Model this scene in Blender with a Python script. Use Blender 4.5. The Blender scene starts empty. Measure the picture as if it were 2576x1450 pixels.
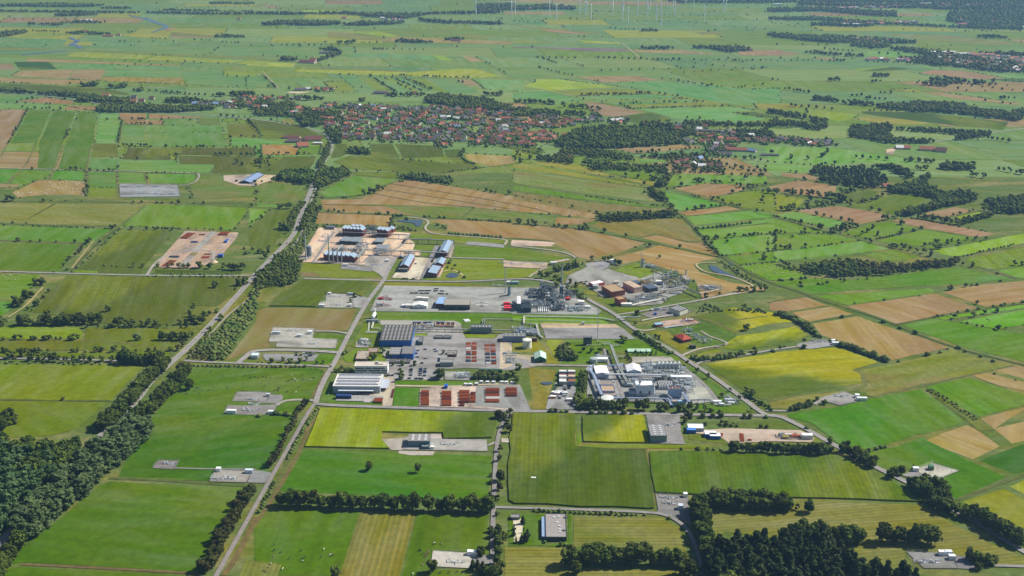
import bpy, math, random
import numpy as np
from mathutils import Vector
R = math.radians
sc = bpy.context.scene
col = sc.collection
# ---------------------------------------------------------------- camera
CAMH, PITCH, FPX = 577.0, R(18.94), 2900.0      # height, downward tilt, focal length in 2576-wide pixels
cam_d = bpy.data.cameras.new('camera'); cam = bpy.data.objects.new('camera', cam_d); col.objects.link(cam)
cam.location = (0, 0, CAMH); cam.rotation_euler = (math.pi/2-PITCH, 0, 0)
cam_d.sensor_width = 36; cam_d.lens = 36*FPX/2576; cam_d.clip_start = 5; cam_d.clip_end = 60000
sc.camera = cam
# ---------------------------------------------------------------- light
SUN_EL, SUN_AZ = 44, 70                          # azimuth: degrees clockwise from the view direction (+Y)
world = bpy.data.worlds.new('World'); sc.world = world; world.use_nodes = True
wn = world.node_tree; bg = wn.nodes['Background']
sky = wn.nodes.new('ShaderNodeTexSky'); sky.sky_type = 'NISHITA'; sky.sun_disc = False
sky.sun_elevation = R(SUN_EL); sky.sun_rotation = R(SUN_AZ); sky.altitude = 100
wn.links.new(sky.outputs[0], bg.inputs[0]); bg.inputs[1].default_value = 0.056
sd = bpy.data.lights.new('sun', 'SUN'); sd.energy = 5.0; sd.angle = R(0.5); sd.color = (1, .94, .84)
sun = bpy.data.objects.new('sun', sd); col.objects.link(sun)
to_sun = Vector((math.sin(R(SUN_AZ))*math.cos(R(SUN_EL)), math.cos(R(SUN_AZ))*math.cos(R(SUN_EL)), math.sin(R(SUN_EL))))
sun.rotation_euler = to_sun.to_track_quat('Z', 'Y').to_euler(); sun.location = (0, 0, 3000)
sc.view_settings.view_transform = 'Standard'; sc.view_settings.look = 'None'; sc.view_settings.exposure = 0.34
sc.cycles.max_bounces = 5; sc.cycles.volume_bounces = 0; sc.cycles.diffuse_bounces = 2
sc.cycles.use_denoising = True
# ---------------------------------------------------------------- surveying: photo reading -> place on the ground
cP, sP = math.cos(PITCH), math.sin(PITCH)
def ray(x, y):
 u = (x-1288)/FPX; v = (725-y)/FPX            # camera right / up
 return u, cP+v*sP, -sP+v*cP
def G(x, y, h=0.0):
 dx, dy, dz = ray(x, y); t = (h-CAMH)/dz
 return dx*t, dy*t
def scale_at(y): return (y+270)*0.00164          # sheet units per metre
FRAMES = dict(D=(0, 0, 1), A=(1446.5, 641.5, .15625), B=(1194.9, 666.6, .1171875), C=(742.1, 553.4, .15625), E=(1459.1, 842.7, .15625),
 V=(805, 251.6, .15625), W=(1169.8, 251.6, .15625), X=(1698, 301.9, .15625), Y=(402.5, 213.8, .17578))
def pts(s):
 out = []; ox = oy = 0.0; k = 1.0; buf = []
 for t in s.split():
  if t[0] == '@':
   if t[1] in FRAMES: ox, oy, k = FRAMES[t[1]]
   else: oy = 362.25*int(t[1]); ox = 644.0*int(t[2]); k = .25
   continue
  buf.append(float(t))
  if len(buf) == 2:
   out.append((ox+buf[0]*k, oy+buf[1]*k)); buf = []
 return out
def gp(s, h=0.0): return [G(x, y, h) for x, y in pts(s)]
def height_over(base, top_y, x=None):            # height of a point seen at sheet y above a ground point
 bx, by = G(*base); dx, dy, dz = ray(base[0] if x is None else x, top_y)
 return CAMH+dz*by/dy
# ---------------------------------------------------------------- helpers
def srgb(h):
 if isinstance(h, str): h = [int(h[i:i+2], 16)/255 for i in (0, 2, 4)]
 return tuple(c/12.92 if c <= .04045 else ((c+.055)/1.055)**2.4 for c in h)
def tag(o, label=None, cat=None, group=None, kind=None):
 if label: o['label'] = label
 if cat: o['category'] = cat
 if group: o['group'] = group
 if kind: o['kind'] = kind
 return o
def link(o, parent=None):
 col.objects.link(o)
 if parent: o.parent = parent
 return o
def empty(name, loc=(0, 0, 0), rz=0.0):
 o = bpy.data.objects.new(name, None); col.objects.link(o); o.location = loc; o.rotation_euler = (0, 0, rz); o.empty_display_size = 2
 return o
def mesh_np(name, V, F, mats=None, mi=None, smooth=False):
 """V (n,3) array, F list of tuples or (m,k) array"""
 me = bpy.data.meshes.new(name)
 V = np.asarray(V, dtype=np.float32)
 if isinstance(F, np.ndarray):
  m, k = F.shape; tot = np.full(m, k, np.int32); li = F.astype(np.int32).ravel()
 else:
  tot = np.array([len(f) for f in F], np.int32); li = np.array([i for f in F for i in f], np.int32); m = len(F)
 me.vertices.add(len(V)); me.vertices.foreach_set('co', V.ravel())
 me.loops.add(len(li)); me.loops.foreach_set('vertex_index', li)
 me.polygons.add(m); st = np.zeros(m, np.int32); st[1:] = np.cumsum(tot)[:-1]
 me.polygons.foreach_set('loop_start', st); me.polygons.foreach_set('loop_total', tot)
 if mi is not None: me.polygons.foreach_set('material_index', np.asarray(mi, np.int32))
 me.polygons.foreach_set('use_smooth', np.full(m, bool(smooth)))
 for x in (mats or []): me.materials.append(x)
 me.update(calc_edges=True)
 return me
class MB:
 """collects boxes, prisms, tubes; build() links ONE mesh object"""
 def __init__(s): s.V = []; s.F = []; s.M = []
 def add(s, V, F, m=0):
  b = len(s.V); s.V += [tuple(v) for v in V]; s.F += [tuple(i+b for i in f) for f in F]; s.M += [m]*len(F)
  return s
 def box(s, x0, y0, z0, x1, y1, z1, m=0):
  V = [(x0,y0,z0),(x1,y0,z0),(x1,y1,z0),(x0,y1,z0),(x0,y0,z1),(x1,y0,z1),(x1,y1,z1),(x0,y1,z1)]
  return s.add(V, [(3,2,1,0),(4,5,6,7),(0,1,5,4),(1,2,6,5),(2,3,7,6),(3,0,4,7)], m)
 def prism(s, P, z0, z1, m=0, mtop=None):
  n = len(P); a = sum(P[i][0]*P[(i+1)%n][1]-P[(i+1)%n][0]*P[i][1] for i in range(n))
  if a < 0: P = P[::-1]
  V = [(x,y,z0) for x,y in P]+[(x,y,z1) for x,y in P]
  s.add(V, [(i,(i+1)%n,n+(i+1)%n,n+i) for i in range(n)], m)
  return s.add(V, [tuple(range(n,2*n)), tuple(range(n-1,-1,-1))], m if mtop is None else mtop)
 def tube(s, P, r, n=8, m=0, cap=True):
  P = [Vector(p) for p in P]; rr = r if isinstance(r, (list, tuple)) else [r]*len(P)
  V = []
  for i, p in enumerate(P):
   d = (P[min(i+1, len(P)-1)]-P[max(i-1, 0)]).normalized()
   a = d.orthogonal() if abs(d.z) > .99 else d.cross(Vector((0,0,1)))
   a.normalize(); b = d.cross(a)
   V += [tuple(p+(a*math.cos(2*math.pi*k/n)+b*math.sin(2*math.pi*k/n))*rr[i]) for k in range(n)]
  F = [(i*n+k, i*n+(k+1)%n, (i+1)*n+(k+1)%n, (i+1)*n+k) for i in range(len(P)-1) for k in range(n)]
  if cap: F += [tuple(range(n)), tuple(range(len(V)-1, len(V)-n-1, -1))]
  return s.add(V, F, m)
 def cyl(s, x, y, z0, z1, r, n=12, m=0, r1=None): return s.tube([(x,y,z0),(x,y,z1)], [r, r if r1 is None else r1], n, m)
 def build(s, name, mats, parent=None, loc=None, rz=0.0, smooth=False):
  if not isinstance(mats, (list, tuple)): mats = [mats]
  o = bpy.data.objects.new(name, mesh_np(name, s.V, s.F, mats, s.M, smooth)); link(o, parent)
  if loc: o.location = loc
  if rz: o.rotation_euler = (0, 0, rz)
  return o
def copy_tree(o, parent=None):
 c = o.copy(); col.objects.link(c)
 if parent: c.parent = parent
 for ch in o.children: copy_tree(ch, c)
 return c
# ---------------------------------------------------------------- materials
def new_mat(name, rough=.8, spec=.2):
 m = bpy.data.materials.new(name); m.use_nodes = True
 b = m.node_tree.nodes['Principled BSDF']; b.inputs['Roughness'].default_value = rough
 b.inputs['Specular IOR Level'].default_value = spec
 return m, m.node_tree, b
_mc = {}
def plain(name, hexc, rough=.6, spec=.3, metal=0.0, var=.12, scale=.6):
 """paint, metal, concrete: a colour with slight procedural dirt and wear"""
 if name in _mc: return _mc[name]
 m, nt, b = new_mat(name, rough, spec); b.inputs['Metallic'].default_value = metal
 c = srgb(hexc)
 tc = nt.nodes.new('ShaderNodeNewGeometry'); n = nt.nodes.new('ShaderNodeTexNoise'); n.inputs['Scale'].default_value = scale; n.inputs['Detail'].default_value = 4
 mx = nt.nodes.new('ShaderNodeMix'); mx.data_type = 'RGBA'
 mx.inputs[6].default_value = (*[v*(1-var) for v in c], 1); mx.inputs[7].default_value = (*[min(1, v*(1+var)) for v in c], 1)
 rm = nt.nodes.new('ShaderNodeMapRange'); rm.inputs[1].default_value = .3; rm.inputs[2].default_value = .7
 L = nt.links.new
 L(tc.outputs['Position'], n.inputs['Vector']); L(n.outputs[0], rm.inputs[0]); L(rm.outputs[0], mx.inputs[0]); L(mx.outputs[2], b.inputs['Base Color'])
 _mc[name] = m
 return m
def nd(nt, t, **kw):
 n = nt.nodes.new(t)
 for k, v in kw.items():
  if k[0] == 'i': n.inputs[int(k[1:])].default_value = v
  else: setattr(n, k, v)
 return n
def mixc(nt, fac, a, b, mode='MIX'):
 n = nt.nodes.new('ShaderNodeMix'); n.data_type = 'RGBA'; n.blend_type = mode; L = nt.links.new
 for i, v in ((0, fac), (6, a), (7, b)):
  if hasattr(v, 'links'): L(v, n.inputs[i])
  else: n.inputs[i].default_value = v if i == 0 else (*v, 1)
 return n.outputs[2]
def rng(nt, v, a, b, c=0.0, d=1.0):
 n = nt.nodes.new('ShaderNodeMapRange'); nt.links.new(v, n.inputs[0])
 for i, x in ((1, a), (2, b), (3, c), (4, d)): n.inputs[i].default_value = x
 return n.outputs[0]
def mul(nt, a, k):
 n = nt.nodes.new('ShaderNodeMath'); n.operation = 'MULTIPLY'; nt.links.new(a, n.inputs[0])
 if hasattr(k, 'links'): nt.links.new(k, n.inputs[1])
 else: n.inputs[1].default_value = k
 return n.outputs[0]
def field_mat(name, second, patch=.5, stripe=.0, period=12.0, fine=.25, patch_scale=.006, thresh=(.42, .62), dark=None, rows=0.0, rowp=3.0):
 """vegetated or bare land. Own colour from the object; `second` colour in large patches; bands along the
 working direction (UV x = metres across the bands); fine mottling"""
 m, nt, b = new_mat(name, 1, 0); L = nt.links.new
 oi = nd(nt, 'ShaderNodeObjectInfo'); uv = nd(nt, 'ShaderNodeUVMap'); pos = nd(nt, 'ShaderNodeNewGeometry')
 base = oi.outputs['Color']
 n1 = nd(nt, 'ShaderNodeTexNoise', noise_dimensions='4D'); n1.inputs['Scale'].default_value = patch_scale; n1.inputs['Detail'].default_value = 5; n1.inputs['Roughness'].default_value = .6
 L(mul(nt, oi.outputs['Random'], 50), n1.inputs['W'])
 mp = nd(nt, 'ShaderNodeMapping'); mp.inputs['Scale'].default_value = (1.0, .45, 1); L(uv.outputs[0], mp.inputs[0]); L(mp.outputs[0], n1.inputs['Vector'])
 c = mixc(nt, mul(nt, rng(nt, n1.outputs[0], *thresh), patch), base, srgb(second))
 # bands
 if stripe:
  w = nd(nt, 'ShaderNodeTexNoise', noise_dimensions='1D'); w.inputs['Scale'].default_value = 1/period; w.inputs['Detail'].default_value = 2
  sx = nd(nt, 'ShaderNodeSeparateXYZ'); L(uv.outputs[0], sx.inputs[0]);
  nw = nd(nt, 'ShaderNodeMath'); nw.operation = 'ADD'; L(sx.outputs[0], nw.inputs[0]); L(mul(nt, oi.outputs['Random'], 3000), nw.inputs[1]); L(nw.outputs[0], w.inputs['W'])
  c = mixc(nt, rng(nt, w.outputs[0], .4, .6, 0, stripe), c, srgb(dark or '3a4a1c'))
 if rows:
  wv = nd(nt, 'ShaderNodeTexWave', wave_type='BANDS', bands_direction='X'); wv.inputs['Scale'].default_value = .314/rowp*1.0; wv.inputs['Distortion'].default_value = 1.2; wv.inputs['Detail'].default_value = 2; wv.inputs['Detail Scale'].default_value = .4
  L(uv.outputs[0], wv.inputs['Vector'])
  c = mixc(nt, mul(nt, wv.outputs[1], rows), c, srgb(dark or '3a4a1c'))
 n2 = nd(nt, 'ShaderNodeTexNoise'); n2.inputs['Scale'].default_value = .11; n2.inputs['Detail'].default_value = 8; n2.inputs['Roughness'].default_value = .72
 L(pos.outputs['Position'], n2.inputs['Vector'])
 g = rng(nt, n2.outputs[0], .25, .75, 1-fine, 1+fine)
 hs = nd(nt, 'ShaderNodeHueSaturation'); L(c, hs.inputs['Color'])
 n4 = nd(nt, 'ShaderNodeTexNoise', noise_dimensions='2D'); n4.inputs['Scale'].default_value = .03; n4.inputs['Detail'].default_value = 4; mq = nd(nt, 'ShaderNodeMapping'); mq.inputs['Scale'].default_value = (1.6, .3, 1); L(uv.outputs[0], mq.inputs[0]); L(mq.outputs[0], n4.inputs['Vector'])
 L(rng(nt, n4.outputs[0], .3, .7, .82, 1.12), hs.inputs['Saturation'])
 g2 = nd(nt, 'ShaderNodeMath', operation='MULTIPLY'); L(g, g2.inputs[0]); L(rng(nt, n4.outputs[0], .25, .75, 1.13, .87), g2.inputs[1]); L(g2.outputs[0], hs.inputs['Value'])
 n3 = nd(nt, 'ShaderNodeTexNoise'); n3.inputs['Scale'].default_value = .012; n3.inputs['Detail'].default_value = 3; L(pos.outputs['Position'], n3.inputs['Vector'])
 L(rng(nt, n3.outputs[0], .3, .7, .488, .512), hs.inputs['Hue'])
 L(hs.outputs[0], b.inputs['Base Color'])
 return m
FM = dict(
 grass=field_mat('grass', '7f8636', .4, .12, 14, .2, .008, (.45,.7), '4f6624'),
 lush=field_mat('lush_grass', '66761c', .6, .12, 9, .3, .007, (.42,.68), '44591a', rows=.1, rowp=12),
 olive=field_mat('grazed_grass', '70702e', .45, .06, 20, .28, .012, (.5,.72)),
 maize=field_mat('maize_leaves', '707a10', .8, .18, 9, .3, .0065, (.52,.62), '34451a', rows=.22, rowp=5.0),
 yellow=field_mat('ripening_maize', '3c5412', .85, .2, 8, .28, .0048, (.46,.58), '566e1a', rows=.2, rowp=5.0),
 stubble=field_mat('stubble', '7c6842', .5, .22, 16, .16, .01, (.45,.65), '75603c', rows=.10, rowp=9),
 mown=field_mat('mown_grass', '5c6a26', .5, .25, 7, .3, .012, (.45,.7), '505a20', rows=.4, rowp=5.5),
 rough=field_mat('rough_pasture', '7c6e42', .7, .2, 25, .35, .014, (.46,.6), '4d6a26'),
 scrub=field_mat('scrub_ground', '8a7d44', .7, 0, 10, .4, .02, (.5,.65)),
 soil=field_mat('bare_soil', '8f8468', .4, .1, 12, .2, .01, (.45,.65), '6e5a48'),
 paved=field_mat('paving', '6c6862', .75, .12, 14, .26, .035, (.48,.64), '85807a'),
)
PAL = dict(grass='5d8c2c', lush='4d8a1c', olive='76883a', maize='4f6b2a', yellow='a0a01c', stubble='b39a6c', mown='9c9a50', rough='76883c', scrub='6d7636', soil='9c8068', paved='9b9590')
_fz = [0]
ROADMAT = {}
# ================================================================ LAND
# true leaf and straw colours are deeper than a first reading of the photograph gives
TINT = dict(lush=(.88, .56, .12), grass=(1.1, .84, .6), olive=(.78, .78, .2), maize=(.9, .66, .3), yellow=(.78, .76, .1), mown=(.56, .60, .44), stubble=(.69, .70, .50), rough=(.85, .78, .5), scrub=(.8, .74, .5), soil=(.95, .9, .85), paved=(1.03, 1.12, 1.14))
def inset(P, d):
 n = len(P); a = sum(P[i][0]*P[(i+1)%n][1]-P[(i+1)%n][0]*P[i][1] for i in range(n))
 if a < 0: P = P[::-1]
 out = []
 for i in range(n):
  p, q, r = Vector(P[i-1]), Vector(P[i]), Vector(P[(i+1)%n])
  e1 = (q-p).normalized(); e2 = (r-q).normalized(); n1 = Vector((-e1.y, e1.x)); n2 = Vector((-e2.y, e2.x))
  b = n1+n2; L = max(b.length, .5); b = b/L
  out.append(tuple(q+b*d/max(.5, b.dot(n1))))
 return out
def field(kind, s, colr=None, ang=None, name=None, ins=2.3, z=None, hgt=0.0, world=False, k='structure', label=None, cat=None):
 P = [tuple(p) for p in s] if world else gp(s)
 if ins: P = inset(P, ins)
 if ins > 1 and name != 'ground' and len(P) < 60:   # ragged margins
  r = random.Random(int(P[0][0]*3+P[0][1])); Q = []
  for a, b in zip(P, P[1:]+P[:1]):
   L = math.hypot(b[0]-a[0], b[1]-a[1]); m = max(1, min(14, int(L/30))); Q.append(a)
   for i in range(1, m):
    t = i/m; Q.append((a[0]+(b[0]-a[0])*t+r.uniform(-1, 1)*1.6, a[1]+(b[1]-a[1])*t+r.uniform(-1, 1)*1.6))
  P = Q
 _fz[0] += 1
 z0 = (.02+.0006*_fz[0]*20/20) if z is None else z
 z0 = z if z is not None else .03+.01*(_fz[0] % 40)
 cx = sum(p[0] for p in P)/len(P); cy = sum(p[1] for p in P)/len(P)
 if ang is None:                                # bands follow the longest side
  L = [( (P[i][0]-P[i-1][0])**2+(P[i][1]-P[i-1][1])**2, math.atan2(P[i][1]-P[i-1][1], P[i][0]-P[i-1][0])) for i in range(len(P))]
  a = max(L)[1]
 else: a = R(ang)
 mb = MB(); Q = [(x-cx, y-cy) for x, y in P]
 if hgt: mb.prism(Q, -.3, hgt)
 else:
  n = len(Q); ar = sum(Q[i][0]*Q[(i+1)%n][1]-Q[(i+1)%n][0]*Q[i][1] for i in range(n))
  if ar < 0: Q = Q[::-1]
  mb.add([(x, y, 0) for x, y in Q], [tuple(range(len(Q)))])
 o = mb.build(name or ('field' if kind not in ('maize', 'yellow') or not hgt else 'maize_crop'), FM[kind], None, (cx, cy, z0))
 uv = o.data.uv_layers.new(name='UVMap'); ca, sa = math.cos(-a), math.sin(-a)
 vi = np.zeros(len(o.data.loops), np.int32); o.data.loops.foreach_get('vertex_index', vi)
 co = np.zeros(len(o.data.vertices)*3, np.float32); o.data.vertices.foreach_get('co', co); co = co.reshape(-1, 3)[vi]
 U = np.stack([co[:, 0]*sa+co[:, 1]*ca, co[:, 0]*ca-co[:, 1]*sa], 1)     # x = across the bands, y = along
 uv.data.foreach_set('uv', U.astype(np.float32).ravel())
 c = srgb(colr or PAL[kind]); rnd = random.Random(int(abs(cx*7+cy*13)))
 c = tuple(a*b for a, b in zip(c, TINT.get(kind, (1, 1, 1))))
 if kind == 'lush' and cy > 1750: c = (c[0]*1.3, c[1]*1.08, c[2]*1.6)  # lighter and bluer farther off: distance haze put into the grass colour
 if kind in ('grass', 'olive') and cy > 2500: c = (c[0]*1.12, c[1]*1.04, c[2]*1.7)  # far meadows paler and bluer too, aerial haze painted into their colour
 j = 1+rnd.uniform(-.05, .05)
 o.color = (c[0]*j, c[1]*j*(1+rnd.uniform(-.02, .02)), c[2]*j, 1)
 tag(o, label, cat, None, k)
 return o
# base sheet reaching past the horizon
base = field('rough', [(-30000, -2000), (30000, -2000), (30000, 60000), (-30000, 60000)], '5f7434', 3, 'ground', 0, 0.0, world=True)
base.data.materials.clear(); base.data.materials.append(FM['scrub']); base.color = (*srgb('5a6a2e'), 1)
# far patchwork beyond the surveyed parcels
EDGE = []; rnd = random.Random(5)
yy = 2450.0
while yy < 9500:
 dp = rnd.uniform(90, 230)*(1+(yy-2500)/9000)
 xx = -yy*.56-300+rnd.uniform(0, 200)
 lean = -.30 if yy < 4200 else -.12
 while xx < yy*.56+300:
  w = rnd.uniform(160, 620)
  t = rnd.random(); kd, cc = ('grass', rnd.choice(['5c8a44', '64904c', '578648', '6b9148', '5f8b40']))
  if t > .93: kd, cc = 'stubble', rnd.choice(['a8946c', 'a58b6c'])
  elif t > .86: kd, cc = 'olive', '8f9a4a'
  elif t > .6: kd, cc = 'olive', rnd.choice(['6e8a4c', '748c50'])
  s0 = -.04*xx; s1 = -.04*(xx+w)
  if rnd.random() < .75: EDGE.append(((xx, yy+s0), (xx+lean*dp, yy+dp+s0) if rnd.random() < .3 else (xx+w, yy+s1)))
  field(kd, [(xx, yy+s0), (xx+w, yy+s1), (xx+w+lean*dp, yy+dp+s1), (xx+lean*dp, yy+dp+s0)], cc, None, 'field', 2.5, .012, world=True)
  xx += w
 yy += dp
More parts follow.
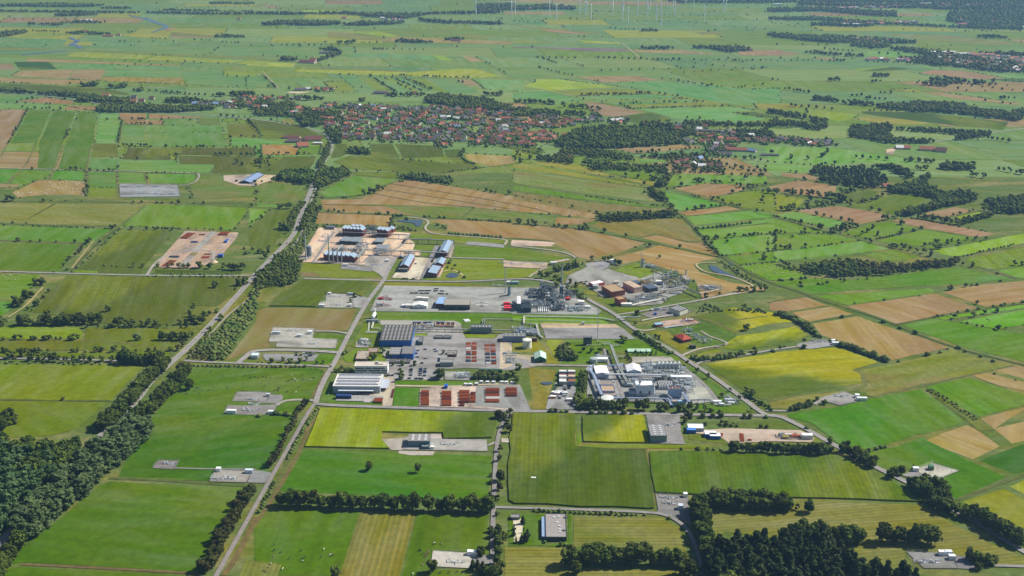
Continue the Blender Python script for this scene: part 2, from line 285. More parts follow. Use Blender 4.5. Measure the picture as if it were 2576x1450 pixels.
LAND = '''
lush 4e8a20 | @30 1100 490 2540 560 2060 1430 1000 1375 230 1330 -80 1370 -80 1290 130 1220 1000 540
lush 4f8820 | @30 -200 1390 230 1352 2000 1445 1950 1620 -300 1620
lush 4a8a1e | @D 470 928 815 933 788 1003 770 1012 745 1040 676 1190 640 1190 520 1213 290 1202 380 1050 440 960
lush 438420 | @20 1500 1265 2300 1290 2900 1310 @D 725 1060 672 1185 640 1185 520 1212 292 1200 370 1065
olive 788a20 | @20 -80 762 1480 782 1290 960 1130 1142 -80 1128
lush 6c9418 | @20 -80 1133 1125 1146 960 1270 800 1420 500 1500 100 1520 -80 1400
olive 7f9636 | @20 -80 395 100 390 820 395 850 460 825 520 300 525 -80 512
lush 6a8a26 | @20 850 402 1990 402 1900 480 1790 560 1760 640 1000 640 -80 650 -80 527 830 524
lush 66922a | @20 -80 655 1000 645 1720 640 1720 700 1650 735 900 720 -80 700
grass 4e8a20 | @20 -80 135 130 135 140 200 60 270 0 290 -80 290
maize 5f7832 | @10 660 1322 1480 1340 2480 1345 @20 2340 80 2200 190 1900 200 1870 330 1780 385 1040 365 320 250 480 40
olive 7d8a2c | @20 1950 175 2210 180 2100 330 1900 330
olive 6a8a30 | @10 -80 1310 420 1312 340 1440 @20 180 130 0 120 -80 125
lush 4f8c24 | @10 -80 985 800 1010 700 1170 600 1280 -80 1275
grass 4f8428 | @10 -80 812 1130 855 940 1000 100 975 -80 965
mown b0a85c | @10 -80 595 1470 605 1210 825 340 810 -80 790
maize 4a5e34 | @10 530 600 585 600 290 760 230 780
olive 6f9034 | @10 1480 605 2480 640 2500 690 2350 870 1220 830
maize 5c7834 | @10 1210 855 1750 870 1700 960 1450 1240 1440 1310 730 1300
yellow 7c9428 | @10 720 1265 1000 1275 1000 1305 720 1300
maize 4f6e2a | @10 1560 1260 2450 1280 2430 1320 1530 1310
grass 558436 | @10 880 275 1180 280 1175 535 880 535
grass 588a34 | @10 1185 285 1450 290 1490 395 1185 400
grass 5a9030 | @10 1460 295 1970 305 1970 370 1900 400 1500 398
rough 68803c | @10 2010 310 2576 310 2700 540 1940 545 1880 420
olive 778838 | @10 880 440 1190 445 1190 540 870 540
stubble b09a6a | @10 380 365 860 375 855 528 640 512 450 515 170 545 110 490
grass 528c2c | @10 -80 250 220 255 70 395 -80 395
olive 6a8a38 | @10 230 262 550 268 480 360 380 362 200 440 90 395
grass 4c8a28 | @10 545 268 860 272 855 372 500 362
stubble a89070 | @10 -80 405 220 408 170 440 -80 440
grass 568a3c | @10 900 145 1200 150 1170 270 885 262
maize 6a8030 | @10 925 -20 1180 -20 1205 140 910 138
olive 708a3a | @10 1210 50 1280 50 1280 160 1200 155
grass 5a9038 | @10 1200 165 1780 170 1790 205 2150 212 2110 296 1500 285 1190 268
maize 5f7038 | @10 1280 40 2570 40 2570 120 1790 115 1780 165 1210 158
yellow 8a9a2c | @10 1710 105 1780 108 1770 165 1700 160
maize 5f7238 | @10 1790 120 @11 150 130 130 300 @10 2110 296 2150 210 1800 205
lush 4c8c30 | @00 290 1110 515 1115 380 1449 @10 255 245 340 -10 @00 100 1449
lush 4a8a2e | @00 530 1115 770 1125 640 1449 @10 545 255 370 255 @00 385 1449
lush 4a8a2e | @00 775 1125 990 1140 940 1449 @10 870 262 575 258 @00 655 1449
grass 589038 | @00 1000 1150 1185 1155 1230 1225 1190 1449 950 1449
stubble a89078 | @00 -80 1100 285 1105 90 1449 @10 -80 160 @00 -80 1300
stubble ac8c68 | @00 1200 1140 1478 1145 1475 1210 1190 1208
stubble ac8c68 | @00 1245 1210 1640 1205 1650 1260 1240 1250
stubble ac8c70 | @00 1495 1145 2080 1185 1970 1195 1490 1200
grass 5a8a3c | @00 1660 1200 1970 1195 1980 1262 1650 1262
grass 5a8c3e | @00 1240 1260 1440 1262 1480 1449 1210 1449
grass 568c3a | @00 1455 1265 2240 1270 2250 1330 1480 1335
grass 568a38 | @00 1490 1340 2220 1338 2290 1449 @10 2310 30 1290 30 @00 1480 1420
mown 8a9a4a | @00 1985 1190 2215 1190 2230 1260 2000 1262
maize 6e8438 | @00 2270 1245 2576 1240 @01 60 1390 @00 2290 1375
olive 6c8a38 | @00 2230 1190 2576 1210 2530 1240 2240 1235
grass 549038 | @00 2320 1385 2650 1400 @11 660 20 560 240 @10 2570 120 2560 30 2320 30
grass 5c9040 | @00 -80 1035 620 1060 980 1125 290 1105 -80 1095
stubble aa8a6a | @00 160 1020 450 980 760 1020 740 1055 400 1040
stubble aa8a62 | @00 690 1062 980 1072 960 1118 620 1108
grass 568a40 | @00 -80 945 430 985 160 1020 -80 1030
olive 6f8c40 | @00 760 1010 1000 1040 950 1060 700 1055
maize 5b7840 | @00 -80 835 300 850 1000 880 1300 940 1300 960 600 940 200 900 -80 880
grass 5f8d45 | @00 -80 580 260 590 250 635 -80 635
stubble a08c76 | @00 -80 640 120 640 160 705 -80 705
maize 3f6a40 | @00 135 625 490 622 590 698 190 708
stubble b09a74 | @00 200 715 740 702 690 800 110 765
stubble ab9674 | @00 740 702 1072 700 1010 812 690 800
stubble b09870 | @00 -80 778 700 805 1000 815 640 860 -80 825
mown d0ae60 | @00 1040 775 1840 785 1865 853 1010 818
grass 5c9048 | @00 1080 705 1810 712 1830 780 1045 772
grass 5a8c46 | @00 1820 715 2240 722 2250 765 2576 775 @01 0 900 @00 1880 850
olive 82984a | @00 2250 722 2576 730 2576 772 2240 765
stubble b09670 | @00 270 590 1840 660 1780 668 255 620
grass 568c48 | @00 520 632 1800 672 1810 710 1080 700 600 695
mown a8a850 | @00 850 500 1800 545 2576 580 @01 600 640 @00 2576 600 1700 560 750 515
olive 90a04a | @00 730 520 1560 560 1420 600 1000 590 660 570
olive 8e9e4c | @00 1580 562 2050 590 1880 628 1430 605
olive 8e9e4c | @00 2060 590 2480 608 2330 640 1900 628
olive 8e9e4c | @00 2490 608 2700 620 2700 660 2350 642
grass 568a4a | @00 -80 372 680 400 660 450 500 480 -80 470
mown a0a455 | @00 -80 472 490 488 420 510 -80 505
olive 80984a | @00 430 330 700 350 500 375 200 368
grass 5a8c4c | @00 860 370 1350 390 1360 425 910 425
olive 9a9c58 | @00 1200 345 1690 350 1700 385 1640 390 1300 372
mown a8a060 | @00 1720 322 2150 360 2140 385 1710 380
stubble b09470 | @00 1700 280 1790 280 1700 315 1640 315
grass 5c8e4c | @00 920 430 1730 425 1740 462 920 475
stubble a89674 | @00 1700 368 2150 372 2170 382 1710 384
stubble aa9a74 | @01 720 322 860 328 1400 400 1380 425 1190 410 720 378
mown b2a85e | @01 720 322 1340 385 1310 408 1190 410 720 378
olive 8aa04c | @01 860 320 1240 318 1430 360 1380 380
stubble ac9a60 | @01 1340 385 1400 372 2576 420 2576 450 1400 425
mown b0ac5a | @01 2010 350 2200 350 2420 380 2300 390 2120 385
olive 9aaa50 | @01 -100 615 400 640 380 680 -100 660
olive 94a448 | @01 420 700 1550 720 1400 765 1000 755 380 720
mown a8a45c | @01 550 680 1530 715 1530 730 480 690
olive 9aa84a | @01 1400 740 2000 695 2200 695 2480 770 2150 790 1350 765
grass 5a8e4a | @01 830 755 1000 760 1200 925 1040 935
olive 78904c | @01 1020 765 1150 772 1380 925 1220 925
grass 5f9450 | @01 1150 770 1240 775 1580 920 1400 930
olive 7c9848 | @01 1250 778 1350 782 1660 925 1590 920
grass 5a8c4c | @01 1360 785 1490 790 1760 915 1700 935
olive 749048 | @01 1500 790 1700 795 1950 945 1780 910
grass 5a8c4c | @01 1710 795 2010 800 2280 945 1970 950
stubble ac9476 | @01 2010 800 2160 800 2260 865 2110 865
grass 609650 | @01 2170 800 2700 810 2700 930 2300 900 2250 850
olive 7e9048 | @01 680 825 870 820 1030 930 780 930
grass 5f944a | @01 545 810 670 820 760 900 610 890
grass 5a8e4a | @01 410 820 540 815 600 880 470 885
grass 5a8e4a | @01 -100 780 60 760 200 890 -100 870
stubble a88e74 | @00 600 1 650 1 650 5 600 5
grass 589050 | @01 970 535 1080 530 1060 580 920 580
grass 5f9450 | @01 1090 530 1205 532 1210 590 1070 585
grass 589050 | @01 1220 532 1340 540 1350 595 1215 590
grass 5c9450 | @01 1350 540 1470 545 1500 600 1365 595
grass 589050 | @01 1480 545 1610 550 1650 605 1510 600
grass 5c9650 | @01 1620 550 1770 560 1800 610 1665 605
olive 84a448 | @01 1780 560 1890 560 1990 615 1830 610
stubble b4a078 | @01 2060 568 2190 575 2310 625 2150 622
stubble b0a074 | @02 -200 20 640 40 840 45 700 0 300 -10
stubble a88c78 | @01 30 50 140 55 260 85 160 85
olive 90a850 | @01 480 105 940 108 780 125 440 122
mown b0b858 | @02 0 403 385 420 370 440 0 438
mown b4ae58 | @02 -10 250 900 335 860 345 300 300 -10 262
stubble b29070 | @02 250 300 400 300 790 345 690 348 400 325
olive 9aac4c | @02 640 405 1080 430 1110 452 720 430
soil 7a6a72 | @02 20 472 400 478 1150 495 1190 522 700 515 400 492 30 482
stubble b0a074 | @02 1210 500 1700 505 2140 555 1760 548 1250 530
stubble b29a7a | @02 640 775 1250 765 1520 810 900 832 800 810
olive 8ea84a | @02 240 800 480 800 1100 880 380 915 160 885 110 865 230 830
mown b0b24c | @02 420 918 1200 900 1440 942 640 965
mown acb04e | @02 860 1020 1600 1000 1790 995 1600 1010 900 1030
mown b0b24c | @02 1090 1058 1950 1032 2220 1060 1900 1070 1180 1095
grass 589048 | @02 640 970 1450 948 1780 990 850 1018
grass 589048 | @02 900 1032 1800 1000 1940 1030 1090 1055
grass 589448 | @02 0 940 320 915 760 1005 440 1055 0 1000
grass 5c9a4a | @02 1180 1100 2200 1075 2450 1110 2200 1135 2576 1200 2300 1230 1600 1190 1400 1130
maize 547850 | @02 2200 1135 2450 1125 2700 1180 2700 1200 2480 1180
grass 549048 | @02 1050 835 1560 820 2400 900 2700 890 2700 1060 2240 1060 1280 905
stubble a8907c | @02 720 1035 830 1030 1350 1130 1100 1180 900 1170 780 1120
maize 587a48 | @02 1050 1180 1370 1135 1580 1180 1600 1225 1280 1250 1080 1215
mown c8b45c | @03 900 1180 1060 1172 1400 1205 1660 1245 1480 1255 1100 1250 900 1205
maize 4c7048 | @03 930 1120 1500 1130 2430 1230 2370 1310 1900 1270 1060 1165 940 1140
olive 7f9a3e | @03 380 1100 920 1150 860 1200 700 1230 400 1150
mown c0b250 | @03 -150 1040 240 1045 400 1075 190 1095 -100 1105
maize 5a8048 | @03 0 1255 290 1290 180 1300 0 1295
stubble b29074 | @03 1250 830 1550 820 1820 830 1580 860 1450 855
stubble b09876 | @03 1540 930 1700 925 2250 1000 2600 1050 2500 1060 1900 1000
mown b4b04c | @03 1220 905 1440 895 1610 920 1420 935
stubble b0907c | @03 1650 705 2000 720 2400 790 2150 805 1800 770 1500 740
grass 64984c | @03 2060 725 2576 770 2700 790 2400 790
maize 547850 | @03 2200 800 2450 790 2700 820 2500 830
olive 80a04c | @03 800 705 1180 670 1240 675 900 715
maize 50784c | @03 910 720 1250 675 1440 690 1200 720
stubble a89078 | @03 -20 510 130 512 350 540 250 560 -20 560
stubble a88e76 | @03 430 578 600 582 720 605 600 610
olive 70884c | @03 1240 455 1800 465 2400 520 2100 535 1500 500
rough 7f8a54 | @03 1150 340 1800 360 2500 430 2300 460 1500 400
mown b0a468 | @02 1830 320 2140 320 2100 345 1900 350
stubble b09278 | @02 2260 530 2320 510 2700 500 2700 565 2300 560
grass 609a44 | @03 1000 520 1240 520 1500 560 1200 590 960 560
maize 5f7a36 | @11 140 130 620 120 560 240 480 300 0 310
lush 569a38 | @11 430 30 660 20 640 110 420 115
stubble b48e5e | @11 50 8 380 8 440 45 410 115 60 115
mown b0a060 | @01 250 1200 380 1195 410 1250 260 1245
maize 5c7638 | @01 -80 1210 200 1225 500 1290 700 1380 700 1400 60 1400 20 1330
maize 5c7838 | @11 800 0 920 0 930 100 860 130 750 150
maize 5e7a38 | @11 1150 0 1380 0 1460 150 950 115 1150 110
maize 5a7636 | @11 1390 0 1860 20 1890 70 1900 130 1470 150
maize 587a34 | @11 1880 60 2060 50 2080 110 2180 205 2020 200 1910 130
maize 627c34 | @11 940 118 1460 155 2180 210 2310 240 1880 290 1430 280 970 260 760 180
lush 5c9034 | @11 970 290 1420 290 1430 350 990 318
grass 5c8c34 | @11 980 320 1440 365 1230 440 1080 520 700 545 620 490
stubble b8a470 | @11 2090 95 2576 120 @12 60 190 @11 2380 230 2200 190 2110 150
rough 68803a | @11 0 390 500 425 500 510 480 560 350 600 0 580
grass 5c9034 | @11 0 585 350 605 330 640 0 640
grass 659a38 | @11 -80 645 130 660 80 740 -80 830
maize 62803a | @11 150 660 350 665 330 790 200 1020 50 1070 -80 1040 -80 850
stubble b4966e | @11 1440 370 1560 365 2576 520 @12 540 620 860 700 830 760 700 740 @11 2150 640 700 600 640 585 640 560 1050 555 1180 500 1250 440
stubble ae8e68 | @11 640 590 1300 620 1700 680 1800 700 1650 728 1400 710 900 690 680 670
rough 6c8440 | @11 1260 625 1960 630 2576 680 @12 430 730 410 810 0 800 @11 2300 770 1700 740 1500 700
stubble b6986c | @11 620 685 1380 720 1360 860 1300 830 590 805
stubble b4966c | @11 1810 755 2170 770 2576 790 @12 60 805 800 870 1360 1000 1100 1090 900 1130 780 1170 660 1150 560 1080 420 1010 400 990 0 950 @11 2500 950 1990 890 1900 870 1920 820 1800 800
stubble b09468 | @12 440 735 880 765 680 815 420 820
rough 857f48 | @12 880 770 1700 745 1750 800 1900 960 1760 990 1450 905 1270 945 960 890 790 830
stubble b6966a | @12 1470 910 1760 995 1930 990 2090 1140 1500 1000 1280 945
stubble b89a6a | @12 1480 1015 2090 1150 1900 1190 1840 1220 1900 1290 2200 1390 2576 1449 @22 2576 30 2240 40 1900 120 @12 1840 1400 1640 1290 1290 1180 1100 1215 1030 1150
mown c0b040 | @12 150 190 400 180 700 220 1030 320 @12 930 330
mown b8b034 | @12 0 215 120 200 1400 430 1380 445 900 375 0 245
mown bcae3a | @12 970 330 1440 375 1470 400 1420 425 1050 350
rough 7a8e50 | @12 0 260 700 350 1320 440 1480 600 0 400
lush 58a02c | @12 0 410 700 520 1500 630 1480 645 1000 600 0 470
rough 7f7a50 | @12 0 480 900 600 1450 650 1200 665 820 700 0 560
olive 7c9040 | @12 0 30 330 150 150 130 0 130
maize 5c7c40 | @12 -200 20 250 30 330 90 280 120 0 60
stubble b09878 | @12 1000 50 1700 5 1920 25 1900 50 1250 100
maize 547440 | @12 700 145 1000 160 1050 190 720 190
maize 58783c | @12 600 40 1000 60 1240 100 1150 130 700 100 480 60
grass 60983c | @12 1270 150 1600 150 1580 190 1300 190
lush 5a9a38 | @12 860 250 1400 250 1470 330 1380 380 1050 310 860 280
grass 60943a | @12 1620 300 2200 310 2576 330 2576 400 1550 430
stubble b09070 | @12 1610 450 1980 390 2300 420 2400 460 1980 545
grass 5a9a44 | @12 1470 450 1800 530 2170 620 1700 680 1620 660 1500 500
lush 68a034 | @12 1990 545 2400 475 2650 460 2650 700 2300 640
stubble b4986e | @12 1680 685 2160 625 2330 665 1750 730
grass 5c9640 | @12 1740 735 2400 670 2650 710 2650 740 1830 830
grass 5f9240 | @12 1840 835 2650 750 2650 800 1850 860
grass 64943c | @12 1850 865 2650 800 2650 900 1960 970
grass 609438 | @12 1970 975 2650 905 2650 1080 2100 1130
lush 58a02c | @12 2140 1135 2650 1080 2650 1180 2280 1220
lush 5ca82a | @12 2290 1225 2650 1190 @13 440 1350 100 1380 @12 2576 1380 2300 1250
grass 62983c | @13 -50 190 460 215 400 280 330 300 -50 270
stubble ac9072 | @13 130 290 400 300 520 345 515 380 260 345 130 330
grass 609c3e | @13 -50 20 650 40 1000 90 1500 160 1500 210 900 190 480 220 0 180
stubble b08e74 | @13 0 430 320 360 700 430 690 490 560 540 40 470
lush 74a43c | @13 -50 480 380 560 340 620 280 660 -50 690
maize 5c7c38 | @13 750 510 1010 460 1130 480 1060 550 900 600 780 590
maize 688a30 | @13 730 610 1060 560 1260 495 1650 530 1770 570 1380 650 1260 710
stubble b08e78 | @13 270 670 700 620 1260 720 1220 750 940 810
stubble b08e78 | @13 1580 690 1880 632 2110 675 1840 735 1580 740
yellow 98a42c | @13 1840 740 2120 680 2200 690 2180 720 1900 760
stubble b08e78 | @13 1220 770 1420 745 2320 905 2110 945 1560 850
grass 5c9844 | @13 20 715 280 680 830 800 600 850 480 820
olive 6e9040 | @13 -50 730 200 780 480 860 700 900 0 900 -50 900
olive 6e9040 | @13 0 910 700 905 940 970 400 1050 0 1080
lush 5ca03a | @13 720 895 1000 820 1200 785 1530 855 1060 970
olive 72923a | @13 1080 975 1570 860 2100 950 1530 1030 1200 1000
lush 5a9c30 | @13 1540 1030 2120 955 1640 1060
grass 60983a | @13 0 1090 960 975 1250 1055 700 1140 0 1200
lush 5f9c3c | @13 940 1110 1290 1060 1560 1140 1400 1170 1200 1190 1040 1150
olive 86a43e | @13 1640 1070 2576 900 2650 990 2200 1090 1900 1140 1760 1120
lush 62a034 | @13 1980 1150 2650 1030 2650 1230 2260 1270 2080 1240
lush 58a028 | @13 440 1350 840 1370 1930 1240 2480 1360 1900 1420 1100 1449 @23 430 70 250 10 @13 0 1390 120 1380
olive 70983a | @13 2290 1275 2600 1230 2650 1370 2500 1350
olive 6c9440 | @23 440 75 1650 0 1700 50 800 180 600 120
lush 58a02c | @23 240 -10 1000 -80 1500 -20 440 70
stubble b49674 | @23 770 185 1650 55 1730 70 2150 210 1640 300 1290 370 1080 290
stubble b49674 | @23 1740 45 2100 -30 @13 2650 1365 @23 2650 140 2190 200
olive 70a040 | @23 1680 300 2650 150 2650 200 1760 330
lush 5aa428 | @23 1330 375 1660 305 2650 480 2650 770 1950 600
olive 6ca03e | @23 1880 340 2650 200 2650 370 2300 420
stubble b49870 | @23 0 150 380 90 620 180 180 250 0 230
stubble b49870 | @23 220 250 640 185 880 270 420 350 340 320
stubble b49a6c | @23 430 360 900 280 1850 605 1250 740 760 560 520 480
yellow b0ac24 | @22 1800 290 2200 190 2650 250 @23 290 350 @22 2576 370 2240 470
yellow a8ac24 | @23 0 430 280 385 430 480 300 540 @22 2576 610 2250 640 2060 600 @22 2260 480 2576 440
yellow a8a428 | @22 1930 770 2150 720 2576 660 @23 0 650 330 620 700 595 1140 750 870 830 960 860 975 960 800 1000 600 1020 300 1070 0 1135 @22 2500 1130 2350 1060 2200 960
rough 7d8a42 | @23 900 830 1250 760 1850 620 2470 780 2250 840 1550 980 1050 1110 960 1080 1020 980
rough 8a8a50 | @23 0 1150 300 1080 700 1030 960 1090 1040 1110 700 1190 500 1140 300 1180 200 1230 0 1220
lush 4c9824 | @23 170 1270 700 1190 1200 1070 1550 1010 2010 1360 1600 1480 @33 1500 40 1200 140 980 190 690 130 430 -80 @23 200 1310
lush 5ca024 | @23 1560 1000 2010 900 2650 1090 2650 1180 2110 1310
scrub 6a7a34 | @23 1560 1020 1640 1000 2110 1300 2300 1449 @33 2100 0 1960 -130
stubble b49c70 | @23 2020 880 2200 850 2650 960 2650 1060 2330 1000
stubble ae9670 | @23 2240 830 2480 780 2650 800 2650 945
stubble b8a070 | @33 1540 90 1760 0 @23 2000 1370 2110 1420 @33 2360 150 2070 290
stubble b8a070 | @33 2300 -40 2650 -130 2650 90 2450 130 @23 2110 1310 2650 1190
maize 3f7a20 | @33 2090 290 2576 110 2650 90 2650 400 2490 435
lush 4a9226 | @33 700 150 960 180 1250 150 1550 50 2000 270 2430 460 1900 690 1780 620 1650 470 1400 370 1120 370
olive 8c9040 | @33 1920 700 2370 560 2650 700 2650 1000 2300 900 2100 800
yellow a8ac20 | @33 2400 545 2650 450 2650 680
'''
EDGE2 = []
for ln in LAND.strip().splitlines():
 a, b = ln.split('|'); kd, cc = a.split()
 n = 'field' if kd in ('stubble', 'maize', 'yellow', 'soil', 'mown') else 'meadow'
 field(kd, b, cc, name=n); P_ = gp(b)
 for i in range(len(P_)): EDGE2.append((P_[i-1], P_[i]))
# ---- fields and yards around and inside the works
LAND2 = '''
scrub 6c7a34 | @21 -900 180 -350 -20 350 -40 120 190 0 200 -100 340 -330 720 -700 720 -640 480
olive 7a8a30 | @11 480 1200 850 1215 1270 1290 1250 1330 900 1350 640 1340 440 1290
soil 7a6a48 | @11 450 1295 600 1300 660 1340 450 1335
maize 5f7c28 | @11 480 1370 1160 1385 1200 1400 @21 1130 20 1075 100 980 70 700 60 610 200 130 190 200 100 360 0
stubble 948c5c | @21 90 200 600 205 1010 215 930 430 600 430 180 400 150 600 30 610 @20 2270 735 2576 330 @21 0 230
lush 5a9426 | @21 590 462 750 465 915 490 870 525 580 508
lush 5a9426 | @21 640 615 800 605 840 550 890 560 850 640 700 635
lush 5a9426 | @21 590 690 700 665 810 670 780 745 700 775 -650 760 -620 730 100 740 580 745
lush 4c8c1e | @21 -650 800 640 815 700 850 590 1110 300 1125 260 1090 150 1060 20 1050 -200 1050 -230 900 -640 900
olive 788a30 | @21 240 1180 480 1150 580 1160 560 1200 480 1230 260 1220
yellow 90a020 | @21 640 1215 1300 1235 2410 1270 2440 1350 2400 1449 @31 2410 0 2380 70 1880 80 1870 20 1280 10 1270 80 1360 180 480 160 @21 560 1430
lush 44902a | @31 490 180 2370 240 2340 700 230 600 300 480
lush 548e20 | @31 110 770 1050 800 850 1449 -20 1449 -20 980 60 860
mown b0a058 | @31 1055 800 1610 810 1440 1510 800 1510 850 1400
lush 548a20 | @31 1620 810 2340 830 2330 1240 2100 1210 1800 1200 1760 1280 1740 1370 1830 1390 2150 1380 2150 1510 1450 1510
mown 9a9a4a | @31 -100 1290 265 1330 200 1510 -200 1510
maize 527424 | @22 0 1260 640 1270 650 1449 @32 640 10 650 150 1350 190 1430 600 1440 780 1370 785 20 735 -40 700 -50 330
yellow a0a41e | @22 700 1290 1330 1285 1360 1449 @32 1380 120 1100 120 710 110 700 0
maize 5a8420 | @32 1370 205 1700 195 2576 215 @33 -10 225 700 240 920 330 1170 450 1300 540 1570 700 1560 715 0 670 @32 1800 640 1430 620
mown a8a058 | @32 620 850 1300 850 1500 860 1700 970 1750 1130 1800 1330 1700 1300 1560 1240 1300 1200 900 1170 610 1160
mown b0a45c | @32 -80 1165 610 1165 640 1300 700 1370 1700 1400 1820 1500 -80 1500
mown a49c54 | @32 1960 800 @33 500 705 1560 735 1640 780 1900 950 2300 1150 2650 1280 2650 1400 2200 1320 1950 1320 1700 1240 1400 1200 1380 1300 1420 1380 1000 1400 600 1150 @32 2150 1010 2010 1150
lush 4f8a24 | @32 -40 830 330 835 330 1150 -40 1150
lush 4f8a24 | @32 560 830 600 830 605 1160 330 1155 560 1100
olive 6f8a30 | @32 640 10 700 10 710 110 650 150
olive 788a34 | @32 700 130 1350 120 2000 140 1990 180 1360 170 650 160
scrub 6f8038 | @33 430 20 690 150 700 230 500 220 100 200 -400 130 -800 80 -800 20 -300 40 0 100 400 120
lush 5a9a24 | @21 1170 240 2576 260 @22 900 265 1060 340 1180 410 1090 370 990 330 @21 2280 300 2280 360 2130 370 1300 335 1210 320 1140 300
olive 789a34 | @22 0 290 900 310 1040 400 280 370 0 330
lush 6a9a2c | @21 1090 350 1250 365 1240 600 1080 610 960 600 1010 480
olive 708a30 | @21 870 700 990 620 1240 605 1350 620 1340 740 1000 760 900 750
lush 589a24 | @21 1400 935 2200 945 2180 980 2000 990 1400 980
lush 4f9a24 | @21 1380 1005 1760 1010 1740 1150 1700 1200 1380 1195
lush 589a24 | @21 1970 1035 2035 1020 2030 1190 1960 1190
lush 549424 | @21 700 1010 770 940 800 1060 1270 1160 1230 1195 800 1180 650 1130
olive 86963c | @21 1710 1140 1560 460 1870 460 1880 485 1710 480
olive 7f9638 | @21 2080 465 2410 470 2400 510 2120 500
olive 7f9638 | @21 1580 460 1710 460 1710 590 1580 590
lush 6c9a2c | @21 1300 500 1340 480 1560 500 1700 620
lush 5c9a24 | @22 520 520 1250 520 1700 700 1640 740 1480 690 1170 690 1130 640 880 640 920 770 480 770 560 620
olive 8f8a48 | @22 0 560 280 540 480 770 340 760 330 650 0 650
olive 8f9a48 | @22 350 520 520 520 450 600 480 770 340 560
scrub 86823c | @22 160 800 450 830 410 960 360 1220 210 1225
lush 549424 | @22 620 870 720 830 740 1110 640 1240
olive 8a8648 | @22 0 0 -30 0 -30 20 0 20
lush 5c9a28 | @22 1140 1150 1450 1160 1440 1190 1130 1180
lush 58942a | @22 1880 1170 2050 1170 2100 1130 1850 860 1760 820 1830 800 2120 1010 2300 1110 2450 1230 2380 1260 2000 1255 1870 1210
lush 6a942c | @22 1070 245 1010 190 800 100 1000 120 1220 200 1460 190 1850 125 1700 170 1200 260
olive 86863c | @22 700 20 860 50 880 75 760 70
olive 86863c | @22 1360 430 1600 430 1640 490 1880 590 1700 640 1620 600
lush 5c9428 | @22 1540 420 1940 350 2200 430 2330 570 2160 590 1880 600 1850 570 1640 500
olive 86903c | @22 1700 690 1880 650 2070 610 2120 640 1980 660 1780 720
lush 5c9428 | @12 -10 1045 540 1150 560 1170 420 1180 0 1170
lush 5c9a28 | @11 2000 1025 2576 1050 @12 0 1170 @11 2480 1160 2000 1150
lush 5c9a28 | @11 1600 1015 1800 1020 1780 1075 1590 1070
lush 5c9a28 | @11 1670 1080 1780 1085 1740 1130 1660 1125
lush 5c9a28 | @11 1560 900 1760 905 1760 950 1550 950
olive 7c8a38 | @11 1770 910 2500 960 2560 990 2400 1005 2140 985 2100 1010 1770 960
olive 82903c | @11 1900 1160 2490 1170 2490 1250 2576 1260 @12 280 1260 180 1340 0 1355 @11 2050 1380 1700 1370 1720 1350 1850 1280
lush 5f9a28 | @11 1330 1360 1450 1170 1430 1180 1300 1350
lush 5c9428 | @11 1550 1310 1660 1315 1640 1365 1540 1360
olive 8a8a40 | @11 1310 1395 2050 1400 2120 1430 1270 1440
lush 64a028 | @12 1020 1275 1240 1195 1480 1310 1280 1350
olive 8f8a48 | @12 530 1300 740 1230 600 1290 520 1330
'''
ML = iter(['rounded standing maize plot left of the site road', 'yellow-green maize strip around the grey blue metering hall', 'great dark maize field right of the narrow lane', 'small bright yellow maize plot beside the skylight hall', 'long green maize field above the striped meadow', 'another standing maize plot', 'further standing maize plot'])
for ln in LAND2.strip().splitlines():
 a, b = ln.split('|'); kd, cc = a.split()
 n = 'field' if kd in ('stubble', 'maize', 'yellow', 'soil', 'mown') else ('lawn' if kd in ('lush', 'olive') else 'rough_ground')
 if kd in ('maize', 'yellow'): field(kd, b, cc, name='maize_crop', ins=1.2, hgt=1.7, z=.05, k='stuff', label=next(ML), cat='crop')
 else: field(kd, b, cc, name=n, ins=.6)
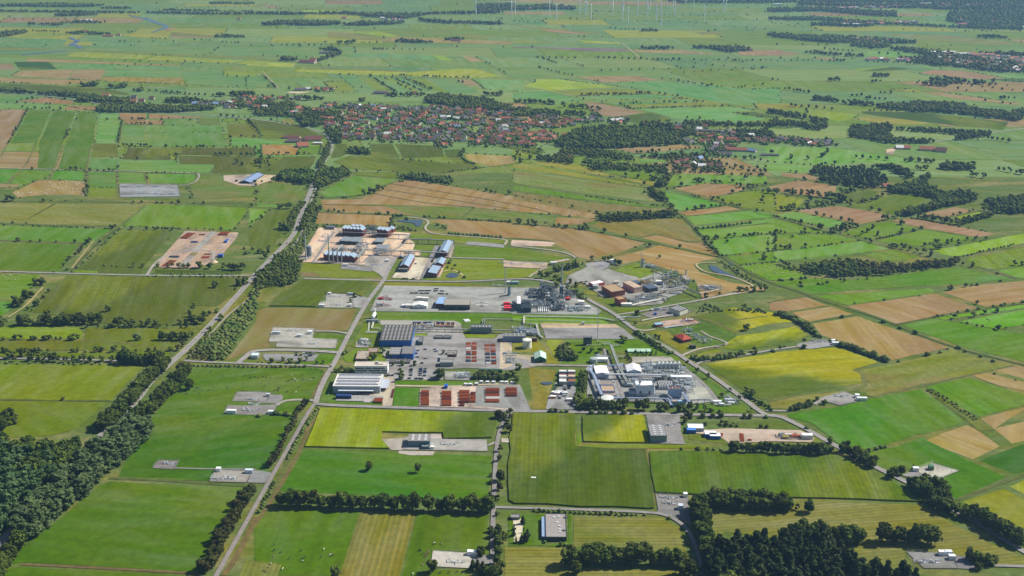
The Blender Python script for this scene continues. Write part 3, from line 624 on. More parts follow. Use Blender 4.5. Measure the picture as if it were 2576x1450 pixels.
# ---- paved and gravelled yards: name colour | outline
YARD = '''
gravel_yard cfae90 | @11 630 845 860 850 1010 870 1400 890 1555 900 1540 950 1600 1010 1580 1070 1660 1080 1650 1130 1540 1120 1080 1220 420 1190 430 1150 470 1110
yard 9a8f88 | @11 1400 1150 1340 1280 1290 1360 1230 1310 1090 1230 1130 1130 1200 1120
yard 8a8482 | @11 860 1215 1180 1235 1160 1290 850 1260
yard c8b8a0 | @11 1380 1330 1450 1250 1600 1140 1740 1150 1640 1370 1370 1350
yard 8a8486 | @11 1740 1150 1800 1030 1860 1030 1800 1150 1690 1350 1640 1370
yard a89488 | @11 1860 1020 2000 1020 1960 1150 1830 1140
yard bfa890 | @11 1860 1150 1910 1200 1850 1350 1720 1340 1740 1180
yard 8c8684 | @11 2140 985 2400 1005 2500 1020 2490 1050 2100 1015
yard b59884 | @11 2490 1175 2576 1185 @12 360 1200 350 1260 @12 0 1245 @11 2490 1240
yard b09a8a | @12 430 1180 560 1160 590 1170 440 1200
gravel_yard c0a08c | @11 2576 970 @12 400 990 440 1000 390 1035 0 1030 @11 2560 1010
yard 9a9690 | @21 1290 -20 2576 0 @22 560 0 650 100 900 230 860 275 0 265 @21 2576 255 1150 238 1200 130 1260 40
yard a0988f | @21 1250 330 2000 335 2060 360 2080 460 1560 460 1250 370
yard 96908c | @21 1240 610 1340 620 1560 590 1580 480 1720 490 1730 460 2080 460 2110 510 2400 515 2450 470 2576 470 @22 0 620 0 700 260 750 240 770 0 830 @21 2450 830 2160 810 1900 820 1880 930 1400 930 1320 900 1330 760
yard b8a48a | @21 2460 520 2510 520 2576 600 @22 0 790 @21 2450 830
yard 8a8684 | @21 80 665 640 680 620 690 580 740 100 735 70 700
yard 8f8a86 | @21 975 70 1060 85 1130 105 1070 205 980 200
yard 9c948a | @21 705 60 970 62 975 205 620 200 640 145 700 140
yard a39a90 | @21 175 402 590 412 570 510 820 520 800 612 200 600 210 550 130 545 150 450
yard 9a9088 | @21 1010 545 1140 550 1130 605 1000 600
gravel_yard 9a948c | @21 1900 845 2150 850 2150 935 1900 930
yard b8a48c | @21 1250 900 1400 910 1390 1000 1370 1190 1270 1195 1280 1100 1250 1090 800 1070 820 1010 1250 1000
yard 9c9690 | @21 850 1080 1275 1090 1275 1150 800 1140
yard bda493 | @21 1650 1020 1760 1005 2080 1000 2576 980 @22 80 980 190 1240 @21 2200 1215 1640 1195
yard 8c8884 | @21 2220 1000 2576 980 @22 90 1000 190 1235 90 1235 @21 2300 1200 2200 1195 2200 1100
soil_yard a5957c | @22 0 670 215 680 340 760 220 800 0 830
gravel_yard b89f80 | @22 280 355 1040 370 1110 410 300 405
yard 8a8484 | @22 310 405 1120 412 1240 520 340 515
yard 8c8886 | @22 370 1090 470 1000 640 1000 640 1230 340 1225
yard a08c86 | @22 470 960 470 860 600 860 620 1000
yard 94908c | @22 740 820 780 780 1700 780 1800 860 1980 1010 2070 1140 1780 1180 1430 1150 1180 1145 760 1160
gravel_yard a8a294 | @22 1760 990 1960 1010 2010 1110 1790 1130
gravel_yard a59c90 | @22 1210 700 1520 695 1600 700 1640 740 1210 760
yard 7d7370 | @22 1290 270 1560 200 1820 240 1680 290 1400 310
yard b0907c | @22 1440 400 1500 340 1780 310 1900 355 1640 400 1470 400
yard 8a827e | @22 1350 1285 1690 1290 1700 1449 @32 1740 130 1390 120 @22 1370 1400
yard b39c86 | @32 1740 0 @22 1740 1449 2576 1440 @33 0 20 100 0 350 20 470 70 440 110 0 100 @32 2200 130 2100 60
gravel_yard b09a86 | @32 1850 -10 2200 -30 @33 330 -10 460 60 400 100 0 60 @32 2300 60 2080 30
yard 8f8a88 | @12 740 1210 980 1170 980 1240 880 1275 740 1230
yard 98928a | @12 570 1330 780 1230 880 1275 960 1260 1290 1360 1480 1290 1700 1400 1780 1449 @22 1700 60 1580 100 1500 170 1200 190 1150 100 900 90 700 -60 520 0
gravel_yard a89c90 | @12 600 1340 900 1290 1020 1280 1280 1350 1100 1400 700 1400
yard ac8e76 | @10 1800 950 1860 880 2400 895 2380 950 2250 1100 2160 1180 2000 1250 1650 1250 1590 1240 1600 1180 1640 1130
gravel_yard 9a9088 | @10 2120 885 2180 885 1970 1120 1880 1240 1800 1240 1960 1050
gravel_yard 8e8c8c | @10 1200 405 1790 415 1810 530 1210 540
gravel_yard b29a88 | @10 2250 320 2576 310 @11 200 320 0 430 @10 2400 420 2250 370
gravel_yard c0a284 | @11 0 318 200 318 160 370 0 420
gravel_yard 8d8480 | @20 2340 1145 2390 1050 2600 1050 2800 1065 @21 150 1065 100 1150 -230 1145
gravel_yard 7f7a78 | @21 150 1080 260 1080 275 1120 205 1170 -60 1160 105 1150
gravel_yard 837a76 | @20 2250 1275 2300 1180 2400 1190 @21 210 1180 180 1280 0 1285
gravel_yard 7a706c | @30 1535 370 1600 290 1805 295 1755 383
gravel_yard 968c84 | @30 2110 505 2170 385 2545 398 2480 515
gravel_yard 7f7a7a | @30 2545 398 @31 0 395 80 400 160 420 90 520 @30 2490 515
gravel_yard b0a59a | @31 1780 1200 2230 1230 2180 1380 1760 1360
gravel_yard 857f7a | @31 2230 1255 2390 1240 2380 1340 2200 1330
gravel_yard a09890 | @31 1480 60 1530 55 1750 75 2320 85 2330 200 1480 185
gravel_yard a39488 | @31 1265 80 1480 65 1480 185 1370 190 1270 130
gravel_yard a99a90 | @31 1440 195 1800 200 1780 240 1560 240 1430 220
gravel_yard b0a096 | @31 1750 25 1860 25 1870 75 1750 72
gravel_yard 857d78 | @32 1440 630 1770 650 1780 790 1470 790
gravel_yard 75706e | @32 1450 820 1470 790 1780 790 1800 950 1700 890 1590 860
gravel_yard c4b69c | @32 10 880 110 880 100 1110 20 1110
gravel_yard b8aa9a | @31 2470 70 2576 70 @32 55 60 50 115 @31 2470 110
gravel_yard 857f7c | @33 1390 1210 1830 1225 1910 1380 1570 1380
gravel_yard 706a6c | @33 1860 1250 2000 1260 2090 1340 2080 1390 1910 1380
gravel_yard b0a698 | @33 1490 380 1660 320 1925 395 1700 485 1560 450
gravel_yard 8a8480 | @33 1340 440 1490 385 1640 490 1480 480
gravel_yard 948c88 | @23 550 1105 780 1050 970 1130 730 1190 580 1150 500 1170 500 1130
gravel_yard 8f8a88 | @23 390 550 560 520 700 580 500 610 420 620 300 600 290 570
gravel_yard c8a888 | @13 1190 60 1290 40 1260 110 1190 105
gravel_yard c4b090 | @01 350 925 560 930 440 945 300 940
'''
def yard_mat():
 m = FM['paved']; return m
for ln in YARD.strip().splitlines():
 a, b = ln.split('|'); n, cc = a.split()
 _fz[0] += 1
 o = field('paved', b, cc, name={'yard': 'paved_yard', 'soil_yard': 'gravel_yard'}.get(n, n), ins=0, z=.52+.01*(_fz[0] % 30))
# ---- roads
def ribbon_pts(P, w):
 P = [Vector(p) for p in P]; A = []; B = []
 for i, p in enumerate(P):
  d = (P[min(i+1, len(P)-1)]-P[max(i-1, 0)]).normalized(); n = Vector((-d.y, d.x))
  A.append(p+n*w/2); B.append(p-n*w/2)
 return A, B
def smooth_path(P, it=2):
 P = [Vector(p) for p in P]
 for _ in range(it):
  Q = [P[0]]
  for a, b in zip(P, P[1:]): Q += [a*.75+b*.25, a*.25+b*.75]
  P = Q+[P[-1]]
 return P
_asph = {}
def asphalt(hexc):
 if hexc not in _asph:
  m = plain('asphalt_'+hexc, hexc, .9, .1, 0, .16, .12); _asph[hexc] = m
 return _asph[hexc]
def ribbon(name, s, w, hexc, z, sm=2, kind='structure', mat=None, world=None):
 P = smooth_path(world or gp(s), sm); A, B = ribbon_pts(P, w)
 cx, cy = P[0].x, P[0].y; n = len(P)
 mb = MB(); mb.add([(p.x-cx, p.y-cy, 0) for p in A]+[(p.x-cx, p.y-cy, 0) for p in B], [(i, n+i, n+i+1, i+1) for i in range(n-1)])
 o = mb.build(name, mat or asphalt(hexc), None, (cx, cy, z)); tag(o, kind=kind)
 return o, P
MAIN = '@11 760 60 720 130 640 250 590 380 500 600 450 700 400 880 340 970 200 1110 30 1280 @20 2440 20 2200 290 1900 600 1720 760 1500 960 1420 1090 1300 1220 1100 1400 @30 850 230 450 655 60 1070 -300 1420'
ROADS = [  # name, width, colour, z, path
 ('road', 8.5, '8c8884', .93, MAIN),
 ('road', 6.5, '928e8a', .94, '@01 870 1150 840 1230 800 1330 770 1449 @11 760 60'),
 ('cycle_path', 2.6, '9a928a', .90, '@11 620 410 545 600 510 700 470 880 415 990 260 1130 @20 2560 80 2350 230 2240 330 2080 520 1880 720'),
 ('road', 6.5, '938f8b', .92, '@11 1410 1140 1340 1260 1290 1370 1230 1449 @21 1150 100 1040 280 930 480 790 760 690 920 630 1060 600 1160'),
 ('road', 4.6, '88827e', .92, '@21 600 1160 530 1250 420 1449 @31 180 420 0 740 @30 2330 1180 2150 1500'),
 ('road', 6.6, '8e8a88', .91, '@21 590 1170 760 1188 1300 1205 2576 1245 @22 600 1252 1300 1272 2400 1290 2560 1290'),
 ('road', 6.8, '908c88', .95, '@12 200 1360 400 1395 560 1449 @22 650 60 860 170 1050 275 1200 400 1400 520 1640 650 1800 760 2000 880 2250 1060 2450 1215 2560 1290 @23 100 1290 260 1360 430 1449 @33 530 60 690 150 900 260 1150 395 1400 510 1650 660 1900 810 2150 940 2400 1110 2650 1250'),
 ('road', 5.6, '918d89', .96, '@11 480 1360 1220 1378 1650 1388 2100 1392 2576 1365 @12 60 1362 240 1368 400 1400'),
 ('road', 4.6, '86827e', .92, '@21 2570 1250 @31 2440 -20 2405 350 2395 700 2380 1000 2380 1500'),
 ('road', 4.2, '8a8684', .90, '@31 2400 765 2576 768 @32 600 785 1440 815 1600 860 1750 960 1850 1150 1900 1330 1940 1500'),
 ('road', 5.0, '928e8a', .92, '@20 1850 735 2000 748 2576 770 @21 650 790 760 800'),
 ('road', 4.5, '908c8a', .91, '@20 -80 712 500 720 980 732 1450 745 1660 722 1760 720'),
 ('road', 7.5, '969290', .89, '@21 820 655 640 640 200 625 0 635 @20 2520 655 2470 700 2400 755'),
 ('road', 4.5, '9a9692', .90, '@10 -80 1285 700 1308 1480 1330 2490 1330 2576 1322 @11 30 1290'),
 ('road', 4.5, 'a09a94', .92, '@10 1480 1325 1530 1240 1600 1170 1700 1105 1900 1072 2100 1070 2160 1110 2140 1170'),
 ('road', 3.4, 'a09a90', .90, '@10 -80 245 870 268 1500 285 1950 297 2010 305 1990 370 1920 410 1800 425'),
 ('road', 4.0, '95918c', .91, '@22 1840 790 1900 745 2200 705 2576 638 @23 0 635 330 590'),
 ('road', 3.6, 'a29a8e', .90, '@22 2050 600 2170 575 2150 545 2000 500 1900 440'),
 ('road', 4.0, 'a8a090', .90, '@22 1700 690 1850 625 1980 600 2140 580'),
 ('road', 3.6, 'b0a898', .90, '@22 1190 400 1320 440 1440 420'),
 ('road', 4.5, '98928c', .91, '@22 1060 275 1300 240 1600 180 1900 130 2150 70 2300 50'),
 ('road', 3.2, 'b0a080', .89, '@22 1900 130 2150 80 2350 50 2430 20 @12 2440 1430 2200 1330 1950 1300 1860 1240 1850 1210 1950 1195 2060 1200'),
 ('road', 4.0, 'a09a94', .90, '@22 260 780 60 810 0 840'),
 ('road', 4.6, '928e8a', .93, '@22 100 800 260 780 500 785 700 790 780 790'),
 ('road', 4.4, '8c8884', .90, '@22 930 620 970 760 1050 900 1100 1060 1150 1150'),
 ('road', 4.4, '8c8884', .90, '@22 1700 790 1850 900 1990 1030 2080 1160'),
 ('road', 5.0, '9a948e', .90, '@21 600 1140 450 1130 320 1135 240 1160 210 1190'),
 ('road', 4.5, 'b0a48e', .90, '@21 1400 990 1700 995 2000 1000 2200 980 2576 970'),
 ('road', 5.0, 'a89e8c', .90, '@21 1310 1195 1350 1140 1380 1000 1370 920'),
 ('road', 4.2, '9a948e', .90, '@21 595 440 780 440 880 455 960 475'),
 ('road', 4.0, 'a8a090', .90, '@11 1530 740 1680 755 1750 790 1690 850 1750 900 1900 920 2500 960 2530 985 2500 1020'),
 ('road', 4.0, 'a09a94', .90, '@11 1960 1150 2200 1155 2500 1165'),
 ('road', 4.6, '9c968c', .90, '@12 -10 1030 300 1060 560 1100 640 1150'),
 ('road', 3.6, 'a39b8c', .90, '@12 170 1345 260 1280 350 1250'),
 ('path', 2.2, 'c8b890', .89, '@11 1880 1290 1960 1270 2030 1290 2100 1340'),
 ('path', 2.2, 'c8b890', .89, '@11 1590 1150 1640 1180 1690 1160'),
 ('road', 5.0, '8c8886', .91, '@11 790 890 720 980 600 1160 560 1200 @11 600 1195'),
 ('road', 4.5, '8c8886', .91, '@11 600 1190 1080 1215 1120 1150 1180 1120 1440 1060 1500 970'),
 ('road', 3.6, '9a948c', .90, '@31 2400 110 2350 140 2320 140'),
 ('path', 2.2, '8a8684', .88, '@30 1760 370 2130 380 2576 385'),
 ('road', 4.0, '8f8a84', .90, '@23 -20 1240 150 1245 220 1240'),
 ('road', 4.2, '948e8a', .90, '@23 470 1180 510 1140 560 1120'),
 ('road', 4.5, '96928e', .90, '@00 -80 930 430 965 750 1003 1000 1050 1300 1110 2200 1172 2576 1205 @01 400 1265 560 1300 690 1350 760 1440'),
 ('road', 5.0, 'a09c98', .90, '@12 2050 90 2120 0 @02 2120 1449 2150 1350'),
 ('road', 4.5, 'a49e98', .90, '@03 2650 1290 2250 1338 1950 1400 1700 1420 1600 1440'),
 ('road', 3.5, 'a89c80', .90, '@01 70 720 130 790 230 895'),
 ('road', 4.0, 'b0a484', .90, '@02 1110 440 1200 510 1290 590'),
 ('road', 4.5, 'a8a098', .90, '@01 955 1260 960 1420'),
 ('road', 5.0, 'a8a098', .90, '@01 1710 1190 1620 1290 1560 1360'),
 ('road', 4.5, 'a8a098', .90, '@01 840 1230 870 1150'),
 ('road', 4.0, 'a8a098', .90, '@02 730 1225 780 1160'),
 ('road', 4.0, 'a8a098', .90, '@01 2150 1270 2180 1235'), ('road', 4.0, 'a8a098', .90, '@01 1910 1270 1945 1225'),
 ('road', 4.0, '8a8684', .90, '@33 2250 1350 2650 1362'),
 ('farm_track', 2.6, 'a89a68', .88, '@20 430 0 260 190 80 300'),
 ('farm_track', 3.0, '9a8c5c', .87, '@10 940 980 720 1260'),
]
roads = [ribbon(n, p, w, c, z) for n, w, c, z, p in ROADS]
white = plain('road_paint', 'd8d8d0', .7, .2, 0, .1)
def dashes(P, on, off, w, side=0.0, z=.985, name='road_marking', t0=0.0, t1=1.0):
 mb = MB(); acc = 0.0; P = [Vector((p[0], p[1])) for p in P]
 tot = sum((b-a).length for a, b in zip(P, P[1:])); c0 = P[0]
 for a, b in zip(P, P[1:]):
  d = (b-a); L = d.length
  if L < .01: continue
  d /= L; n = Vector((-d.y, d.x)); s = 0.0
  while s < L:
   ph = (acc+s) % (on+off) if off else 0
   st = min(L-s, (on-ph) if (ph < on and off) else (on+off-ph if off else L))
   if (ph < on or not off) and t0 <= (acc+s)/tot <= t1:
    p = a+d*s+n*side-c0; q = a+d*(s+st)+n*side-c0
    mb.add([(p.x-n.x*w/2, p.y-n.y*w/2, 0), (q.x-n.x*w/2, q.y-n.y*w/2, 0), (q.x+n.x*w/2, q.y+n.y*w/2, 0), (p.x+n.x*w/2, p.y+n.y*w/2, 0)], [(0, 1, 2, 3)])
   s += max(st, .01)
  acc += L
 o = mb.build(name, white, None, (c0.x, c0.y, z)); tag(o, kind='structure')
dashes(roads[0][1], 4, 8, .22); dashes(roads[0][1], 1, 0, .28, 3.9); dashes(roads[0][1], 1, 0, .28, -3.9)
dashes(roads[3][1], 1, 2, .35, 2.9, t0=.55); dashes(roads[6][1], 1.5, 2, .35, -2.9, t0=.15); dashes(roads[5][1], 1, 3, .3, 2.9)
# ---- water
mw, nt, b = new_mat('water', .12, .5); b.inputs['Base Color'].default_value = (.055, .085, .125, 1)
nn = nd(nt, 'ShaderNodeTexNoise'); nn.inputs['Scale'].default_value = .35; bp = nd(nt, 'ShaderNodeBump'); bp.inputs['Strength'].default_value = .12
nt.links.new(nn.outputs[0], bp.inputs['Height']); nt.links.new(bp.outputs[0], b.inputs['Normal'])
for i, (nm, s) in enumerate([('river', '@00 1290 150 1350 165 1410 178 1500 185 1560 215 1640 245 1700 265 1695 285 1640 300 1560 325 1505 335 1590 300 1640 280 1650 262 1590 248 1490 212 1410 185 1320 172'),
 ('river', '@00 670 385 740 375 745 395 810 408 800 428 750 440 790 460 840 480 800 495 770 480 760 470 720 462 675 452 740 430 750 415 735 405'),
 ('ditch_water', '@00 210 555 380 535 680 507 690 510 390 543 230 562'), ('river', '@00 -60 330 30 318 60 330 30 345 -60 350'),
 ('pond', '@11 1410 778 1480 768 1560 772 1600 765 1670 775 1685 790 1650 830 1610 838 1600 805 1540 795 1480 790'),
 ('pond', '@12 1980 1225 2050 1235 2110 1275 2200 1320 2340 1375 2300 1375 2180 1340 2080 1310 2010 1280 1985 1250'),
 ('puddle', '@22 280 960 340 950 410 955 400 975 330 985'), ('pond', '@11 1910 1330 1960 1300 2010 1305 2050 1330 1990 1355 1930 1350'),
 ('lake', '@01 1920 1010 2150 1005 2180 1025 1960 1035'), ('lake', '@03 2480 570 2700 575 2700 590 2520 590'), ('pond', '@12 2190 1200 2230 1225 2220 1232 2180 1205')]):
 P = smooth_path(gp(s)+[gp(s)[0]], 1)[:-1]; cx, cy = P[0].x, P[0].y
 mb = MB(); Q = [(p.x-cx, p.y-cy) for p in P]
 ar = sum(Q[j][0]*Q[(j+1)%len(Q)][1]-Q[(j+1)%len(Q)][0]*Q[j][1] for j in range(len(Q)))
 if ar < 0: Q = Q[::-1]
 mb.add([(x, y, 0) for x, y in Q], [tuple(range(len(Q)))])
 tag(mb.build(nm, mw, None, (cx, cy, .86)), kind='structure')
# ---- ditches and rough verges along parcel edges
DITCH = '''
3.5 6a5c3a | @30 220 1335 1000 1372 2000 1428
5 55602c | @30 1090 470 1500 480 2100 520 2540 550
4 6a6038 | @31 520 0 440 200 330 390 240 560 120 760 -40 980
4 6a6038 | @21 700 850 560 1110
6 6a5c34 | @30 2576 860 2400 1240 2250 1449
5 5a6230 | @31 440 0 380 150 200 560 60 780
4 6e6238 | @21 690 1200 600 1330 500 1449
5 4a5628 | @12 1500 560 1680 700 1850 870 2090 1130 2300 1260 2576 1400 @23 250 20 500 120 770 200 1200 340 1320 400 1880 610 2450 750 2650 800
3 55602c | @12 1400 440 1600 500 1960 560 2180 620 2576 720
3.5 5a6230 | @10 -50 575 700 580 1300 590 1900 595 2450 605 @11 0 610 350 600
3 5a6030 | @10 -50 800 340 815 820 830 1200 840
3 6a6438 | @10 -50 970 300 985 750 1000 830 1000
3.5 6a6a38 | @10 75 0 10 130
3.5 6a6a38 | @10 355 20 250 240 70 395
3.5 6a6a38 | @10 640 10 555 255 480 370
3.5 6a6a38 | @10 920 20 870 260 865 530
3 6a6a38 | @10 1175 275 1180 530
3 6a6a38 | @10 1450 285 1480 400
3 55602c | @10 2000 350 1900 420 1950 540
4 4c5428 | @10 1180 860 1000 980 720 1280
3 5c6230 | @11 560 1000 700 990
4 4c5428 | @12 0 810 600 840 880 900 1100 940 1440 1010 2100 1145
3 6a6438 | @12 1440 1010 1300 1050 1030 1130
3 6a6438 | @12 1270 945 1450 905 1750 990 1940 985
4 62602c | @11 640 610 1300 625
2.4 5a5432 | @11 1350 400 2576 600 @12 500 720
2.4 5a5432 | @11 1180 500 1700 600 2200 640
2.4 5a5432 | @11 1300 460 2576 660
3 55602c | @11 600 550 1080 520
3 55602c | @11 2200 640 2060 755
3 55602c | @11 1480 370 1980 280 2350 230 2576 210 @12 0 200
5 58602e | @11 600 690 1370 720
6 55602c | @11 1370 745 1800 745 2576 780
5 58602e | @12 0 950 440 980 400 1010
5 58602e | @33 2640 430 2450 480 2150 590 1900 690
7 626a34 | @23 870 830 950 860 980 960 950 1010 700 1060
5 626a34 | @23 700 1040 300 1080 0 1140
4 626a34 | @23 2470 780 1550 985 1060 1110
3 5c6430 | @23 0 150 200 110 380 95
3 5c6430 | @23 410 350 880 270
2.5 55602c | @23 1290 370 1650 300 2650 145
2.5 6a6438 | @32 1360 200 1380 400 1430 600
2 6a6438 | @32 700 160 1360 175
3 5c5c30 | @13 0 720 480 860 930 970 1250 1060 1560 1140 1700 1160
2.5 60683a | @13 0 1200 400 1150 940 1100
2.5 60683a | @13 1050 970 1300 910 1560 860
3 60683a | @13 2576 1010 2350 1060 2100 1100 1920 1140
3 60683a | @13 2100 1230 2300 1300 2500 1360
2 60683a | @02 640 775 1450 945 2220 1060 2450 1110
2 60683a | @02 1500 800 1950 880 2200 900
2.5 60683a | @02 320 915 840 1030 1300 1110 1600 1180
2 60683a | @00 0 775 700 805
2 4f5a3a | @01 300 940 1000 940
2 4f5a3a | @02 1220 600 2576 625 @03 0 640
2 6a6a48 | @01 400 820 470 885
2 6a6a48 | @01 530 815 610 895
2.4 50582e | @12 2050 860 2576 800 @13 0 790
2 50582e | @12 2250 610 2576 550
2.4 6a6434 | @20 450 20 400 110
3 6a6438 | @20 0 525 400 530 820 535 1150 540 1760 640
2 5c6a30 | @20 0 1130 500 1135 1130 1143
3 6a6438 | @22 1800 290 2100 360 2250 470
3 5c6430 | @22 2060 350 2576 285
4 5c6430 | @22 2060 610 1850 660 1690 700
'''
for i, ln in enumerate(DITCH.strip().splitlines()):
 a, b = ln.split('|'); w, c = a.split()
 o, P = ribbon('ditch' if float(w) < 4 else 'grass_verge', b, float(w), c, .44+.001*i, 2, mat=FM['scrub']); o.color = (*srgb(c), 1)
 uv = o.data.uv_layers.new(name='UVMap')
VIL = '''
V|the village|150 105 o 240 80 r 395 130 g 500 95 g 635 105 w 650 115 g 745 115 r 790 120 r 865 100 b 925 130 o 975 105 g 860 150 n 985 190 r 1030 155 w 1070 140 o 1150 120 n 1300 140 g 1430 145 g 1560 140 g 1640 135 g 1700 155 g 1760 145 g 1900 165 g 2020 140 o 2080 170 r 2130 160 g 2230 160 r 2365 165 r 2560 160 o 25 180 r 610 175 g 565 235 o 500 205 o 830 215 n 1090 240 o 950 200 r 940 270 o 1310 215 n 1480 195 o 1625 205 r 1700 220 o 1890 200 g 2005 210 o 2240 230 o 2275 215 r 2400 230 g 2450 210 g 445 270 r 505 260 o 470 320 o 570 325 o 790 280 g 1210 305 g 1355 300 r 1350 325 o 1625 275 o 1605 305 o 1440 235 o 1430 265 r 1750 320 r 1540 330 n 1800 275 g 1980 280 w 2065 285 w 2145 290 w 2215 300 w 2340 300 g 2425 305 g 2520 340 o 60 300 o 150 300 o 190 310 r 110 380 o 200 370 r 140 415 g 415 395 o 420 440 g 445 475 r 590 395 g 1010 380 g 1180 385 g 1270 370 g 1390 365 g 1780 365 g 1960 370 r 1945 400 o 2130 390 o 2010 425 g 2090 430 g 2210 440 b 2340 410 g 2520 400 g 940 445 r 895 475 g 1190 475 o 1395 510 o 1440 455 g 1450 415 n 1680 490 g 1730 460 g 1850 490 n 1940 500 n 2110 490 o 2330 500 g 400 515 n 610 495 o 625 565 o 405 560 g 420 610 r 640 620 g 835 540 r 840 605 g 1090 550 w 1045 600 r 1075 635 n 1250 540 n 1270 580 g 1270 620 g 1600 590 g 1660 600 r 1650 650 g 1735 580 g 1820 650 g 1910 585 g 2060 540 g 2040 600 g 2210 600 n 2220 640 o 2250 540 g 1490 655 g 1990 650 g 2110 655 g 2000 720 o 2560 560 g 2540 640 r 2530 700 r
W|the red end|220 155 o 380 210 g 510 210 g 650 210 g 745 215 n 480 245 g 700 250 g 220 305 r 605 305 o 690 305 o 540 330 w 680 335 g 770 295 n 1035 340 o 1200 260 g 1180 290 n 1400 300 g 1640 310 n 1735 315 n 1820 330 o 1690 355 o 1290 350 n 1240 380 w 435 395 o 610 400 r 840 380 r 935 385 o 980 380 o 1075 395 o 1205 420 o 1310 390 r 1425 405 r 1585 395 o 430 430 n 385 470 o 405 490 r 650 430 w 510 505 r 570 470 g 700 385 g 910 430 g 900 460 r 880 495 o 800 480 r 655 495 w 650 540 o 340 540 n 245 560 g 270 600 o 260 640 r 480 570 r 535 570 n 600 580 r 750 570 o 880 560 o 1000 545 n 1120 545 o 1295 540 r 1360 555 o 1200 580 g 1430 600 o 460 610 r 525 650 r 560 600 o 620 620 r 690 640 o 880 600 r 930 620 o 1040 580 o 960 650 n 1150 620 o 1080 640 o 1255 600 r 1255 640 o 1350 650 o 200 690 o 210 670 g 440 705 r 435 660 r 595 680 g 640 700 n 740 715 r 910 680 r 895 715 r 990 700 o 1075 725 o 2060 290 g 2090 250 g 2030 330 g 1880 340 g 2370 330 w 2470 330 w 2420 360 n 2520 325 w 2490 365 o
X|the right village|55 150 o 485 100 r 390 150 w 40 100 g 395 235 o 470 250 n 600 245 r 570 275 o 860 185 g 930 220 r 900 270 g 940 330 o 875 325 o 720 305 o 705 340 n 665 385 w 660 415 r 640 450 g 430 355 o 260 365 g 185 330 g 590 485 g 870 425 n 800 480 n 740 540 g 1215 250 w 1160 320 n 1320 310 r 1310 340 n 1430 345 r 1465 290 g 1570 345 o 1640 345 g 1690 300 g 1780 325 n 1950 320 n 2050 335 g 1940 370 g 2160 385 w 2220 395 o 2270 355 g 2450 395 g 2470 350 g 120 670 r 330 630 g 400 630 b 550 735 r 185 760 r 700 750 n 300 715 w 430 740 w 20 690 r
Y|the left hamlet|500 270 b 560 255 r 640 275 g 730 265 g 800 275 b 845 265 r 905 250 g 970 290 g 995 255 w 1065 240 o 1045 310 r 1170 195 g 1290 180 o 1370 185 o 1335 215 o 1435 180 g 1490 205 o 1555 185 o 1740 180 o 1880 195 g 1990 190 g 1250 245 n 1290 275 o 1290 305 g 1400 310 o 1385 335 r 1500 315 w 1840 395 b 1875 395 o 1980 335 o 2040 350 o 2245 360 o 2315 365 r 2190 375 o 1940 390 w 2020 400 o 2380 320 g 2250 65 o 2375 75 o 2420 300 w
'''
HP = set()
for ln in VIL.strip().splitlines():
 fr, _t, s = ln.split('|'); t = s.split()
 for i in range(0, len(t), 3):
  X, Y = G(*pts(f'@{fr} {t[i]} {float(t[i+1])+14}')[0])
  for a in (-1, 0, 1):
   for b in (-3, -2, -1, 0, 1): HP.add((int(X//9)+a, int(Y//9)+b))
# ================================================================ TREES
rs = np.random.RandomState(11)
def leaf_mat(name, c1, c2):
 m, nt, b = new_mat(name, .8, .05); L = nt.links.new
 pos = nd(nt, 'ShaderNodeNewGeometry'); oi = nd(nt, 'ShaderNodeObjectInfo')
 n = nd(nt, 'ShaderNodeTexNoise'); n.inputs['Scale'].default_value = .045; n.inputs['Detail'].default_value = 2; L(pos.outputs['Position'], n.inputs['Vector'])
 n2 = nd(nt, 'ShaderNodeTexNoise'); n2.inputs['Scale'].default_value = .6; n2.inputs['Detail'].default_value = 3; L(pos.outputs['Position'], n2.inputs['Vector'])
 c = mixc(nt, rng(nt, n.outputs[0], .35, .65), srgb(c1), srgb(c2))
 hs = nd(nt, 'ShaderNodeHueSaturation'); L(c, hs.inputs['Color']);
 a = nd(nt, 'ShaderNodeMath', operation='MULTIPLY'); L(rng(nt, n2.outputs[0], .3, .7, .7, 1.35), a.inputs[0]); L(rng(nt, oi.outputs['Random'], 0, 1, .8, 1.2), a.inputs[1]); L(a.outputs[0], hs.inputs['Value'])
 L(rng(nt, oi.outputs['Random'], 0, 1, .485, .515), hs.inputs['Hue'])
 L(hs.outputs[0], b.inputs['Base Color'])
 b.inputs['Transmission Weight'].default_value = 0
 return m
LM = dict(oak=leaf_mat('oak_leaves', '3c4c1c', '5a6628'), poplar=leaf_mat('poplar_leaves', '455a34', '5a6c42'),
   conifer=leaf_mat('needles', '30401e', '44502c'), bush=leaf_mat('shrub_leaves', '4c5e2a', '68703a'), brown=leaf_mat('olive_leaves', '4f4e28', '434a22'))
bark = plain('bark', '5a4a38', .9, .1, 0, .2, 2)
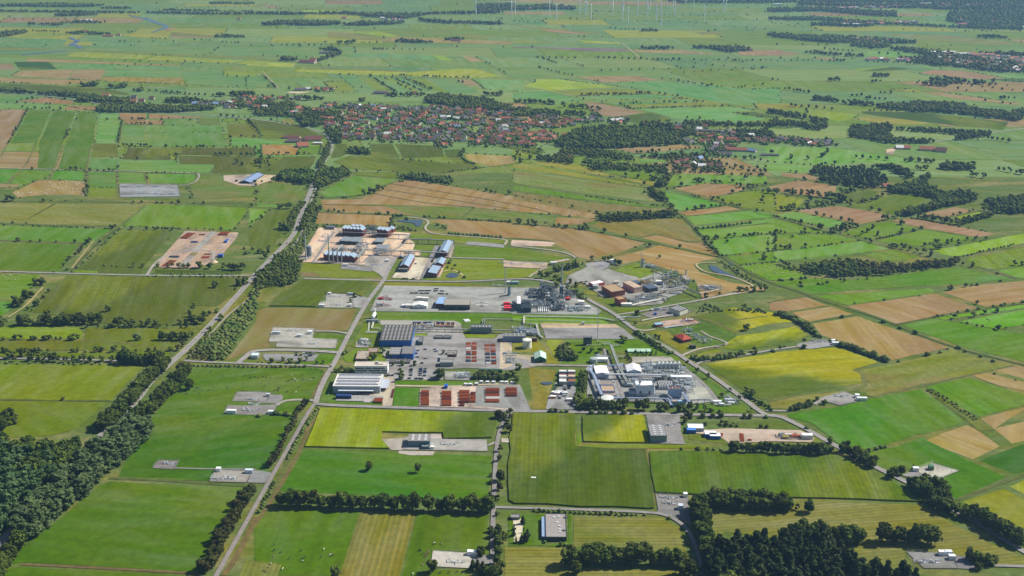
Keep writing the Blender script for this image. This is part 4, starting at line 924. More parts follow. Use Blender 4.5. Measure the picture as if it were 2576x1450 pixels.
def ico():
 t = (1+5**.5)/2
 V = np.array([(-1,t,0),(1,t,0),(-1,-t,0),(1,-t,0),(0,-1,t),(0,1,t),(0,-1,-t),(0,1,-t),(t,0,-1),(t,0,1),(-t,0,-1),(-t,0,1)], float)
 F = [(0,11,5),(0,5,1),(0,1,7),(0,7,10),(0,10,11),(1,5,9),(5,11,4),(11,10,2),(10,7,6),(7,1,8),(3,9,4),(3,4,2),(3,2,6),(3,6,8),(3,8,9),(4,9,5),(2,4,11),(6,2,10),(8,6,7),(9,8,1)]
 V /= np.linalg.norm(V[0]); V = [tuple(v) for v in V]; cache = {}
 def mid(a, b):
  k = (min(a,b), max(a,b))
  if k not in cache:
   m = np.array(V[a])+np.array(V[b]); m /= np.linalg.norm(m); V.append(tuple(m)); cache[k] = len(V)-1
  return cache[k]
 G2 = []
 for a, b, c in F:
  x, y, z = mid(a,b), mid(b,c), mid(c,a); G2 += [(a,x,z),(b,y,x),(c,z,y),(x,y,z)]
 return np.array(V), np.array(G2)
IV, IF = ico()
def lumps(kind, n, r):
 """lump centres and radii of a unit-height crown (z 0..1, radius .36)"""
 out = []
 for i in range(n):
  if kind == 'oak':
   a = r.uniform(0, 6.28); z = r.uniform(.24, .88); q = math.sqrt(max(0.05, 1-((z-.56)/.42)**2)); d = .28*q*r.uniform(.5, 1.0)
   out.append((d*math.cos(a), d*math.sin(a), z, r.uniform(.10, .16)))
  elif kind == 'poplar':
   a = r.uniform(0, 6.28); z = r.uniform(.14, .93); q = math.sqrt(max(.05, 1-((z-.5)/.5)**2)); d = .17*q*r.uniform(.3, 1)
   out.append((d*math.cos(a), d*math.sin(a), z, r.uniform(.08, .12)))
  elif kind == 'conifer':
   z = r.uniform(.1, .97); d = .2*(1-z)*r.uniform(.5, 1); a = r.uniform(0, 6.28)
   out.append((d*math.cos(a), d*math.sin(a), z, .035+.09*(1-z)))
  else:
   a = r.uniform(0, 6.28); z = r.uniform(.22, .75); d = .42*r.uniform(.1, 1)*math.sqrt(max(.1, 1-(z/.95)**2))
   out.append((d*math.cos(a), d*math.sin(a), z, r.uniform(.15, .24)))
 return out
def crown_leafy(kind, seed, nl=34, nq=42, q=.045):
 r = np.random.RandomState(seed); V = [];
 for x, y, z, rad in lumps(kind, nl, r):
  d = r.normal(size=(nq, 3)); d /= np.linalg.norm(d, axis=1)[:, None]; d[:, 2] = np.where(d[:, 2] < -.5, -d[:, 2], d[:, 2])
  p = np.array([x, y, z])+d*rad*r.uniform(.75, 1.12, (nq, 1))
  nrm = d+r.normal(size=(nq, 3))*.45; nrm /= np.linalg.norm(nrm, axis=1)[:, None]
  t = np.cross(nrm, r.normal(size=(nq, 3))); t /= np.linalg.norm(t, axis=1)[:, None]; b = np.cross(nrm, t)
  s = q*r.uniform(.6, 1.3, (nq, 1))
  V.append(np.stack([p-t*s-b*s*.7, p+t*s-b*s*.7, p+t*s*.7+b*s, p-t*s*.7+b*s], 1).reshape(-1, 3))
 V = np.concatenate(V); F = np.arange(len(V)).reshape(-1, 4)
 # a dark core that keeps the sky from showing straight through the middle
 core = []
 cf = []
 for x, y, z, rad in lumps(kind, 9, np.random.RandomState(seed+50)):
  vv = IV*rad*.72*(1+r.uniform(-.15, .15, (len(IV), 1)))+np.array([x*.8, y*.8, z]); cf.append(IF+len(core)*len(IV)); core.append(vv)
 return V, F, np.concatenate(core), np.concatenate(cf)
def crown_blobs(kind, seed, n):
 r = np.random.RandomState(seed); VV = []; FF = []
 if n == 1:
  dims = {'oak': (.33, .33, .4, .58), 'poplar': (.2, .2, .46, .53), 'conifer': (.17, .17, .48, .5), 'bush': (.5, .5, .45, .42)}[kind]
  vv = IV*(1+r.uniform(-.22, .22, (len(IV), 1))); vv = vv*np.array(dims[:3])+np.array([0, 0, dims[3]]); return vv, IF
 for i, (x, y, z, rad) in enumerate(lumps(kind, n, r)):
  rad *= {'oak': 1.3, 'poplar': 1.25, 'conifer': 1.2, 'bush': 1.0}[kind]
  vv = IV*rad*(1+r.uniform(-.25, .25, (len(IV), 1)))+np.array([x, y, z]); VV.append(vv); FF.append(IF+i*len(IV))
 return np.concatenate(VV), np.concatenate(FF)
def leafy_mesh(kind, mat, seed, **kw):
 V, F, C, CF = crown_leafy(kind, seed, **kw)
 Fl = [tuple(f) for f in F.tolist()]+[tuple(f) for f in (CF+len(V)).tolist()]
 return mesh_np('crown', np.concatenate([V, C]), Fl, [mat])
SHAPE = dict(oak='oak', brown='oak', poplar='poplar', conifer='conifer', bush='bush')
TNAME = dict(oak='oak_tree', brown='alder_tree', poplar='poplar_tree', conifer='spruce_tree', bush='shrub')
TCAT = dict(oak='tree', brown='tree', poplar='tree', conifer='tree', bush='shrub')
KW = dict(oak=dict(nl=34, nq=44), brown=dict(nl=30, nq=40), poplar=dict(nl=40, nq=34, q=.032), conifer=dict(nl=46, nq=24, q=.03), bush=dict(nl=14, nq=36, q=.075))
CM = {k: [leafy_mesh(SHAPE[k], LM[k], 7*i+len(k), **KW[k]) for i in range(5)] for k in LM}
def trunk_mesh(k):
 mb = MB(); h = .45
 mb.tube([(0,0,-.02),(.004,0,h*.5),(.0,.004,h),(.01,0,h*1.5)], [.028,.02,.015,.006], 6)
 for a in (0.4, 2.3, 4.4):
  mb.tube([(0,0,h*.75),(.11*math.cos(a), .11*math.sin(a), h*1.2),(.17*math.cos(a), .17*math.sin(a), h*1.5)], [.012,.008,.003], 5)
 return mesh_np('trunk', mb.V, mb.F, [bark])
TM = trunk_mesh('x')
ROWS = []   # kind, height, width factor, spacing (0 = given points), depth jitter, path, text
def row(kind, h, sp, path, text, jit=.15, wf=1.0, double=0): ROWS.append((kind, h, wf, sp, jit, path, text, double))
row('oak', 16, 0, '@31 250 738 345 742 450 748 555 752 660 758 760 768 870 770 975 770 1070 775 1180 772 1280 778 1390 782 1500 787 1610 789 1735 794 1850 794 1950 800 2070 800 2170 802 2260 808 2345 808', 'the dense oak row below the twin-tree meadow', wf=1.15)
row('oak', 10, 0, '@31 1135 388', 'left of two lone round trees in the bright lower meadow', wf=1.1)
row('oak', 10, 0, '@31 1632 408', 'right of two lone round trees in the bright lower meadow', wf=1.1)
row('brown', 11.5, 7.5, '@30 2080 1440 2150 1340 2250 1140 2320 1020 2380 900 2450 780 2560 600', 'the brownish hedge left of the lower site road', double=1)
row('brown', 9, 7, '@31 150 370 200 290 240 210 280 120 320 20 @21 350 1449 400 1340', 'the hedge beside the middle of the site road')
row('brown', 9, 7, '@21 400 1330 440 1250 520 1170', 'the hedge below the left junction')
row('brown', 8, 0, '@31 2450 200 2450 300 2425 700 2430 850', 'the sparse verge right of the narrow lane')
row('brown', 11, 0, '@31 2460 500 2455 590', 'the pair at the maize edge right of the lane')
row('bush', 6, 0, '@31 2365 450 2365 530 2355 640 2370 740 2360 1010', 'the shrubs left of the narrow lane', wf=.9)
row('oak', 10, 0, '@31 2440 1020 2480 1110 2440 1150 2400 1060 2430 1250 2420 1340 2470 1390 2440 1449', 'the roadside group at the bottom of the lane', wf=1.2)
row('oak', 9.5, 0, '@31 2260 1250', 'round tree at the pad gate beside the narrow lane', wf=1.2)
row('oak', 13, 0, '@31 1775 1415', 'tall tree at the left corner of the bottom concrete pad')
row('conifer', 11, 0, '@31 2180 1390 2230 1400 2280 1430', 'the dark conifers right of the bottom concrete pad', wf=1.4)
row('oak', 11, 0, '@31 2330 1449 2390 1470', 'the rounded pair at the bottom lane corner', wf=1.3)
row('oak', 12, 0, '@31 800 1475', 'dark tree cut by the bottom frame edge beside mud patch', wf=1.2)
row('oak', 17, 0, '@32 570 1345 660 1340 760 1325 850 1325 960 1325 1060 1325 1150 1325 1220 1320 1300 1315', 'the big grove right of the mown field end', wf=1.3)
row('oak', 13, 0, '@32 640 1430', 'lower tree in front of the big bottom grove', wf=1.1)
row('oak', 16, 0, '@32 1435 1340 1510 1335 1570 1335 1640 1340 1710 1340 1700 1449 1780 1440', 'the grove left of the shaded lane', wf=1.2)
row('oak', 15, 8, '@32 1835 770 1850 850 1890 930 1900 1040 1920 1140 1930 1240 1950 1320', 'the tall tree wall right of the shaded lane', double=1, wf=1.2)
row('oak', 16, 8, '@32 1930 770 2100 780 2300 785 2560 790 @33 100 788 230 790', 'the dark row above the striped right meadow', double=1, wf=1.2)
row('oak', 7, 0, '@33 292 788', 'small round tree in a hedge gap above striped meadow')
row('oak', 13, 0, '@33 410 806', 'spreading tree ending the row above the striped meadow', wf=1.3)
row('oak', 17, 0, '@33 620 1108 700 1112 800 1112 890 1112', 'the left clump of the central right meadow', wf=1.3)
row('oak', 17, 0, '@33 150 1098 230 1085 320 1080 420 1085 520 1085', 'the row at the upper edge of the spruce wood', wf=1.2)
row('oak', 17, 0, '@33 1150 1108 1240 1112 1330 1112 1430 1118 1520 1118', 'the right clump of the striped right meadow', wf=1.1)
row('oak', 19, 0, '@33 1640 1135', 'largest round tree at the right end of the meadow clump', wf=1.25)
row('oak', 11, 0, '@33 1270 440 1340 435 1230 480', 'the trees left of the walled mud-pit pad', wf=1.1)
row('conifer', 7, 0, '@33 1458 375', 'small dark conifer beside the corner gate', wf=1.3)
row('oak', 9, 0, '@33 620 120', 'round tree beside the diagonal road above hedge', wf=1.1)
row('oak', 13, 8, '@33 720 200 830 260 930 310 1010 360 1090 400', 'the dark clump left of the diagonal road', double=1, wf=1.1)
row('oak', 15, 8, '@33 1930 850 2050 890 2170 930 2300 1020 2420 1100 2600 1200', 'the dark belt at the right bottom edge', double=1, wf=1.1)
row('poplar', 13, 0, '@33 2020 1290', 'pale upright tree by the bottom right pad', wf=1.3)
row('oak', 9, 0, '@33 2060 1320 2110 1310 2190 1330 2280 1320 2240 1345 2120 1385', 'the round group beside the bottom right pad', wf=1.3)
row('oak', 12, 7, '@32 2200 205 2576 210 @33 60 220 200 222 420 225 640 230', 'the hedgerow along the top of the maize field', wf=1.2)
row('bush', 5, 0, '@32 1700 195 1865 195 1960 195 2030 190 2100 195', 'the shrubs on the strip below the blue-white container yard')
row('bush', 4, 5, '@32 200 800 600 820 900 830 1250 850', 'the low hedge below the service lane')
row('conifer', 8, 0, '@32 20 990 15 1050 40 1120 110 930 120 1020 130 1100 155 1060 150 1120 95 1115', 'the narrow evergreens round the sandy garden', wf=1.3)
row('bush', 4, 0, '@32 490 1150 540 1150 330 1120', 'the shrubs in front of the grey flat-roofed hall')
row('oak', 16, 0, '@30 50 1400 120 1300 190 1180 20 1450 100 1230 -30 1500', 'the corner clump beside the lower left meadow', wf=1.1)
row('oak', 14, 0, '@20 1905 1025', 'lone spreading oak among the grazing cows', wf=1.35)
row('oak', 15, 8, '@20 1640 780 1560 880 1440 980 1380 1080 1300 1150 1220 1240 1120 1340 1000 1440', 'the tree belt left of the main road', double=1, wf=1.15)
row('oak', 15, 8, '@20 1840 860 1790 960 1700 1060 1620 1130 1540 1220 1440 1290 1330 1330', 'the tree belt right of the main road', double=1, wf=1.15)
row('oak', 9, 0, '@20 1865 800', 'dark round tree at the junction corner by the road', wf=1.2)
row('oak', 15, 7, '@20 1190 760 1350 765 1500 770 1600 770', 'the roadside trees left of the main junction', double=1, wf=1.1)
row('oak', 11, 0, '@20 80 720 235 690 350 670 315 735 390 740 450 725 530 740 590 740 660 748 740 745 830 745 920 745 1030 745 1130 745', 'the row along the lane left of the junction', wf=1.15)
row('brown', 9, 0, '@20 140 740', 'rusty brown tree in the lane row at the far left')
row('oak', 14, 9, '@20 200 370 320 375 450 375 620 380 700 375', 'the long dark row below the big maize field', double=1, wf=1.15)
row('oak', 14, 0, '@20 740 360 800 360 860 370 920 350 1000 360', 'the row end beyond the hedge gap', wf=1.05)
row('oak', 12, 0, '@20 1180 385 1230 375 1150 385 1290 385 1340 380 1430 385 1490 385 1575 390', 'the loose trees below the big maize field', wf=1.1)
row('oak', 12, 0, '@20 1810 370 1880 370 1970 365 2030 360 1940 360', 'the clump at the main road above the meadow', wf=1.2)
row('oak', 10, 0, '@20 1092 237', 'lone round tree inside the big maize field', wf=1.35)
row('oak', 6.5, 0, '@20 285 225', 'small round tree beside the farm track', wf=1.2)
row('poplar', 9.5, 0, '@20 1370 530 1405 528', 'the twin slender trees standing in the meadow', wf=1.5)
row('oak', 11, 0, '@20 1630 525 1690 525 1740 525 1790 530 1850 525 1890 520 1930 490', 'the clump left of the main road in the meadow', wf=1.2)
row('brown', 10, 0, '@20 1840 590 1790 630', 'the olive pair on the verge above the junction', wf=1.2)
row('oak', 13, 0, '@20 150 170 200 185 260 110 310 95', 'the dark clump left of the farm track', wf=1.3)
row('oak', 13, 0, '@20 20 390 -20 360 60 370', 'the clump at the left edge beneath the track', wf=1.3)
row('brown', 4.5, 0, '@20 635 1130', 'tiny bush alone in the lime green meadow', wf=1.6)
row('bush', 6, 0, '@20 2220 330 2180 250 2110 270 2060 260', 'the garden shrubs left of the main road')
row('oak', 9, 0, '@20 2225 320', 'small tree overhanging the middle of the main road', wf=1.3)
row('oak', 11, 0, '@20 2110 450 2080 520', 'the trees right of the main road by the thicket', wf=1.1)
row('oak', 9, 0, '@20 2130 725', 'dark round tree at the bottom of the thicket', wf=1.3)
row('oak', 15, 0, '@10 430 1420 370 1410', 'the dark tree pair above the left farm track', wf=1.4)
row('oak', 12, 0, '@10 2170 1449 2400 1430 2470 1420', 'the trees left of the upper main road', wf=1.3)
row('brown', 8, 0, '@10 640 1240 680 1200 700 1170 760 1130 790 1100 820 1085 830 1050 880 1010 910 990', 'the brown-green hedge beside the ditch')
row('bush', 5, 0, '@10 680 1272 545 1295', 'the low shrubs by the left lane')
row('oak', 8, 0, '@10 1345 1240', 'flat-topped tree at the foot of maize strip', wf=1.2)
row('oak', 7.5, 0, '@10 1435 1245', 'round tree left of the pipe storage yard corner', wf=1.2)
row('bush', 4, 0, '@10 1050 1230 1130 1235 1180 1238', 'the low shrubs in the maize corner')
row('oak', 9, 0, '@10 1590 1245 1690 1248 1745 1245 1800 1248 1840 1250 1900 1248', 'the shrubby trees below the pipe storage yard')
row('oak', 12, 0, '@10 2010 1250 2115 1255 2250 1260', 'the big trees below the sand heap', wf=1.2)
row('oak', 12, 0, '@10 2320 1265 2360 1268 2410 1270 2450 1268', 'the dense clump right of the storage yard', wf=1.2)
row('bush', 6, 0, '@10 2460 1060 2500 1100 2550 1060 2480 1110', 'the dark shrubs right of the storage yard')
row('oak', 13, 0, '@10 80 575 120 575', 'the broad dark tree beside the bale field corner', wf=1.4)
row('oak', 8.5, 0, '@10 440 583', 'round tree below the bale field', wf=1.2)
row('bush', 3.5, 0, '@10 515 575 662 578 825 580 205 545', 'the low shrubs on the verge below the bale field')
row('oak', 7, 0, '@10 1345 598 1425 598', 'the pair of round trees below the well field', wf=1.2)
row('oak', 9, 0, '@10 1800 603', 'dark round tree right of the well field corner', wf=1.2)
row('bush', 4.5, 0, '@10 1585 597 1635 600 1735 600 1920 545 1955 600', 'the shrubs below the well field')
row('oak', 7, 0, '@10 2050 607', 'leaning tree by the ditch right of the well field', wf=1.2)
row('oak', 8, 0, '@10 2535 633', 'round tree in the rough pasture near the road', wf=1.2)
row('oak', 7, 0, '@10 1115 850 1160 838 1140 855', 'the little group at the ditch corner', wf=1.1)
row('bush', 5, 0, '@10 1585 853 1640 853 1690 855 1795 858 2230 855 1010 988 130 798', 'the scattered shrubs above the storage yard')
row('oak', 11, 0, '@10 1190 250', 'lone oak casting shadow near the lane bend', wf=1.1)
row('oak', 9, 0, '@10 1385 162', 'lone dark tree between two green strips', wf=1.1)
row('oak', 6, 0, '@10 1772 170', 'small round tree at the strip corner', wf=1.2)
row('oak', 9.5, 0, '@10 2175 118 2220 118 2265 118 2320 120', 'the four-tree clump in the dark crop', wf=1.2)
row('oak', 9.5, 0, '@10 2430 120 2490 120 2530 122', 'the three-tree clump left of the tan field', wf=1.2)
row('oak', 10, 0, '@10 2385 200 2440 220', 'the pair of dark trees below the clumps', wf=1.2)
row('oak', 11, 0, '@11 40 220 30 180 60 160 40 100 0 200', 'the dark grove left of the tan field', wf=1.3)
row('oak', 6.5, 0, '@11 178 108 230 105 305 105 328 103', 'the small trees on the tan field edge', wf=1.2)
row('oak', 6.5, 0, '@11 432 110 488 108 535 110', 'the small trees in the green paddock', wf=1.2)
row('oak', 8, 0, '@10 1195 40 1245 20 1280 25 1328 28 1420 28 1450 25 1475 25', 'the row of small trees in the left strips', wf=1.1)
row('oak', 8, 0, '@11 1560 175', 'lone tree in the broad dark crop field', wf=1.2)
row('oak', 8, 0, '@11 2215 255', 'round tree beside the field track junction', wf=1.2)
row('oak', 6, 0, '@11 1983 282', 'small round tree on the curved field edge', wf=1.2)
row('oak', 11, 0, '@11 2080 110 2090 80 2060 130', 'the clump at the hedge head', wf=1.2)
row('bush', 5, 7, '@11 2080 140 2110 180 2150 195 2200 205', 'the curving hedge round the pale field')
row('oak', 10, 8, '@11 720 30 700 120 650 200 640 250', 'the avenue on the main road', double=1, wf=1.2)
row('oak', 12, 0, '@11 170 380', 'dark tree left of the roadside wood', wf=1.3)
row('bush', 5, 0, '@11 60 385', 'bush by the gravel drive of the green barn')
row('oak', 11, 0, '@11 520 455 600 440 605 540 595 600 630 470', 'the roadside trees beneath the wood', wf=1.1)
row('oak', 8.5, 8, '@11 460 610 400 680 360 760 330 860 300 880', 'the trees left of the main road', double=1, wf=1.15)
row('oak', 9.5, 8, '@11 545 640 530 720 500 790 460 840 430 880', 'the trees right of the main road', double=1, wf=1.15)
row('oak', 11, 0, '@11 600 670 640 670', 'the pair of broad trees right of the road', wf=1.3)
row('oak', 10, 0, '@11 230 650 270 652 310 652 335 652', 'the dark clump left of the upper road', wf=1.2)
row('oak', 12, 0, '@11 245 860 300 865 330 900 270 850', 'the clump in the crop left of the road', wf=1.2)
row('bush', 5, 0, '@11 250 1020 350 1020 385 1000 398 985 280 1090', 'the shrubs on the road verge')
row('oak', 11, 0, '@11 30 1100 130 1090 100 1150 60 1100', 'the roadside group above the left junction', wf=1.2)
row('oak', 10.5, 0, '@11 1085 515 1190 500 1155 495', 'the round trees in the green wedge meadow', wf=1.2)
row('oak', 10, 0, '@11 1220 460 1275 468 1240 462', 'the clump at the meadow corner', wf=1.2)
row('bush', 4, 0, '@11 1450 383 1478 383 1305 430 1140 500', 'the bushes at the stubble corner')
row('bush', 5, 0, '@11 880 545 910 545 670 548', 'the bushes under the wedge meadow')
row('oak', 7.5, 0, '@11 788 683 885 688 1330 715 1388 745', 'the dark trees above the compressor works', wf=1.2)
row('bush', 5.5, 0, '@11 735 680 835 688 1040 698 1210 710 1245 712 1410 725 1440 728 1470 728 1700 738 1745 738 1850 745 1900 748 1520 760', 'the shrubs above the compressor works', wf=1.1)
row('bush', 5.5, 0, '@11 2150 765 2350 775 2380 775 2210 768 2560 790', 'the shrubs along the field edge', wf=1.1)
row('bush', 5, 0, '@11 1830 822 1885 838 1910 855', 'the shrubs in the stubble corner', wf=1)
row('bush', 5, 7, '@11 1920 910 2050 920 2200 925 2330 940 2440 945 2500 948', 'the hedge above the curved track', wf=1)
row('bush', 5, 0, '@11 1960 1180 1945 1205 2005 1230 1930 1250 2048 1300 2100 1350 1980 1265', 'the garden shrubs around the pond', wf=1.1)
row('conifer', 5, 0, '@12 330 805 350 800', 'x')
row('oak', 9, 0, '@12 60 800 90 798 163 803 205 808', 'the trees on the left field boundary', wf=1)
row('oak', 12, 0, '@12 735 852', 'largest round oak on the hedge line in the stubble', wf=1.3)
row('oak', 9, 0, '@12 935 890', 'middle round tree of three on the field track', wf=1.3)
row('oak', 7.5, 0, '@12 1148 935', 'smallest round tree of three on the field track', wf=1.2)
row('brown', 7.5, 0, '@12 1385 1035', 'brown tree at the stubble field corner', wf=1.4)
row('oak', 6, 0, '@12 1485 1148', 'round bush alone in the stubble', wf=1.3)
row('oak', 9, 0, '@12 805 1178 930 1178 1000 1185 970 1170 1050 1210 1085 1220', 'the group beside the small valve pad', wf=1.2)
row('conifer', 12, 7, '@12 420 1300 500 1280 580 1265 660 1240 720 1230', 'the conifer belt in the works centre', double=1, wf=1.3)
row('oak', 10, 0, '@12 290 1350 380 1330 440 1370 480 1400 350 1330', 'the clump at the bend of the ring road', wf=1.3)
row('oak', 9, 0, '@12 590 1410 650 1440 450 1449 @22 560 30 640 70 700 100', 'the roadside trees by the works corner', wf=1.2)
row('bush', 5, 6, '@22 560 20 660 80 720 120', 'the verge hedge inside the ring road', double=1)
row('oak', 8, 0, '@22 1265 272', 'round tree in the yard of the grey metering hall', wf=1.5)
row('oak', 7, 0, '@22 1240 375 1445 500 1480 515', 'the trees beside the substation lane', wf=1.2)
row('oak', 9, 0, '@22 1115 545', 'broad round bush on the lawn by the flare mast', wf=1.9)
row('bush', 7, 7, '@22 470 620 480 700 540 740 @22 530 600 560 680 590 740', 'the dark thicket west of the lawn', wf=1.0, double=1)
row('oak', 10, 0, '@22 540 720 600 730 535 640', 'the dark trees at the thicket foot', wf=1.2)
row('oak', 8, 0, '@22 728 645 805 650 890 650', 'the three round trees on the works lawn', wf=1.3)
row('oak', 9, 0, '@22 645 728', 'lone round tree left of the round lower tanks', wf=1.1)
row('conifer', 6, 6, '@22 1210 672 1300 680 1400 680 1460 675', 'the clipped evergreen hedge by the green shed', double=1, wf=1.5)
row('conifer', 6, 6, '@22 1160 650 1170 700 1210 760', 'the evergreen screen left of the pits', wf=1.5)
row('bush', 5.5, 6, '@22 1220 450 1350 530 1480 610 1600 680', 'the hedge inside the diagonal road', double=1)
row('oak', 7, 0, '@22 1760 775 1862 845 1975 915 2195 1045 2290 1125 2415 1245 2110 1098', 'the young trees on the diagonal road verge', wf=1.1)
row('oak', 9, 0, '@22 2355 1060 2400 1100 2420 1085', 'the clump at the yellow field point', wf=1.2)
row('bush', 5.5, 6, '@22 1790 710 1900 735 2000 730 2150 715 2350 670', 'the hedge below the substation', double=1, wf=1.2)
row('oak', 7, 0, '@22 2450 665 2450 640', 'the pair at the lane bend by the yellow field', wf=1.3)
row('oak', 11, 7.5, '@22 650 1220 760 1225 850 1225 950 1225 1050 1230 1150 1225', 'the trees below the round lower tanks', wf=1.1, double=1)
row('oak', 9, 6, '@22 690 880 700 960 690 1050 660 1130 650 1200', 'the tree screen right of the car park', wf=1.0, double=1)
row('oak', 13, 0, '@22 1260 1225 1330 1235', 'the tall trees in front of the boiler house', wf=1.1)
row('oak', 10, 0, '@22 1480 1240 1540 1240 1680 1255 1720 1240 1790 1235 1860 1225 1940 1240', 'the trees beneath the blue-white tower block', wf=1.1)
row('oak', 8.5, 0, '@22 785 1130', 'dark spreading tree by the pipe bridge', wf=1.5)
row('bush', 6, 0, '@22 390 1255 440 1255 500 1260 550 1262 800 1270 880 1275 940 1278 1030 1278 1120 1280 1200 1282 1780 1300 2000 1255 2090 1265 1920 1305 2020 1305 2100 1305', 'the shrubs along the lower works road', wf=1.2)
row('brown', 8, 0, '@22 1740 1360 1760 1300 1800 1310', 'the olive bushes near the white office hall', wf=1.4)
row('bush', 5, 6, '@22 2080 1390 2200 1395 2300 1400', 'the hedge on the rough plot', double=1)
row('bush', 5, 0, '@22 1940 1385 2340 1310 2400 1310 2560 1310 2500 1412 2560 1415', 'the bushes near the right junction', wf=1.2)
row('bush', 5, 6, '@22 2340 1080 2450 1140 2560 1200 @23 60 1250', 'the hedge right of the diagonal road')
row('bush', 6.5, 6, '@23 60 270 150 290 260 330 340 380 420 440 500 490', 'the curving dark hedge by the yellow fields', double=1, wf=1.3)
row('bush', 6.5, 6, '@23 720 590 820 610 920 650 1000 680 1100 710 1200 745', 'the dark hedge between yellow and tan fields', double=1, wf=1.4)
row('bush', 6, 0, '@23 750 300 1165 348 1330 412 1475 463 1595 685 1915 610', 'the lone round bushes by the tan fields', wf=1.3)
row('oak', 7, 0, '@23 365 610', 'round tree at the entrance of the yellow field pad', wf=1.4)
row('bush', 5, 0, '@23 625 540 685 550 370 530 480 490 530 500 40 640 125 610 170 600 60 650', 'the shrubs by the yellow field pad')
row('bush', 5.5, 6, '@23 200 1235 290 1230 380 1200 450 1180', 'the hedge left of the gravel valve pad', double=1, wf=1.2)
row('oak', 6, 0, '@23 488 1135 575 1175 550 1172', 'the trees at the gravel valve pad', wf=1.2)
row('bush', 3, 6, '@23 1600 1030 1750 1110 1850 1180 1950 1250 2080 1340', 'the scrub strip between bright fields', double=1)
row('bush', 4, 0, '@33 1010 205 1090 180 1140 165 1180 160 @23 390 1420', 'the pale shrubs on the green spur', wf=1.3)
row('oak', 6, 0, '@21 865 820 840 845 800 850 905 845 935 850 960 845', 'the trees left of the white office block', wf=1.3)
row('oak', 10, 0, '@21 1185 720', 'large dark tree in front of the brick offices', wf=1.4)
row('oak', 8, 0, '@21 1275 655 1325 690 1365 710', 'the trees beside the blue hall', wf=1.1)
row('oak', 10, 0, '@21 1455 865 1465 920', 'the car park trees', wf=1.3)
row('oak', 13, 0, '@21 1865 895 1850 915', 'the tall trees right of the car park', wf=1.1)
row('oak', 7, 0, '@21 1380 785 1470 785 1600 785 1885 670', 'the small trees between the car rows and sheds', wf=1.2)
row('bush', 5, 6, '@21 880 680 930 630', 'the hedge beside the site road bend')
row('oak', 7.5, 0, '@21 165 755 350 760 450 755', 'the three dark trees below the gravel car park', wf=1.5)
row('oak', 6, 0, '@21 270 745 505 735 615 768 680 760', 'the slim trees near the car park exit', wf=1.1)
row('bush', 3, 6, '@21 0 755 100 760', 'x')
row('bush', 7, 6, '@21 2190 910 2300 925 2420 930 2520 920 @21 2250 880 2400 890', 'the shrubbery above the pipe stacks', double=1, wf=1.1)
row('oak', 9, 0, '@21 2540 910 @22 40 930 20 890 65 830 45 955', 'the trees left of the tyre-track lawn', wf=1.3)
row('bush', 5, 0, '@21 200 1275 240 1280 300 1285 30 1300 330 1290', 'the shrubs beneath the paved pad', wf=1.4)
row('brown', 10, 0, '@21 2445 1320 2500 1330 2560 1300 2520 1400 2550 1449', 'the trees at the top of the narrow lane', wf=1.2)
row('bush', 4, 6, '@20 1930 790 2200 795 2500 800 @21 100 800 500 800', 'the low hedge along the cross road')
row('bush', 4, 6, '@31 20 830 130 640 200 500', 'the ditch-side scrub by the site road')
row('bush', 4, 6, '@31 310 290 400 130 460 20 @21 600 1260 640 1215', 'the ditch-side scrub above')
row('oak', 9, 0, '@21 1000 100 950 150', 'x')
# far singles and rows, right half
row('oak', 11, 0, '@13 10 500 60 500 90 500 170 500 205 500 235 510 270 510 330 515 400 520 440 520 500 530 520 540', 'the row below the brown field at upper right', wf=1.1)
row('oak', 13, 9, '@13 580 545 640 545 700 560 740 590', 'the big grove right of the brown field', double=1, wf=1.3)
row('oak', 11, 0, '@13 130 670 180 675 220 670 260 660', 'the clump in the yellow-green field', wf=1.3)
row('oak', 11, 0, '@13 390 645 490 630 540 620 590 615 640 610 690 605', 'the row above the rosy field', wf=1.3)
row('oak', 8, 0, '@13 835 592 950 590 985 590 1045 580 1100 560 1150 525', 'the trees in the curved field', wf=1.3)
row('oak', 11, 0, '@13 735 500 790 495 840 490 430 570 620 520', 'the trees near the curved wood', wf=1.2)
row('oak', 11, 0, '@13 1295 730 1345 715 1295 750 1165 775 1200 765', 'the trees at the brown field gate', wf=1)
row('oak', 12, 8, '@13 1400 730 1500 700 1600 680 1750 640 1900 620', 'the row above the small brown field', wf=1.2, double=1)
row('oak', 11, 8, '@13 1500 750 1620 760 1700 780 1830 800 1940 820 2020 790 2100 770 2180 750 2260 730', 'the row below the small brown field', wf=1.2)
row('oak', 11, 8, '@13 2150 670 2250 690 2350 700 2460 700', 'the row at the far right edge wood', wf=1.2)
row('oak', 11, 0, '@13 525 860 640 885 680 890 740 870 770 860 830 850 880 840', 'the dark clump by the cattle meadow', wf=1.3)
row('brown', 8, 0, '@13 1003 890 1050 855 943 920 1100 925 1345 880', 'the brown trees in the meadow', wf=1.2)
row('oak', 6, 0, '@13 333 795 270 790 370 875 130 895 245 945 1685 990', 'the lone round bushes in the pastures', wf=1.3)
row('brown', 8, 0, '@13 130 1060 170 1060 210 1055 375 1035', 'the scrubby trees on the ditch', wf=1.1)
row('oak', 10, 0, '@13 1250 1045 1285 1050 1370 1060 1435 1070 1495 1090 1575 1105 1635 1130', 'the row above the brown wood', wf=1.2)
row('oak', 9, 0, '@13 2055 1240 2480 1225 2560 1225', 'the round trees in the bale meadow', wf=1.1)
row('brown', 7, 0, '@13 1960 1225', 'slim reddish tree beside the brown wood')
row('bush', 5, 0, '@13 680 1130 380 1155 150 1380 240 1370 340 1360 380 1355 600 1400 510 1415 340 1440 120 1375 2310 1310 2340 1385 2105 1425 1545 850 1470 880', 'the scattered bushes round the brown wood', wf=1.2)
row('bush', 4, 6, '@13 80 1230 200 1250 260 1275', 'x')
